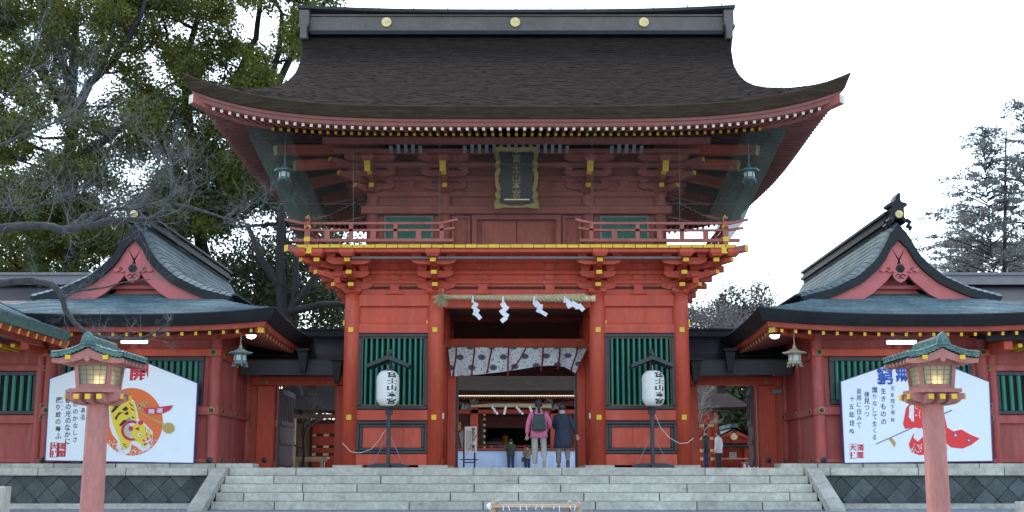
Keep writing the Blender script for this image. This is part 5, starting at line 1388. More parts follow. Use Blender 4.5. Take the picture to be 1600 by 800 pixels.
# ================================================================== PAPER LANTERN STANDS on the steps
PAPL = mat('lantern_paper', (.80,.79,.72), .6, .03, 3, transl=.1)
def chochin(px, label):
    y = -.85; x = XX(px, 700, y); Zl = lambda r: ZZ(r, y)
    o = thing('lantern_stand', label, 'lantern', (x, y, FZ), 'paper lantern stands beside the gate')
    put('pole', (MB().cbox(x-.045, x+.045, y+.06, y+.15, FZ+.08, Zl(560), .01), BLK), o)
    put('base', (MB().prism([(x-.53,FZ),(x+.53,FZ),(x+.50,FZ+.06),(x+.30,FZ+.11),(x-.30,FZ+.11),(x-.50,FZ+.06)], y+.02, y+.19), BLK), o)
    put('base', (B(x-.08, x+.08, y-.35, y+.55, FZ, FZ+.07), BLK), o)
    m = MB()
    for k in (-1, 1): m.tube([(x+k*.36, y+.1, FZ+.10), (x+k*.05, y+.1, Zl(682))], .010, 5)
    put('stay', (m, GREY), o)
    put('bracket_block', (MB().cbox(x-.085, x+.085, y+.03, y+.17, Zl(647), Zl(635), .01), BLK), o)
    # little pitched roof
    m = MB(); za, ze_ = Zl(556), Zl(570.5)
    for k in (-1, 1):
        m.add([(x, y-.26, za), (x+k*.52, y-.26, ze_), (x+k*.52, y+.40, ze_), (x, y+.40, za), (x, y-.26, za-.11), (x+k*.50, y-.26, ze_-.075), (x+k*.50, y+.40, ze_-.075), (x, y+.40, za-.11)],
            [(0,1,2,3),(7,6,5,4),(0,4,5,1),(3,2,6,7),(1,5,6,2)] if k < 0 else [(3,2,1,0),(4,5,6,7),(1,5,4,0),(7,6,2,3),(2,6,5,1)])
    put('roof', (m, BLK), o)
    put('roof_ridge', (B(x-.035, x+.035, y-.30, y+.44, za-.01, za+.05), BLK), o)
    put('roof_post', (MB().cbox(x-.05, x+.05, y+.02, y+.14, za+.052, Zl(545), .008), BLK), o)
    # ribbed paper lantern
    zt_, zb_ = Zl(581.5), Zl(635); R = .275; yl = y-.22; prof_ = []
    N = 30
    for i in range(N+1):
        t = i/N; e = abs(2*t-1); r = R*(1-.40*max(0, (e-.55)/.45)**2.2); r *= (1 - (.012 if i % 2 else 0)); prof_.append((r, zb_+(zt_-zb_)*t))
    prof_ = [(.12, zb_-.004)]+prof_+[(.12, zt_+.004)]
    put('paper_shade', (MB().lathe(prof_, x, yl, 28), PAPL), o)
    put('shade_rim', (MB().lathe([(.14, zt_+.005), (.14, zt_+.035), (.10, zt_+.035)], x, yl, 16), BLK), o)
    put('shade_rim', (MB().lathe([(.14, zb_-.04), (.14, zb_-.005)], x, yl, 16), BLK), o)
    m = MB(); m.tube([(x, yl, zt_+.03), (x, yl, zt_+.13), (x, y+.05, zt_+.14)], .014, 6); m.tube([(x, yl, zb_-.04), (x, yl+.10, zb_-.08), (x, y+.08, zb_-.08)], .014, 6); put('hook', (m, GREY), o)
    # characters wrapped round the shade
    m = MB(); h = (zt_-zb_)
    for i, ch in enumerate('富士山本宮'):
        vs, fs = glyph_mesh(ch, 0, .03)
        if not vs: continue
        mx = (min(v.x for v in vs)+max(v.x for v in vs))/2; mz = (min(v.y for v in vs)+max(v.y for v in vs))/2
        hh = max(v.y for v in vs)-min(v.y for v in vs); ww = max(v.x for v in vs)-min(v.x for v in vs)
        zc = zt_-h*(.12+.19*i); out = []
        for v in vs:
            u = (v.x-mx)/ww*.245; zz = zc+(v.y-mz)/hh*h*.165
            t = (zz-zb_)/h; e = abs(2*t-1); r = R*(1-.40*max(0, (e-.55)/.45)**2.2)+.006
            a = .50+u/R; out.append((x+r*math.sin(a), yl-r*math.cos(a), zz))
        m.add(out, fs)
    put('lettering', (m, BKP), o)
    return o, x, y
o1, x1, y1_ = chochin(606, 'white paper lantern on black roofed stand left of the gate opening')
o2, x2, y2_ = chochin(1020.5, 'white paper lantern on black roofed stand right of the gate opening')
WIRE = mat('white_wire', (.6,.58,.55), .5, .1, 3)
m = MB(); m.tube([P(602,672,-.72), P(592,688,-.6), P(580,702,-.45), P(562,708,-.35), P(548,706,-.3), P(535,692,-.35)], .010, 5); tag(put('power_cord', (m, WIRE)), 'white cord looping from the left lantern stand to the corner column', 'cord')
m = MB(); m.tube([P(1023,646,-.72), P(1032,668,-.6), P(1046,684,-.45), P(1062,693,-.35), P(1074,692,-.3), P(1084,684,-.35)], .010, 5); tag(put('power_cord', (m, WIRE)), 'white cord looping from the right lantern stand to the corner column', 'cord')

# ================================================================== ROOFED LAMP POSTS in the foreground
GLASS = mat('frosted_glass', (.34,.36,.29), .35, .12, 3, transl=.45)
GLOW = mat('bulb_glow', (1,.8,.5), .4, 0, 1, emis=(1,.66,.34), estr=7)
def lamp_post(px, label):
    Y = -15.1; x = XX(px, 640, Y); Zp = lambda r: ZZ(r, Y)
    o = thing('lamp_post', label, 'lamp post', (x, Y, 0), 'roofed lamp posts on the forecourt')
    t0, t1 = .110, .094
    def tap(z): return t0+(t1-t0)*(z/Zp(624))
    m = MB(); vs = []
    zs = [0, Zp(632), Zp(624)]
    for z, r in zip(zs, (t0, t1+.004, t1-.03)):
        c = r*.34
        vs += [(x-r+c, Y-r, z), (x+r-c, Y-r, z), (x+r, Y-r+c, z), (x+r, Y+r-c, z), (x+r-c, Y+r, z), (x-r+c, Y+r, z), (x-r, Y+r-c, z), (x-r, Y-r+c, z)]
    fs = [(k*8+i, k*8+(i+1)%8, k*8+8+(i+1)%8, k*8+8+i) for k in range(2) for i in range(8)]+[tuple(range(7,-1,-1)), tuple(16+i for i in range(8))]
    m.add(vs, fs); put('post', (m, LAMPR), o)
    # cross arms with yellow tips carrying the lantern house
    zA = ZZ(622.5, Y-.3); zB = ZZ(610, Y-.19)
    m = MB()
    def arm(cx, cy, L, axis, z0, h, w=.07):
        prof = [(-L, z0+h), (-L, z0+h*.45), (-L*.8, z0+h*.15), (-L*.5, z0), (L*.5, z0), (L*.8, z0+h*.15), (L, z0+h*.45), (L, z0+h)]
        if axis == 'x': m.prism([(cx+a, b) for a, b in prof], cy-w/2, cy+w/2)
        else: m.prismx([(cy+a, b) for a, b in prof], cx-w/2, cx+w/2)
    for q in (-.125, 0, .125): arm(x+q, Y, .295, 'y', zA-.045, .10)
    for q in (-.125, .125): arm(x, Y+q, .30, 'x', zA-.03, .10)
    arm(x, Y, .30, 'x', zA-.06, .10, .08)
    put('cross_arms', (m, LAMPR), o)
    for q in (-.125, 0, .125): put('arm_tip', (B(x+q-.028, x+q+.028, Y-.312, Y-.296, zA-.005, zA+.048), YEL), o)
    for q in (-.125, .125):
        for k in (-1, 1): put('arm_tip', (B(x+k*.301, x+k*.317, Y+q-.028, Y+q+.028, zA+.005, zA+.06), YEL), o)
    put('platform', (MB().prismz([(x-.24,Y-.24),(x+.24,Y-.24),(x+.24,Y+.24),(x-.24,Y+.24)], zA+.072, zB+.02), LAMPR), o)
    # glazed house, wider at the top
    b0, b1 = .182, .206; z0, z1 = zB+.022, ZZ(566, Y-b1)
    for i, j in ((-1,-1),(1,-1),(1,1),(-1,1)):
        put('corner_stile', (MB().bar((x+i*(b0-.018), Y+j*(b0-.018), z0), (x+i*(b1-.018), Y+j*(b1-.018), z1), .04, .04), LAMPR), o)
    m = MB(); m.box(x-b0, x+b0, Y-b0, Y+b0, z0, z0+.045); m.box(x-b1-.01, x+b1+.01, Y-b1-.01, Y+b1+.01, z1-.03, z1+.012); put('house_rail', (m, LAMPR), o)
    for d, face in enumerate(('f','r','b','l')):
        def pt(u, v, off=0):
            b = b0+(b1-b0)*v; q = (u*2-1)*(b-.045); z = z0+.045+(z1-.03-z0-.045)*v; r = b-.012+off
            return {'f': (x+q, Y-r, z), 'r': (x+r, Y+q, z), 'b': (x-q, Y+r, z), 'l': (x-r, Y-q, z)}[face]
        gl_ = put('glass_pane', (MB().add([pt(0,0,-.008), pt(1,0,-.008), pt(1,1,-.008), pt(0,1,-.008)], [(0,1,2,3)]), GLASS), o)
        m = MB(); w_ = .02
        n = 4
        for i in range(n+1):
            u = i/n; ww = .034 if i in (0, n) else .014
            m.add([pt(u-ww, 0, .004), pt(u+ww, 0, .004), pt(u+ww, 1, .004), pt(u-ww, 1, .004)], [(0,1,2,3)])
            ww *= .9; m.add([pt(0, u-ww, .006), pt(1, u-ww, .006), pt(1, u+ww, .006), pt(0, u+ww, .006)], [(0,1,2,3)])
        put('muntins', (m, mat('muntin_green', (.05,.17,.10), .55, .15, 6)), gl_)
    # the bulb shows through the frosted pane as a bright patch just behind it
    bx_, bz = x+.055 if px < 800 else x-.0, Zp(596)
    put('light_bulb', (MB().lathe([(.001, -.045), (.03, -.035), (.042, -.005), (.035, .03), (.001, .045)], 0, 0, 12), GLOW), o, (bx_, Y-b0+.075, bz))
    # gable board (front, back), curved copper roof of small tiles
    ya, yb = Y-.40, Y+.40
    hw = .375; apx = ZZ(535, ya)-.045; eav = ZZ(553, ya)-.055
    def cv(t): return hw*1.04*t, eav+(apx-eav)*(max(0, 1-t)**1.55)+.02*t*t
    N = 12
    for yy in (ya+.03, yb-.06):
        m = MB(); up = [cv(i/N) for i in range(N+1)]
        lo = [(a*1.0, z-.055-.055*(1-a/hw)**1 - (.0)) for a, z in up]
        pts = [(x+a, z-.01) for a, z in up[::-1]] + [(x-a, z-.01) for a, z in up[1:]] 
        bot_ = [(x-a, z) for a, z in lo[::-1]] + [(x+a, z) for a, z in lo[1:]]
        vs = [(a, yy, b) for a, b in pts]+[(a, yy, b) for a, b in bot_[::-1]]+[(a, yy+.03, b) for a, b in pts]+[(a, yy+.03, b) for a, b in bot_[::-1]]
        n = len(pts); fs = []
        for i in range(n-1): fs += [(i, i+1, n+i+1, n+i), (2*n+i+1, 2*n+i, 3*n+i, 3*n+i+1), (n+i, n+i+1, 3*n+i+1, 3*n+i), (i+1, i, 2*n+i, 2*n+i+1)]
        fs += [(0, n, 3*n, 2*n), (n-1, 2*n+n-1, 4*n-1, 2*n-1)]
        m.add(vs, fs); put('gable_board', (m, LAMPR), o)
        put('gable_disc', (MB().lathe([(.03, yy-.002), (.028, yy-.018), (.012, yy-.02)], x, 0, 10, axis='y', cz=apx-.135), LAMPR), o)
    put('gable_infill', (MB().prism([(x-.20, z1+.012), (x+.20, z1+.012), (x+.18, eav+.0), (x+.03, apx-.10), (x-.03, apx-.10), (x-.18, eav+.0)], ya+.13, yb-.13), LAMPR), o)
    for k in (-1, 1):
        m = MB(); ncol = 9
        for j in range(9):            # tile courses along the slope
            t0_, t1_ = j/9, (j+1)/9
            a0, z0_ = cv(t0_); a1, z1_ = cv(t1_)
            m.add([(x+k*a0, ya, z0_+.045), (x+k*a0, yb, z0_+.045), (x+k*a1, yb, z1_+.055), (x+k*a1, ya, z1_+.055), (x+k*a1, yb, z1_+.012), (x+k*a1, ya, z1_+.012), (x+k*a0, ya, z0_-.004), (x+k*a0, yb, z0_-.004)],
                  [(0,1,2,3),(3,2,4,5),(6,7,1,0),(5,6,0,3),(1,7,4,2)])
        put('roof_slope', (m, VERD), o)
        for q in range(9):
            yy = ya+.03+(yb-ya-.06)*q/8
            put('roll_tile', (MB().tube([(x+k*cv(t)[0], yy, cv(t)[1]+.055) for t in (0,.25,.5,.75,1.02)], .021, 6), VERD), o)
        for q in (0, 8):
            pass
        m = MB()
        for j in range(7):
            yy = ya+.06+(yb-ya-.12)*j/6; a_, z_ = cv(.97); b_, zb2_ = cv(.45); m.bar((x+k*a_, yy, z_-.035), (x+k*b_, yy, zb2_-.06), .03, .035, cap=0)
        put('lamp_rafters', (m, LAMPR), o)
        put('beam_end', (B(x+k*.205-.028, x+k*.205+.028, ya-.005, ya+.40, z1+.013, z1+.06), YEL), o)
    m = MB(); m.box(x-.045, x+.045, ya+.02, yb-.02, apx+.04, apx+.09); m.tube([(x, ya-.0, apx+.10), (x, yb, apx+.10)], .035, 8)
    m.box(x-.075, x+.075, ya+.03, yb-.03, apx+.04, apx+.065); put('ridge', (m, VERD), o)
    m = MB(); m.prism([(x-.08, apx+.02), (x+.08, apx+.02), (x+.06, apx+.08), (x+.045, apx+.13), (x, apx+.165), (x-.045, apx+.13), (x-.06, apx+.08)], ya-.02, ya+.03); put('ridge_end', (m, VERD), o)
    return o
lamp_post(152.5, 'lit pink lamp post with green tiled roof in front of the tiger board')
lamp_post(1457.5, 'lit pink lamp post with green tiled roof in front of the blue lettered board')

# low rack with paper fortunes, bottom centre; stone markers at the edges
Y = -12.2
o = thing('fortune_rack', 'low bamboo rack with white paper strips tied on before the stairs', 'rack', (XX(837, 790, Y), Y, 0))
xl, xr = XX(766, 790, Y), XX(903, 790, Y); zt_ = ZZ(789, Y)
for px, yy in ((770, Y), (905, Y), (893, Y+.45), (775, Y+.45)):
    x = XX(px, 790, Y); put('rack_post', (MB().lathe([(.034, 0), (.034, ZZ(786.5, Y)-.01), (.028, ZZ(784.5, Y)), (.012, ZZ(783.5, Y))], x, yy, 12), WOODP), o)
for yy, zz in ((Y, zt_-.01), (Y+.45, zt_+.0), (Y, zt_-.16), (Y, zt_-.31)):
    put('bamboo_rail', (MB().tube([(xl, yy-.04, zz-.02), ((xl+xr)/2, yy-.04, zz-.015), (xr, yy-.04, zz-.02)], .016, 8), WOODP), o)
put('paper_tray', (B(xl+.05, xr-.05, Y+.02, Y+.42, zt_-.06, zt_-.045), GREY), o)
for i in range(16):
    x = xl+.03+(xr-xl-.06)*i/15+random.uniform(-.01,.01); zz = zt_-.02-(.15 if i % 3 == 1 else 0); dz = random.uniform(.03,.07); dx = random.uniform(-.03,.03)
    put('paper_strip', (MB().bar((x, Y-.06, zz+.01), (x+dx, Y-.075, zz-dz), .012, .006), SHIDE), o)
put('paper_bow', (MB().tube([(xl+.0, Y-.06, zt_+.02), (xl-.03, Y-.08, zt_-.01), (xl+.0, Y-.08, zt_-.05)], [.02,.03,.015], 6), SHIDE), o)
p = P(3, 760, -7.5); tag(put('stone_marker', (MB().cbox(p.x-.18, p.x+.055, -7.5, -7.25, 0, p.z, .02), STONE)), 'pale upright stone block cut off by the left edge of the photo', 'stone block')
p = P(1598, 784, -7.5); tag(put('stone_marker', (MB().cbox(p.x-.03, p.x+.22, -7.5, -7.25, 0, p.z, .02), STONE)), 'pale stone block just showing at the bottom right edge', 'stone block')

# ================================================================== PEOPLE
def skin(name, verts, edges, radii, m_, parent, at=(0,0,0), root=0, lev=1):
    me = bpy.data.meshes.new(name); me.from_pydata([tuple(v) for v in verts], edges, [])
    o = bpy.data.objects.new(name, me); COL.objects.link(o)
    sk = o.modifiers.new('skin', 'SKIN'); sk.use_smooth_shade = True
    for i, r in enumerate(radii):
        v = me.skin_vertices[0].data[i]; v.radius = r if isinstance(r, tuple) else (r, r); v.use_root = (i == root)
    sb = o.modifiers.new('sub', 'SUBSURF'); sb.levels = lev; sb.render_levels = lev
    dg = bpy.context.evaluated_depsgraph_get(); dg.update()
    m2 = bpy.data.meshes.new_from_object(o.evaluated_get(dg)); m2.materials.clear(); m2.materials.append(m_); m2.name = name
    for p in m2.polygons: p.use_smooth = True
    bpy.data.objects.remove(o)
    return put(name, m2, parent, at)
def person(label, feet, H, coat, trous, shoes, coat_len=.50, hair='short', face=0., lift=0, bag=None, group=None, arm='down', lean=0.):
    """standing or stepping figure; local frame faces +Y, 'face' turns it"""
    o = thing('person', label, 'person', feet, group); k = H/1.65
    def V(x, y, z): return Vector((x*k, y*k, z*k))
    at = feet
    la = V(-.10, 0, .07); lb = V(.11, -.0, .07)
    kl, kr = V(-.10, .03, .48), V(.105, .03, .48)
    if lift: lb = V(.13, -.20, .19); kr = V(.125, .10, .50)     # right foot lifted behind, sole showing
    hl, hr = V(-.09, 0, .86), V(.09, 0, .86)
    top = V(0, 0, .95); ch = V(0, .01+lean, 1.22); nk = V(0, .01+lean, 1.42); hd = V(0, .02+lean, 1.53)
    sl_, sr_ = V(-.18, .01+lean, 1.33), V(.18, .01+lean, 1.33)
    if arm == 'down': el, er = V(-.245, -.02, 1.06), V(.245, -.02, 1.06); wl, wr = V(-.25, .05, .83), V(.25, .05, .83)
    elif arm == 'front': el, er = V(-.24, .0, 1.08), V(.24, .0, 1.08); wl, wr = V(-.13, .20, 1.05), V(.13, .20, 1.05)
    elif arm == 'woman': el, er = V(-.26, -.03, 1.08), V(.28, .05, 1.09); wl, wr = V(-.29, .02, .82), V(.22, .22, .98)
    elif arm == 'companion': el, er = V(-.22, .05, 1.09), V(.30, -.01, 1.07); wl, wr = V(-.14, .2, 1.02), V(.38, .07, .84)
    # continuous body (legs, trunk, arms, neck, head)
    vs = [top, ch, nk, hd, hd+V(0,.0,.07), sl_, el, wl, wl+(wl-el)*.28, sr_, er, wr, wr+(wr-er)*.28, hl, kl, la, hr, kr, lb]
    es = [(0,1),(1,2),(2,3),(3,4),(1,5),(5,6),(6,7),(7,8),(1,9),(9,10),(10,11),(11,12),(0,13),(13,14),(14,15),(0,16),(16,17),(17,18)]
    rs = [.12,.12,.055,.085,.07,.06,.042,.032,.022,.06,.042,.032,.022,.08,.055,.038,.08,.055,.038]
    skin('body', vs, es, [r*k for r in rs], SKIN, o, at)
    # fingers: five per hand, slightly curled
    for w0, e0 in ((wl, el), (wr, er)):
        d = (w0-e0).normalized(); tip = w0+(w0-e0)*.28; side = d.cross(Vector((0,1,0))).normalized() if abs(d.y) < .9 else Vector((1,0,0)); m = MB()
        for q in range(4):
            b = tip+side*(q-1.5)*.019*k; L = (.062,.074,.07,.055)[q]*k
            m.tube([b-d*.02*k, b+d*L*.55, b+d*L*.95+Vector((0,.018*k,0))], [.0095*k,.0085*k,.007*k], 6)
        m.tube([w0+d*.03*k+side*.02*k, w0+d*.07*k+side*.045*k, w0+d*.10*k+side*.05*k], [.011*k,.010*k,.008*k], 6)
        put('fingers', (m, SKIN), o, at)
    # trousers
    skin('trousers', [V(0,0,.93), hl+V(-.01,0,-.02), kl, la+V(0,0,.01), hr+V(.01,0,-.02), kr, lb+V(0,0,.03)], [(0,1),(1,2),(2,3),(0,4),(4,5),(5,6)], [q*k for q in (.10,.098,.085,.07,.098,.085,.07)], trous, o, at)
    # coat: trunk flares to the hem, sleeves
    zh = 1.40-coat_len
    hem = V(0, -.0, zh); 
    N = 20; m = MB(); prof_ = [(0.0, 1.435, .055), (.3, 1.41, .10), (.6, 1.37, .17), (1, 1.31, .205), (1, 1.18, .20), (1, 1.0, .195), (1, .85, .21), (1, .70, .225), (1, .60, .235)]
    rows = [(z, r) for _, z, r in prof_ if z > zh+.02] + [(zh, max(.205, .195+(1.0-zh)*.10))]
    random.seed(int(feet[0]*100)+5); ph = [random.uniform(0, 6) for _ in range(4)]
    for z, r in rows:
        for i in range(N):
            a = 2*PI*i/N; wv_ = 1+.035*math.sin(a*3+ph[0]+z*3)*(z < 1.2)+.03*math.sin(a*5+ph[1])*(1 if z < 1.0 else 0)
            m.v.append(tuple(V(r*math.cos(a)*wv_, .01+(lean if z > 1.1 else lean*.4)+r*.66*math.sin(a)*wv_, z)))
    for j in range(len(rows)-1):
        for i in range(N): a = j*N+i; b = j*N+(i+1)%N; m.f.append((a+N, b+N, b, a)); m.m.append(0)
    m.f.append(tuple((len(rows)-1)*N+i for i in range(N-1,-1,-1))); m.m.append(0)
    put('coat', m.mesh('coat', coat, True), o, at)
    skin('sleeve', [sl_+V(.04,0,.0), sl_, el, wl-(wl-el)*.04], [(0,1),(1,2),(2,3)], [.08*k,.082*k,.068*k,.058*k], coat, o, at)
    skin('sleeve', [sr_+V(-.04,0,.0), sr_, er, wr-(wr-er)*.04], [(0,1),(1,2),(2,3)], [.08*k,.082*k,.068*k,.058*k], coat, o, at)
    m = MB().lathe([(.075*k, 1.40*k), (.082*k, 1.435*k), (.07*k, 1.46*k)], 0, (.01+lean)*k, 14); put('collar', (m, mat('collar_cloth', (.42,.36,.32), .8, .1, 9)), o, at)
    # head details: hair cap, ears, nose, eyes, mouth on the +Y side
    c = hd+V(0,0,.035); m = MB(); NN = 14; rows = 9
    for j in range(rows+1):
        t = PI*j/rows
        for i in range(NN):
            a = 2*PI*i/NN; r = .106; z = math.cos(t)*.128; low = -.075 if math.sin(a) < .35 else .02
            z = max(z, low); q = math.sin(t) if math.cos(t)*.128 > low else math.sin(t)*.9
            m.v.append(tuple(c+V(r*.93*q*math.cos(a)*(1+.02*math.sin(5*a)), -.012+r*1.03*q*math.sin(a), z+.012)))
    for j in range(rows):
        for i in range(NN): a = j*NN+i; b = j*NN+(i+1)%NN; m.f.append((a+NN, b+NN, b, a)); m.m.append(0)
    put('hair', m.mesh('hair', HAIR, True), o, at)
    if hair == 'tail':
        skin('ponytail', [c+V(0,-.10,.03), c+V(0,-.135,-.03), c+V(.0,-.13,-.13), c+V(.02,-.12,-.24)], [(0,1),(1,2),(2,3)], [.035*k,.045*k,.04*k,.02*k], HAIR, o, at)
    m = MB()
    for s in (-1, 1): m.lathe([(.012*k, 0), (.026*k, .008*k), (.02*k, .016*k)], 0, c.y+.005*k, 8, axis='x', cz=c.z-.005*k); m.v[-24:] = [(x*s+s*.085*k, y, z) for x, y, z in m.v[-24:]]
    put('ears', (m, SKIN), o, at)
    m = MB(); m.tube([c+V(0,.088,.01), c+V(0,.112,-.025), c+V(0,.095,-.035)], [.008*k,.015*k,.010*k], 6); put('nose', (m, SKIN), o, at)
    m = MB(); [m.lathe([(.010*k, 0), (.001*k, .006*k)], s*.034*k, 0, 8, axis='y', cz=c.z+.008*k) for s in (-1, 1)]; m.v = [(x, c.y+.088*k+abs(y), z) for x, y, z in m.v]; m.box(-.022*k, .022*k, c.y+.084*k, c.y+.092*k, c.z-.062*k, c.z-.055*k); put('face_marks', (m, HAIR), o, at)
    # shoes
    for f_, up in ((la, 0), (lb, lift)):
        m = MB(); pts = [(-.045,-.08),(.045,-.08),(.05,.03),(.045,.13),(.02,.17),(-.02,.17),(-.045,.13),(-.05,.03)]
        vs = [(a, b, 0) for a, b in pts]+[(a*1.0, b, .045) for a, b in pts]+[(a*.8, b*.75-.01, .085 if b < .1 else .055) for a, b in pts]
        fs = [tuple(range(7,-1,-1)), tuple(range(16,24))]+[(k_*8+i, k_*8+(i+1)%8, k_*8+8+(i+1)%8, k_*8+8+i) for k_ in (0,1) for i in range(8)]
        R_ = Matrix.Rotation(-1.0 if up else 0, 3, 'X')
        vs = [R_@Vector(v)+Vector((0,0,-.065)) for v in vs]; m.add([V(*v)+f_ for v in vs], fs)
        put('shoe', (m, shoes), o, at)
    o.rotation_euler.z = face
    return o
PK = mat('pink_cloth', (.62,.15,.26), .85, .1, 6, bump=.2, bscale=20); NAVY = mat('navy_cloth', (.018,.025,.048), .8, .3, 7, bump=.3, bscale=16)
BEI = mat('beige_cloth', (.36,.33,.30), .85, .12, 6, bump=.2, bscale=20); TAUPE = mat('taupe_cloth', (.20,.18,.15), .85, .15, 6)
OLV = mat('olive_cloth', (.045,.06,.045), .85, .15, 6); TAN = mat('tan_cloth', (.27,.20,.13), .85, .15, 6); JEAN = mat('denim', (.03,.05,.12), .85, .2, 6); SHOE = mat('shoe', (.12,.09,.07), .7, .2, 6); WCL = mat('light_jacket', (.55,.57,.60), .8, .08, 6); CHAR = mat('charcoal_cloth', (.03,.03,.032), .8, .2, 6)
f1 = P(842, 733, -1.0); f1.z = FZ; w1 = person('woman in a pink jacket with a black ponytail stepping up into the gate', f1, 1.60, PK, BEI, mat('light_shoe', (.45,.38,.32), .7, .1, 6), .66, 'tail', 0, 1, arm='woman')
f2 = P(879, 733, -.75); f2.z = FZ; w2 = person('person in a long navy coat walking beside the woman in pink', f2, 1.54, NAVY, TAUPE, SHOE, .88, 'short', 0, 1, arm='companion')
bp_ = thing('backpack', 'dark green backpack worn by the woman in the pink jacket', 'backpack', (f1.x, f1.y-.24, f1.z+.92))
m = MB(); k = 1.60/1.65; cx, cy, cz = f1.x+.0, f1.y-.155, f1.z+.90*k
vs = []
for z, wx, wy in ((0,.155,.07),(.03,.17,.085),(.25,.16,.085),(.37,.14,.07),(.40,.12,.04)):
    for a, b in ((-1,-1),(-.75,-1.12),(.75,-1.12),(1,-1),(1,.9),(-1,.9)): vs.append((cx+a*wx, cy-.05+b*wy, cz+z))
fs = [(5,4,3,2,1,0), tuple(24+i for i in range(6))]+[(k_*6+i, k_*6+(i+1)%6, k_*6+6+(i+1)%6, k_*6+6+i) for k_ in range(4) for i in range(6)]
m.add(vs, fs); BAG = mat('bag_cloth', (.028,.042,.042), .7, .2, 9); put('bag', (m, BAG), bp_)
m = MB(); m.box(cx-.11, cx+.11, cy-.165, cy-.13, cz+.03, cz+.17); put('bag_pocket', (m, BAG), bp_)
for s in (-1, 1): put('shoulder_strap', (MB().tube([(cx+s*.11, cy-.05, cz+.37), (cx+s*.13, cy+.0, cz+.46), (cx+s*.12, cy+.1, cz+.49), (cx+s*.12, cy+.22, cz+.44)], .018, 6), BAG), bp_)
f3 = P(798, 738, 29.0); f3.z = FZ-.0; person('man in an olive jacket and jeans standing before the white cloth', f3, 1.66, OLV, JEAN, SHOE, .62, 'short', 0, 0, arm='front')
f4 = P(824, 738, 29.2); f4.z = FZ; person('small person in a tan coat with a shoulder bag before the white cloth', f4, 1.36, TAN, JEAN, SHOE, .62, 'short', 0, 0, arm='front')
bs_ = thing('shoulder_bag', 'black shoulder bag worn by the small person in tan', 'bag', (f4.x-.2, f4.y-.14, f4.z+.5))
put('bag', (MB().cbox(f4.x-.30, f4.x-.08, f4.y-.26, f4.y-.14, f4.z+.50, f4.z+.72, .02), BLK), bs_); put('strap', (MB().tube([(f4.x-.18, f4.y-.19, f4.z+.7), (f4.x-.02, f4.y-.19, f4.z+.95), (f4.x+.1, f4.y-.12, f4.z+1.12)], .014, 5), BLK), bs_)
f5 = P(1104, 736, 16.0); f5.z = FZ; person('man in a dark jacket seen in profile through the right side gate', f5, 1.62, CHAR, JEAN, SHOE, .62, 'short', 1.2, 0, arm='down')
f6 = P(1124, 736, 15.5); f6.z = FZ; person('person in a white jacket seen through the right side gate', f6, 1.52, WCL, CHAR, SHOE, .66, 'short', .9, 0, arm='down')
# ================================================================== WORSHIP HALL seen through the gate
HY = 31.
HL = thing('worship_hall', 'red worship hall with dark roof and white cloth front seen through the gate', 'hall', (0, HY+4, FZ))
def hx(px, y=HY): return XX(px, 650, y)
def hz(py, y=HY): return ZZ(py, y)
XL, XRt = hx(640), hx(975)
m = MB(); NV = 12; ye = HY-2.6; zE = hz(610, ye)
def rf(u, v):
    hw = (XRt-XL)/2+1.6-2.4*v; x = (XL+XRt)/2+hw*(2*u-1); L = .5*abs(2*u-1)**4*(1-v)
    return (x, ye+7.5*v, zE+L+2.9*v+1.8*v*v)
m.grid(rf, 30, NV); m.grid(lambda u, v: (rf(u,0)[0], rf(u,0)[1]+.05*v, rf(u,0)[2]-.22*v), 30, 1, flip=True)
m.grid(lambda u, v: (rf(u,0)[0], rf(u,0)[1]+.05+2.6*v, rf(u,0)[2]-.22+.2*v), 30, 1, flip=True)
put('roof', (m, BARK), HL)
m = MB(); x = XL-.8
while x < XRt+.8:
    m.box(x-.022, x+.022, ye+.18, ye+.2, zE-.34, zE-.28, 1); m.box(x-.03, x+.03, ye+.2, HY, zE-.36, zE-.27, 0); x += .125
o = put('rafters', (m, [REDD, YEL]), HL); o['kind'] = 'stuff'
put('fascia_board', (B(XL-1, XRt+1, ye+.1, ye+.17, zE-.26, zE-.20), RED), HL)
FR = HY-1.0
for p0, p1, m_ in ((634, 627, REDD), (646, 640, RED)): put('porch_beam', (B(XL, XRt, FR, FR+.2, hz(p0, FR), hz(p1, FR)), m_), HL)
put('dark_frieze', (B(XL, XRt, HY+.3, HY+.4, hz(668), hz(618)), SOF), HL)
for px in (660, 741, 866, 950): put('porch_column', (B(hx(px, FR)-.2, hx(px, FR)+.2, FR, FR+.4, FZ, hz(634, FR)), RED), HL)
for px, sx in ((738, 1), (860, -1)):      # carved beam ends
    m = MB(); x = hx(px, FR); z = hz(637, FR)
    m.tube([(x-sx*.1, FR-.2, z), (x-sx*.3, FR-.5, z+.05), (x-sx*.5, FR-.6, z-.05), (x-sx*.45, FR-.7, z+.2)], [.18,.17,.12,.05], 8); m.tube([(x, FR-.1, z+.1), (x, FR-.5, z+.35), (x+sx*.2, FR-.6, z+.45)], [.14,.13,.05], 7); m.lathe([(.12, FR-.1), (.16, FR-.4), (.03, FR-.6)], x+sx*.2, 0, 8, axis='y', cz=z+.3)
    put('carved_end', (m, GREY), HL)
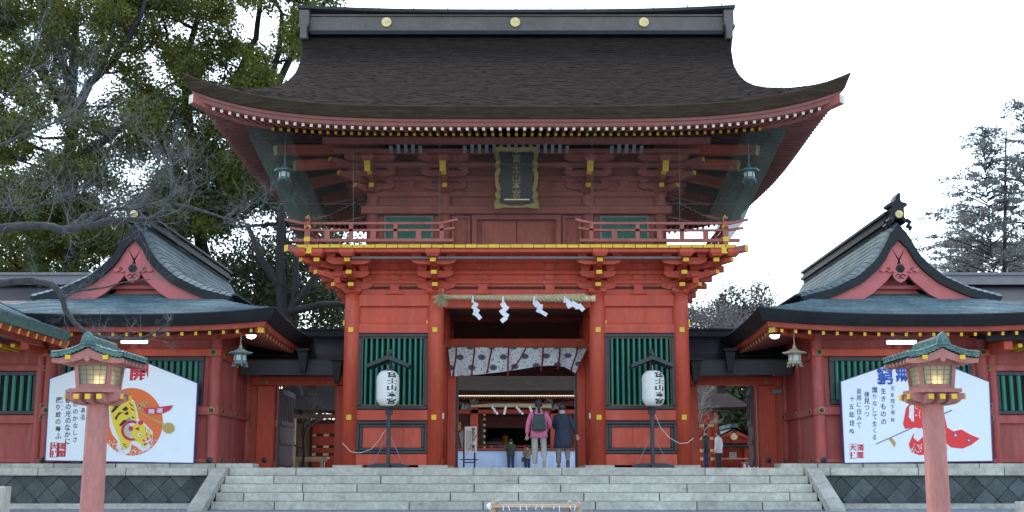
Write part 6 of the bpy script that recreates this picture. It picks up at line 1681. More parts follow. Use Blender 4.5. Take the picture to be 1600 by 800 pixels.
# hall front: panels beside a wide dark opening
zb, ztp = hz(704), hz(640)
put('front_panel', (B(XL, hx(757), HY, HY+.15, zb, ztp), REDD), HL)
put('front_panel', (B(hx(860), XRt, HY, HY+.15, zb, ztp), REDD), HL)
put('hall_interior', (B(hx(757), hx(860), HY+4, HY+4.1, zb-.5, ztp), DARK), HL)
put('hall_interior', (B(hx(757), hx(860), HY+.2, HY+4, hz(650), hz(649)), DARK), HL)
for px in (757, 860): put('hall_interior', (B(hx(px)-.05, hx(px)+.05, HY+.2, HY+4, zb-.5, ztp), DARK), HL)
m = MB()
for px in (729, 743, 752): m.box(hx(px)-.06, hx(px)+.06, HY-.03, HY-.001, zb, hz(655))
for py in (660, 672, 680, 690): m.box(hx(728), hx(756), HY-.028, HY-.002, hz(py)-.05, hz(py)+.05)
for px in (868, 880): m.box(hx(px)-.06, hx(px)+.06, HY-.03, HY-.001, zb, hz(655))
put('door_grid', (m, BLK), HL)
m = MB()
for py in (648, 655, 664, 673, 682, 692, 700): m.lathe([(.08, HY-.05), (.06, HY-.09), (.001, HY-.10)], hx(757), 0, 6, axis='y', cz=hz(py))
put('gold_fittings', (m, GOLD), HL)
put('gold_lamp', (B(hx(717)-.14, hx(717)+.14, HY-.3, HY-.05, hz(673), hz(660)), mat('amber', (.5,.22,.03), .4, .2, 6)), HL)
for i in range(9):
    x = hx(762)+(hx(856)-hx(762))*i/8; put('hanging_tassel', (B(x-.03, x+.03, HY+.5, HY+.53, hz(658), hz(646)), STRAW), HL)
put('altar', (MB().lathe([(1.1, zb), (1.1, hz(690)), (.9, hz(684)), (.5, hz(681)), (.1, hz(680))], hx(773), HY+3.2, 18), mat('altar_grey', (.13,.11,.10), .7, .2, 3)), HL)
put('altar_gold', (MB().lathe([(.25, zb), (.3, hz(690)), (.12, hz(684)), (.2, hz(679)), (.02, hz(676))], hx(788), HY+2.5, 12), mat('amber', (1,1,1))), HL)
put('offering_table', (B(hx(760), hx(782), HY+1.5, HY+2, hz(692), hz(690)), GREY), HL)
put('veranda_rail', (B(XL, XRt, HY-1.3, HY-1.2, hz(703, HY-1.3), hz(700, HY-1.3)), REDM), HL)
put('veranda_rail', (B(XL, XRt, HY-1.3, HY-1.2, hz(697.5, HY-1.3), hz(696.3, HY-1.3)), REDM), HL)
for i in range(14): x = XL+(XRt-XL)*i/13; put('rail_post', (B(x-.05, x+.05, HY-1.32, HY-1.18, hz(704, HY-1.3), hz(696, HY-1.3)), REDM), HL)
put('offertory_step', (B(XL, XRt, HY-1.31, HY, hz(708, HY-1.3), hz(704, HY-1.3)), REDM), HL)
wc = thing('white_cloth_screen', 'long white cloth stretched along the foot of the worship hall', 'cloth', (0, HY-1.7, FZ))
for i in range(6):
    a = XL+(XRt-XL)*i/6; b = XL+(XRt-XL)*(i+1)/6; m = MB(); m.grid(lambda u, v: (a+(b-a)*u, HY-1.7+.03*math.sin(u*20+i)*(1-v)+.02*math.sin(u*7+v*5), FZ+.01+(hz(706, HY-1.7)-FZ)*v), 24, 4); me = m.mesh('cloth_panel', CLOTHW, True); put('cloth_panel', me, wc)
put('top_hem', (B(XL, XRt, HY-1.74, HY-1.62, hz(706, HY-1.7), hz(704.6, HY-1.7)), mat('hem_grey', (.42,.45,.50), .8, .1, 3)), wc)
R2 = thing('hall_rope', 'straw rope with white streamers across the front of the worship hall', 'rope', (0, HY-1.4, hz(636)))
y = HY-1.75
put('rope', (MB().tube([P(736, 634.5, y), P(770, 633, y), P(810, 633, y), P(862, 634.5, y)], [.06,.11,.12,.13], 9), STRAW), R2)
def small_shide(px, dx, i):
    o = thing('hall_streamer', ['leftmost','second','third','rightmost'][i]+' small white paper streamer on the worship hall rope', 'streamer', P(px, 634, y-.15), 'streamers on the hall rope'); m = MB()
    for k, (a, b) in enumerate(((0,3),(dx*2,6),(dx*3.5,9),(dx*6,12))): m.box(XX(px+a-1.6, 640, y), XX(px+a+1.8, 640, y), y-.16-.01*k, y-.15-.01*k, ZZ(634+b+2, y), ZZ(634+b-2, y))
    m.v = [(x+.25*(z-ZZ(640,y))*-dx*.4, y_, z) for x, y_, z in m.v]; put('paper', (m, SHIDE), o)
for i, (px, dx) in enumerate(((770, 1), (790, -.3), (808, 1.2), (828, .6))): small_shide(px, dx, i)
# notice board on a stand
y = 10.; nb_ = thing('notice_board', 'white notice board with vertical black lettering on a stand inside the gate', 'notice', P(732, 735, y))
def nv(px, py): v = P(px, py, y); return v.x, v.z
a, b = nv(726, 707), nv(745, 666.5)
put('notice_panel', (B(a[0], b[0], y, y+.03, a[1], b[1]), PAPER), nb_)
for px in (724.5, 741.5): x = nv(px, 730)[0]; put('leg', (B(x-.03, x+.03, y+.03, y+.07, FZ, nv(0, 690)[1]), BLK), nb_)
for py in (718, 722.5): put('crossbar', (B(nv(719,py)[0] if py < 720 else nv(724,py)[0], nv(746.5,py)[0] if py < 720 else nv(742,py)[0], y+.02, y+.08, nv(0,py)[1]-.02, nv(0,py)[1]+.02), BLK), nb_)
m = MB()
for i, ch in enumerate('特殊天然御案内'[:7]): p = P(739.6, 671+i*5.3, y-.004); put_glyph(m, ch, p.x, p.z, .125, y-.004, sx=1.0, bold=.03)
for c_ in range(4):
    for r_ in range(13): p = P(728.8+c_*2.2, 674+r_*2.4, y-.004); put_glyph(m, random.choice('御祈祷受付社務所神社参拝'), p.x, p.z, .045, y-.004)
put('lettering', (m, INK), nb_)
tag(put('leaning_sheet', (MB().add([P(717, 677, y+.5), P(724, 671, y+.5), P(724, 702, y+.5), P(722, 702, y+.5)]+[P(717, 677, y+.53), P(724, 671, y+.53), P(724, 702, y+.53), P(722, 702, y+.53)], [(3,2,1,0),(4,5,6,7),(0,1,5,4),(1,2,6,5),(2,3,7,6),(3,0,4,7)]), GREY)), 'grey sheet flaring out left of the white notice board', 'sheet')

# ---- building glimpsed through the left side gate: plank booth and red panelled door
y = 14.; Z_ = lambda py: ZZ(py, y); X_ = lambda px: XX(px, 660, y)
LB = thing('left_hall', 'grey roofed hall with plank wall seen through the left side gate', 'hall', (X_(480), y+2, FZ))
m = MB(); m.add([(X_(425), y-1.2, Z_(641)), (X_(560), y-1.2, Z_(645)), (X_(560), y+9, ZZ(575,y+9)), (X_(430), y+9, ZZ(575,y+9)), (X_(425), y-1.2, Z_(641)-.12), (X_(560), y-1.2, Z_(645)-.12), (X_(560), y+9, ZZ(580,y+9)), (X_(430), y+9, ZZ(580,y+9))], [(0,1,2,3),(4,7,6,5),(0,4,5,1),(0,3,7,4),(1,5,6,2)]); put('roof', (m, BARK), LB)
put('eave_board', (B(X_(425), X_(560), y-1.0, y-.9, Z_(656), Z_(649)), WOOD), LB); put('eave_board', (B(X_(425), X_(560), y-.6, y-.5, Z_(663), Z_(657)), BLK), LB)
n = 9
for i in range(n): a = X_(446)+(X_(484)-X_(446))*i/n; b = X_(446)+(X_(484)-X_(446))*(i+1)/n; put('wall_plank', (B(a+.008, b-.008, y, y+.06+random.uniform(0,.02), FZ, Z_(656)), WOOD), LB)
put('red_wall', (B(X_(484), X_(560), y, y+.1, FZ, Z_(656)), RED), LB)
for py in (680, 698, 710):
    put('iron_strap', (B(X_(489), X_(545), y-.02, y-.001, Z_(py)-.05, Z_(py)+.05), BLK), LB)
    for px in (490, 510): put('gold_fitting', (B(X_(px)-.09, X_(px)+.12, y-.035, y-.021, Z_(py)-.045, Z_(py)+.045), GOLD), LB)
put('door_stile', (B(X_(487)-.05, X_(487)+.05, y-.04, y-.001, FZ, Z_(660)), BLK), LB)
BN = thing('wooden_bench', 'long pale wood bench in front of the plank wall beyond the left side gate', 'bench', (X_(480), y-1.3, FZ))
put('seat', (B(X_(440), X_(524), y-1.7, y-1.0, Z_(718), Z_(715)), WOODP), BN); put('apron', (B(X_(440), X_(524), y-1.66, y-1.6, Z_(722), Z_(718)-.002), WOODP), BN)
for px in (446, 478, 517): put('leg', (B(X_(px)-.07, X_(px)+.07, y-1.6, y-1.45, FZ, Z_(718)-.002), WOODP), BN)
put('post', (B(X_(475)-.075, X_(475)+.075, y-1.95, y-1.8, FZ, Z_(658)), WOODP), LB); put('post', (B(X_(443)-.1, X_(443)+.1, y-1.2, y-1.0, FZ, Z_(656)), WOOD), LB)
RK = thing('lattice_rack', 'small dark wooden lattice rack standing on the bench', 'rack', (X_(463), y-1.2, Z_(715)))
for k in range(5): put('upright', (B(X_(452+k*6)-.03, X_(452+k*6)+.03, y-1.25, y-1.2, Z_(715), Z_(698)), BLK), RK)
for py in (700, 707): put('slat', (B(X_(450), X_(480), y-1.28, y-1.251, Z_(py)-.03, Z_(py)+.03), BLK), RK)
# ---- through the right side gate: big grey roofed hall, red banded doors, small shrine
y = 17.; Z_ = lambda py: ZZ(py, y); X_ = lambda px: XX(px, 660, y)
RB = thing('right_hall', 'dark roofed hall with red gold banded doors seen through the right side gate', 'hall', (X_(1100), y+2, FZ))
m = MB(); m.add([(X_(1060), y-1.2, Z_(641)), (X_(1165), y-1.2, Z_(638)), (X_(1150), y+5, Z_(585)), (X_(1060), y+5, Z_(585)), (X_(1060), y-1.2, Z_(641)-.12), (X_(1165), y-1.2, Z_(638)-.12), (X_(1150), y+5, Z_(590)), (X_(1060), y+5, Z_(590))], [(0,1,2,3),(4,7,6,5),(0,4,5,1),(1,5,6,2)]); put('roof', (m, BARK), RB)
put('wall', (B(X_(1060), X_(1119), y, y+.1, FZ, Z_(645)), RED), RB); put('corner_post', (B(X_(1115), X_(1120), y-.2, y-.05, FZ, Z_(645)), RED), RB)
put('wall', (B(X_(1119)-.1, X_(1119), y+.1, y+4, FZ, Z_(645)), REDM), RB)
for py in (665, 685, 704, 717):
    put('iron_strap', (B(X_(1094), X_(1114), y-.02, y-.001, Z_(py)-.05, Z_(py)+.05), BLK), RB)
    for px in (1096, 1112): put('gold_fitting', (B(X_(px)-.1, X_(px)+.1, y-.035, y-.021, Z_(py)-.06, Z_(py)+.06), GOLD), RB)
y = 21.; SH = thing('small_shrine', 'small red shrine with blue green gabled roof seen through the right side gate', 'shrine', (X_(1146), y+1, FZ)); Zs = lambda py: ZZ(py, y)
Xs = lambda px: XX(px, 660, y); xc = Xs(1147)
for k in (-1, 1):
    for c in range(7):
        def f(t): return 1.62*t, Zs(668)+(Zs(690)-Zs(668))*(1-(1-t)**1.5)
        a, b = f(c/7), f((c+1)/7); put('copper_course', (MB().add([(xc+k*a[0], y, a[1]), (xc+k*b[0], y, b[1]+.02), (xc+k*b[0], y+2.6, b[1]+.02), (xc+k*a[0], y+2.6, a[1]), (xc+k*b[0], y, b[1]-.06), (xc+k*a[0], y, a[1]-.06)], [(0,1,2,3),(0,5,4,1),(1,4,5,0)]), COP), SH)
    put('barge_board', (MB().bar((xc+k*.1, y+.1, Zs(676)), (xc+k*1.9, y+.1, Zs(697)), .1, .16), RED), SH); put('gilt_tip', (MB().bar((xc+k*1.55, y+.03, Zs(692.5)), (xc+k*1.9, y+.03, Zs(697)), .05, .12), GOLD), SH)
put('ridge', (B(xc-.16, xc+.16, y-.05, y+2.7, Zs(668), Zs(662)), COP), SH)
put('gable_wall', (MB().prism([(xc-1.2, Zs(692)), (xc+1.2, Zs(692)), (xc, Zs(674))], y+.25, y+.35), RED), SH)
put('gable_crest', (MB().lathe([(.2, y+.2), (.16, y+.1), (.001, y+.08)], xc, 0, 8, axis='y', cz=Zs(682)), GOLD), SH)
put('pent_eave', (MB().prismx([(y-.4, Zs(697)), (y-.4, Zs(700)), (y+.4, Zs(694)), (y+.4, Zs(692))], xc-1.5, xc+1.5), COPD), SH)
put('wall', (B(xc-1.0, xc+1.0, y+.4, y+2, FZ, Zs(694)), RED), SH)
for px in (1128, 1165): put('column', (B(Xs(px)-.08, Xs(px)+.08, y+.1, y+.26, FZ, Zs(698)), RED), SH)
put('offering_shelf', (B(Xs(1118), Xs(1162), y-.7, y-.1, Zs(718), Zs(716)), WOODP), SH)
put('white_emblem', (B(Xs(1146)-.16, Xs(1146)+.16, y+.33, y+.39, Zs(716), Zs(706)), PAPER), SH)
for i in range(9): x = Xs(1167)+.2*i; put('fence_slat', (B(x-.05, x+.05, y+.9, y+.96, FZ, Zs(705)), REDM), SH)
y = 20.; SC_ = thing('striped_cloth', 'red and white striped ceremonial cloth beside the small shrine', 'cloth', (XX(1170, 660, y), y, FZ))
for i in range(8):
    a = XX(1158+i*3.6, 720, y); b = XX(1158+(i+1)*3.6, 720, y); put('stripe', (B(a, b, y, y+.02, FZ, ZZ(724, y)), INKR if i % 2 == 0 else PAPER), SC_)
put('pole', (MB().tube([(XX(1158,720,y), y-.02, ZZ(723.5, y)), (XX(1188,720,y), y-.02, ZZ(723.5, y))], .03, 6), GREY), SC_)
y = 12.
tag(put('flag_banner', (MB().add([P(437,690,y), P(440,688,y), P(436,728,y), P(432,728,y)]+[P(437,690,y+.04), P(440,688,y+.04), P(436,728,y+.04), P(432,728,y+.04)], [(3,2,1,0),(4,5,6,7),(0,1,5,4),(1,2,6,5),(2,3,7,6),(3,0,4,7)]), PAPER)), 'thin white banner strip beside the open left door leaf', 'banner')

# ================================================================== TREES
def leaves(name, centers, radii, n_per, size, m_, parent, flat=.8, seed=1):
    r = np.random.default_rng(seed); C = np.repeat(np.asarray(centers, float), n_per, 0); R = np.repeat(np.asarray(radii, float), n_per)
    N = len(C); d = r.normal(size=(N,3)); d /= np.linalg.norm(d, axis=1)[:,None]; q = r.uniform(0,1,N)**.42
    c = C+d*(R*q)[:,None]*np.array([1,1,flat])
    nrm = r.normal(size=(N,3)); nrm[:,2] += .5; nrm /= np.linalg.norm(nrm, axis=1)[:,None]
    t = np.cross(nrm, r.normal(size=(N,3))); t /= np.linalg.norm(t, axis=1)[:,None]; b = np.cross(nrm, t)
    s = size*r.uniform(.6,1.35,N)[:,None]
    V = np.stack([c-t*s, c-b*s*.45+nrm*s*.12, c+t*s, c+b*s*.45+nrm*s*.12], 1).reshape(-1,3)
    me = bpy.data.meshes.new(name); me.vertices.add(4*N); me.vertices.foreach_set('co', V.ravel()); me.loops.add(4*N); me.loops.foreach_set('vertex_index', np.arange(4*N)); me.polygons.add(N); me.polygons.foreach_set('loop_start', np.arange(0,4*N,4)); me.polygons.foreach_set('loop_total', np.full(N,4)); me.materials.append(m_); me.update(); me.validate()
    return put(name, me, parent)
def inpoly(x, y, pg):
    c = False; j = len(pg)-1
    for i in range(len(pg)):
        if (pg[i][1] > y) != (pg[j][1] > y) and x < (pg[j][0]-pg[i][0])*(y-pg[i][1])/(pg[j][1]-pg[i][1])+pg[i][0]: c = not c
        j = i
    return c
def branch_tube(m, pts, r0, r1, n=7):
    N = len(pts); m.tube(pts, [r0+(r1-r0)*(i/(N-1))**.8 for i in range(N)], n)
def wiggle(a, b, n, amp, sag=0):
    a, b = Vector(a), Vector(b); out = []; L = (b-a).length; o_ = Vector((random.uniform(-1,1), random.uniform(-1,1), random.uniform(-1,1)))*amp*L
    for i in range(n+1):
        t = i/n; out.append(a.lerp(b, t)+o_*math.sin(t*PI)+Vector((random.uniform(-1,1), random.uniform(-1,1), random.uniform(-1,1)))*amp*.25*L*(0 < i < n)+Vector((0,0,sag*math.sin(t*PI))))
    return out
GAPS = [(215,77,30,20),(120,45,16,10),(125,57,10,8),(150,138,32,18),(78,220,24,26),(205,272,24,20),(385,30,22,18),(281,62,9,8),(330,118,14,9),(431,22,24,26),(420,66,16,18),(450,112,24,22),(5,75,10,12),(40,262,20,10),(170,415,26,14),(60,128,12,8),(310,50,8,14),(395,350,30,24),(448,350,22,22),(350,385,20,14),(240,245,10,8),(300,385,16,12),(100,170,10,8),(380,105,10,8),(260,130,12,14),(165,230,9,10)]
def evergreen(name_label, base, trunks, region, nclump, ydep, m_, seed, rad=(.7,1.5), per=150, size=.17, group=None, limbs=30, tr=.5):
    random.seed(seed); o = thing('evergreen_tree', name_label, 'tree', base, group)
    m = MB(); nodes = []
    for k, pts in enumerate(trunks):
        pp_ = [Vector(p) for p in pts]; fine = []
        for a, b in zip(pp_, pp_[1:]): fine += wiggle(a, b, 4, .04)[:-1]
        fine.append(pp_[-1]); branch_tube(m, fine, tr*(1 if k == 0 else .6), .10, 9); nodes += fine[3:]
    C = []; tries = 0
    while len(C) < nclump and tries < nclump*60:
        tries += 1
        px = random.uniform(min(p[0] for p in region), max(p[0] for p in region)); py = random.uniform(min(p[1] for p in region), max(p[1] for p in region))
        if not inpoly(px, py, region): continue
        if any(((px-g[0])/(g[2]+10))**2+((py-g[1])/(g[3]+10))**2 < 1 for g in GAPS) and random.random() < .93: continue
        Yc = random.uniform(*ydep); C.append(P(px, py, Yc))
    random.shuffle(C)
    for c in C[:limbs]:
        n0 = min(nodes, key=lambda n: (n-c).length+max(0, n.z-c.z)*1.5)
        L = (c-n0).length; branch_tube(m, wiggle(n0, c, 5, .08, -.03*L), min(.18, .05+.016*L), .025, 6)
        nodes.append(n0.lerp(c, .6))
    put('trunk', m.mesh('trunk', TRUNK, True), o)
    leaves('crown', C, [random.uniform(*rad) for _ in C], per, size, m_, o, .75, seed)
    return o
def Q(px, py, Y): return P(px, py, Y)
R1 = [(-60,-60),(190,-60),(230,60),(200,140),(240,200),(235,330),(120,450),(-60,480)]
b = Q(110, 735, 19); b.z = FZ
evergreen('tall evergreen with a dark forking trunk rising behind the left pavilion', b, [[b, Q(112,430,19), Q(108,240,19), Q(112,150,19), Q(85,60,19), Q(60,-40,19)], [Q(110,210,19), Q(140,130,18.5), Q(200,60,18), Q(240,-20,18)], [Q(108,180,19), Q(60,100,19.5), Q(10,40,20)], [Q(110,150,19), Q(118,60,19), Q(125,-30,19)], [Q(109,260,19), Q(170,215,18), Q(260,150,17.5)]], R1, 300, (16.5,22.5), LEAFM, 11, rad=(.6,1.3), group='evergreens behind the left pavilion', limbs=70, per=460, size=.092, tr=.42)
R2_ = [(180,-60),(420,-60),(400,60),(420,150),(470,250),(440,300),(330,420),(230,420),(220,300),(245,200),(215,120)]
b = Q(330, 735, 22); b.z = FZ
evergreen('yellowish green evergreen crown behind the left end of the great roof', b, [[b, Q(325,420,22), Q(300,250,21.5), Q(290,120,21), Q(330,-30,21)], [Q(300,250,21.5), Q(360,160,21), Q(400,60,21), Q(410,-40,21)], [Q(305,300,22), Q(250,220,21)]], R2_, 270, (18,24.5), LEAFM, 12, rad=(.6,1.3), group='evergreens behind the left pavilion', limbs=60, per=460, size=.092, tr=.40)
R3 = [(400,-60),(540,-60),(520,14),(492,30),(485,90),(470,128),(440,140),(410,150),(385,90)]
b = Q(462, 735, 20); b.z = FZ
evergreen('small leaved tree showing between the great roof and the sky', b, [[b, Q(455,500,20), Q(440,380,20), Q(430,250,20), Q(425,120,20.5), Q(440,20,21)], [Q(425,150,20.5), Q(470,60,21), Q(520,-10,21)]], R3, 90, (18.5,23), LEAFM, 13, rad=(.6,1.1), per=220, size=.10, group='evergreens behind the left pavilion', limbs=30, tr=.33)
R4 = [(330,300),(420,280),(480,330),(545,420),(545,500),(330,500)]
b = Q(500, 735, 15.5); b.z = FZ
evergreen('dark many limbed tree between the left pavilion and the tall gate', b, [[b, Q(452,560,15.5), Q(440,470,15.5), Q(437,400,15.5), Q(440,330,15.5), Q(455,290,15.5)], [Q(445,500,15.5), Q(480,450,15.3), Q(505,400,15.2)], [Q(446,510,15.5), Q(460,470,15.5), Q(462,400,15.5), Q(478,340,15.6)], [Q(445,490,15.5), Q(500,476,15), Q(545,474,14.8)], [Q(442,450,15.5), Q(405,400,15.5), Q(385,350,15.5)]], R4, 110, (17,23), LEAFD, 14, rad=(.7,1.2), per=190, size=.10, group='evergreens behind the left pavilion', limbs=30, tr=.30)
# lower dark growth filling in behind the left pavilion: a wood whose trees cannot be told apart
random.seed(5); C = []
while len(C) < 430:
    px = random.uniform(-60, 545); py = random.uniform(330, 690)
    if py > 300 and any(((px-g[0])/(g[2]+6))**2+((py-g[1])/(g[3]+6))**2 < 1 for g in GAPS) and random.random() < .9: continue
    C.append(P(px, py, random.uniform(25, 31)))
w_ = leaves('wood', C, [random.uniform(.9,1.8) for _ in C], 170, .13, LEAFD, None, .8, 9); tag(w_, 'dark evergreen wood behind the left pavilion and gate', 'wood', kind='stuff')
C = []
while len(C) < 260: C.append(P(random.uniform(1060, 1330), random.uniform(560, 735), random.uniform(30, 38)))
w_ = leaves('wood', C, [random.uniform(.8,1.6) for _ in C], 80, .20, LEAFD, None, .8, 10); tag(w_, 'green undergrowth behind the small shrine on the right', 'wood', kind='stuff')

# conifer on the right
def conifer(label, px, top, bottom, Y, hw, seed, m_=LEAFG, n=46, size=.2, group=None):
    random.seed(seed); b = Q(px, 738, Y); b.z = FZ; t = Q(px, top, Y); o = thing('conifer', label, 'tree', b, group)
    m = MB(); H = t.z-b.z; branch_tube(m, wiggle(b, t, 8, .006), H*.013+.05, .03, 7); C = []; R = []
    zlo = Q(px, bottom, Y).z; s = Q(px+hw, bottom, Y).x-b.x
    for i in range(n):
        f = (i+.5)/n; z = zlo+(t.z-zlo)*f; L = s*(1-f)**.62*random.uniform(.65,1.15)+.25; a = random.uniform(0, 2*PI); 
        e = Vector((b.x+math.cos(a)*L, Y+math.sin(a)*L*.8, z+random.uniform(-.15,.35)*L)); st_ = Vector((b.x, Y, z-.05)); pts = wiggle(st_, e, 5, .04, .1*L); branch_tube(m, pts, .05, .012, 5)
        for q in np.linspace(.35, 1.0, max(2, int(L*1.6))):
            p = st_.lerp(e, q); C.append((p.x+random.uniform(-.2,.2), p.y+random.uniform(-.2,.2), p.z+.1*L*math.sin(q*PI))); R.append(random.uniform(.3,.62))
    put('trunk', m.mesh('trunk', TRUNK, True), o); leaves('crown', C, R, 40, size*.42, m_, o, .38, seed); return o
conifer('tall sparse conifer against the pale sky beyond the right pavilion', 1572, 200, 435, 34, 95, 21, n=75, size=.22, group='conifers at the right')
conifer('second conifer cut by the right edge of the photo', 1640, 160, 430, 36, 90, 22, n=60, size=.22, group='conifers at the right')
conifer('short conifer standing low between the other conifers and the right roof', 1534, 330, 440, 40, 45, 23, n=40, size=.2, group='conifers at the right')
random.seed(77); C = [P(random.uniform(1490, 1680), random.uniform(385, 450), random.uniform(42, 47)) for _ in range(60)]
w_ = leaves('hedge', C, [random.uniform(.7,1.3) for _ in C], 90, .18, LEAFG, None, .8, 31); tag(w_, 'low dark foliage behind the right rear hall roof', 'hedge', kind='stuff')
# bare and evergreen trees between gate and right pavilion
def twig_tree(label, px, top, Y, hw, seed, depth=5, m_=TWIGG, r0=.16, group=None, base_py=738, name='bare_tree', fuzz=0):
    random.seed(seed); b = Q(px, base_py, Y); b.z = FZ; t = Q(px, top, Y); o = thing(name, label, 'tree', b, group); m = MB(); tw = MB(); H = t.z-b.z; s = Q(px+hw, top+40, Y).x-b.x
    def rec(p, d, L, r, k):
        e = p+d*L; (m if k < 2 else tw).tube([p, p.lerp(e, .5)+Vector((random.uniform(-1,1), random.uniform(-1,1), random.uniform(-1,1)))*L*.06, e], [r, r*.85, r*.7], 5 if k < 2 else 3, caps=False)
        if k >= depth: return
        for _ in range(3 if k < 3 else 3):
            nd = (d+Vector((random.gauss(0,.5), random.gauss(0,.5), random.gauss(.08,.35)))).normalized(); rec(p.lerp(e, random.uniform(.55,1)), nd, L*random.uniform(.6,.85), r*.62, k+1)
    rec(b, Vector((0,0,1)), H*.36, r0, 0)
    put('trunk', (m, TRUNK), o); put('twigs', (tw, m_), o)
    if fuzz:
        vv = [Vector(v) for v in tw.v[::37]]; r_ = [random.uniform(.4,.9)*fuzz for _ in vv]
        leaves('fine_twigs', vv, r_, 26, .05*fuzz+.03, m_, o, 1., seed)
    return o
twig_tree('grey bare tree right beside the tall gate column', 1098, 445, 36, 30, 41, 6, fuzz=1, group='bare trees behind the right side gate')
twig_tree('pale bare tree next to the right pavilion roof', 1183, 450, 40, 30, 42, 6, fuzz=1, group='bare trees behind the right side gate')
twig_tree('wispy bare tree between the brown round tree and the gate', 1120, 450, 44, 30, 43, 6, fuzz=1, group='bare trees behind the right side gate')
twig_tree('small bare tree just left of the conifers', 1468, 345, 44, 20, 44, 6, r0=.2)
twig_tree('weeping bare tree with pale drooping twigs seen through the right side gate', 1091, 598, 13, 20, 45, 6, mat('pale_twigs', (.24,.22,.21), .9, .2, 2), r0=.04)
twig_tree('bare shrub tree seen in front of the hall through the left side gate', 472, 606, 9.5, 20, 46, 6, r0=.05)
random.seed(3); b = Q(1150, 738, 42); b.z = FZ; o = thing('round_tree', 'brownish green rounded tree rising between the gate and right pavilion', 'tree', b); m = MB(); branch_tube(m, wiggle(b, Q(1150, 470, 42), 6, .02), .3, .06, 7); C = [P(1150+random.gauss(0,19), 505+random.gauss(0,22), 42+random.uniform(-1.5,1.5)) for _ in range(70)]
for c in C[:20]: branch_tube(m, wiggle(Q(1150, 540, 42), c, 4, .06), .07, .02, 5)
put('trunk', m.mesh('trunk', TRUNK, True), o); leaves('crown', C, [random.uniform(.5,.95) for _ in C], 150, .11, mat('leaves_brown', (.05,.048,.034), .7, .3, .6, col2=(.10,.09,.06), transl=.2), o, .9, 50)
random.seed(4); C = [P(random.uniform(1060, 1225), random.uniform(488, 560), random.uniform(43, 48)) for _ in range(120)]
w_ = leaves('hedge', C, [random.uniform(.6,1.1) for _ in C], 120, .10, MATS['leaves_brown'], None, .8, 51); tag(w_, 'low grey shrubs behind the right side gate roof', 'hedge', kind='stuff')
# wooded slope far behind everything, closes the gaps at ground level
random.seed(14); hl_ = MB(); hl_.grid(lambda u, v: (-160+320*u, 95+60*v, 0+(9+3*math.sin(u*9)+1.5*math.sin(u*31))*math.sin(min(1,v*1.3)*PI/2)), 60, 6)
struct('hill', (hl_, mat('wooded_hill', (.05,.06,.04), .9, .4, .3)))

# ================================================================== LEAFLESS CHERRY reaching in from the left
YB = -11.5
ch_ = thing('cherry_tree', 'leafless cherry tree reaching grey lichened limbs and twigs in from the left edge', 'tree', (P(-150, 700, YB).x, YB, 0))
TB = Vector((P(-150, 700, YB).x, YB, 0)); main = MB(); tw = MB(); random.seed(19)
def P2(px, py, dy=0): return P(px, py, YB+dy)
def smooth(pts, k=4):
    out = []
    for i in range(len(pts)-1):
        p0 = pts[max(i-1,0)]; p1 = pts[i]; p2 = pts[i+1]; p3 = pts[min(i+2, len(pts)-1)]
        for j in range(k):
            t = j/k; out.append(.5*((2*p1)+(p2-p0)*t+(2*p0-5*p1+4*p2-p3)*t*t+(3*p1-p0-3*p2+p3)*t**3))
    out.append(pts[-1]); return out
def limb(pix, r0, r1, m=main):
    pts = smooth([p if isinstance(p, Vector) else P2(*p) for p in pix]); m.tube([p+Vector((random.uniform(-1,1), random.uniform(-1,1), random.uniform(-1,1)))*min(r0,.04)*.25 for p in pts], [r0+(r1-r0)*i/(len(pts)-1) for i in range(len(pts))], 8); return pts
def twig(p, d, L, r, k):
    n = 4; pts = [p]; dd = d.copy()
    for i in range(n): dd = (dd+Vector((random.gauss(0,.16), random.gauss(0,.16), random.gauss(.03,.14)))).normalized(); pts.append(pts[-1]+dd*L/n)
    tw.tube(pts, [r*(1-.7*i/n) for i in range(n+1)], 4 if k < 2 else 3, caps=False)
    if k >= 3: return
    for _ in range({0:5, 1:4, 2:3}[k]):
        i = random.randint(1, n); nd = (dd+Vector((random.gauss(0,.75), random.gauss(0,.5), random.gauss(0,.7)))).normalized(); twig(pts[i], nd, L*random.uniform(.45,.75), r*.55, k+1)
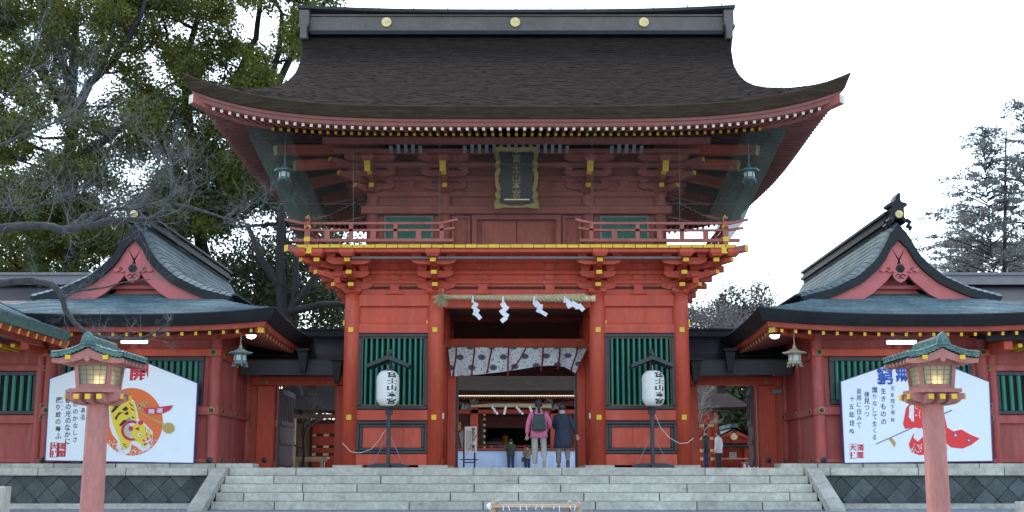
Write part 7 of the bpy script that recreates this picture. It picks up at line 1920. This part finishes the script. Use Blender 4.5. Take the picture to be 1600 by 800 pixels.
limb([TB+Vector((0,0,-.1)), TB+Vector((.05,0,1.2)), P2(-140, 520), P2(-120, 430), P2(-100, 330)], .24, .14)
A1 = limb([(-120,400,0),(-60,362,.1),(0,357,.1),(60,353,.1),(100,358,.05),(140,354,0),(180,344,0),(235,342,-.1),(268,318,-.2)], .085, .035)
A2 = limb([(268,318,-.2),(300,325,0),(350,340,.1),(395,352,.1)], .035, .010)
A3 = limb([(252,338,-.1),(268,305,-.2),(270,280,-.1),(262,255,0)], .04, .016)
A4 = limb([(130,357,0),(170,330,.1),(210,325,.1),(240,318,.2)], .035, .015)
B1 = limb([(-130,460,-.2),(-60,444,-.2),(0,441,-.2),(50,439,-.2),(85,448,-.2),(97,465,-.2),(105,490,-.2),(130,515,-.25),(160,527,-.3),(200,530,-.3),(232,530,-.3)], .068, .016)
B2 = limb([(97,468,-.2),(120,455,-.1),(160,450,0),(200,440,.1),(235,436,.2)], .022, .006)
B3 = limb([(215,530,-.3),(245,518,-.3),(272,495,-.3)], .015, .006)
C1 = limb([(-100,330,0),(-40,250,.3),(30,215,.4),(90,190,.6),(120,170,.8)], .04, .008)
C2 = limb([(-90,300,0),(-30,320,.3),(40,325,.4),(120,300,.5),(190,270,.5)], .030, .007)
C3 = limb([(-90,200,.2),(0,160,.6),(40,110,.8),(60,70,1)], .028, .006)
for pts, n, L0, r in ((A1, 19, .95, .0075), (A2, 9, .7, .005), (A3, 8, .9, .006), (A4, 10, .8, .005), (B1, 13, .42, .0045), (B2, 6, .4, .004), (B3, 4, .25, .004), (C1, 14, 1.1, .006), (C2, 13, 1.0, .005), (C3, 9, 1.0, .005)):
    for _ in range(n):
        i = random.randint(len(pts)//4, len(pts)-1); a = pts[max(i-1,0)]; b = pts[i]; d = (b-a).normalized()
        up = 1 if pts is not B1 else .4
        nd = (d*random.uniform(.2,1)+Vector((random.gauss(.15,.35), random.gauss(0,.5), random.gauss(.35*up,.45)))).normalized(); twig(pts[i], nd, L0*random.uniform(.5,1.1), r, 0)
put('limbs', main.mesh('limbs', TWIG, True), ch_); put('twigs', (tw, TWIGP), ch_)
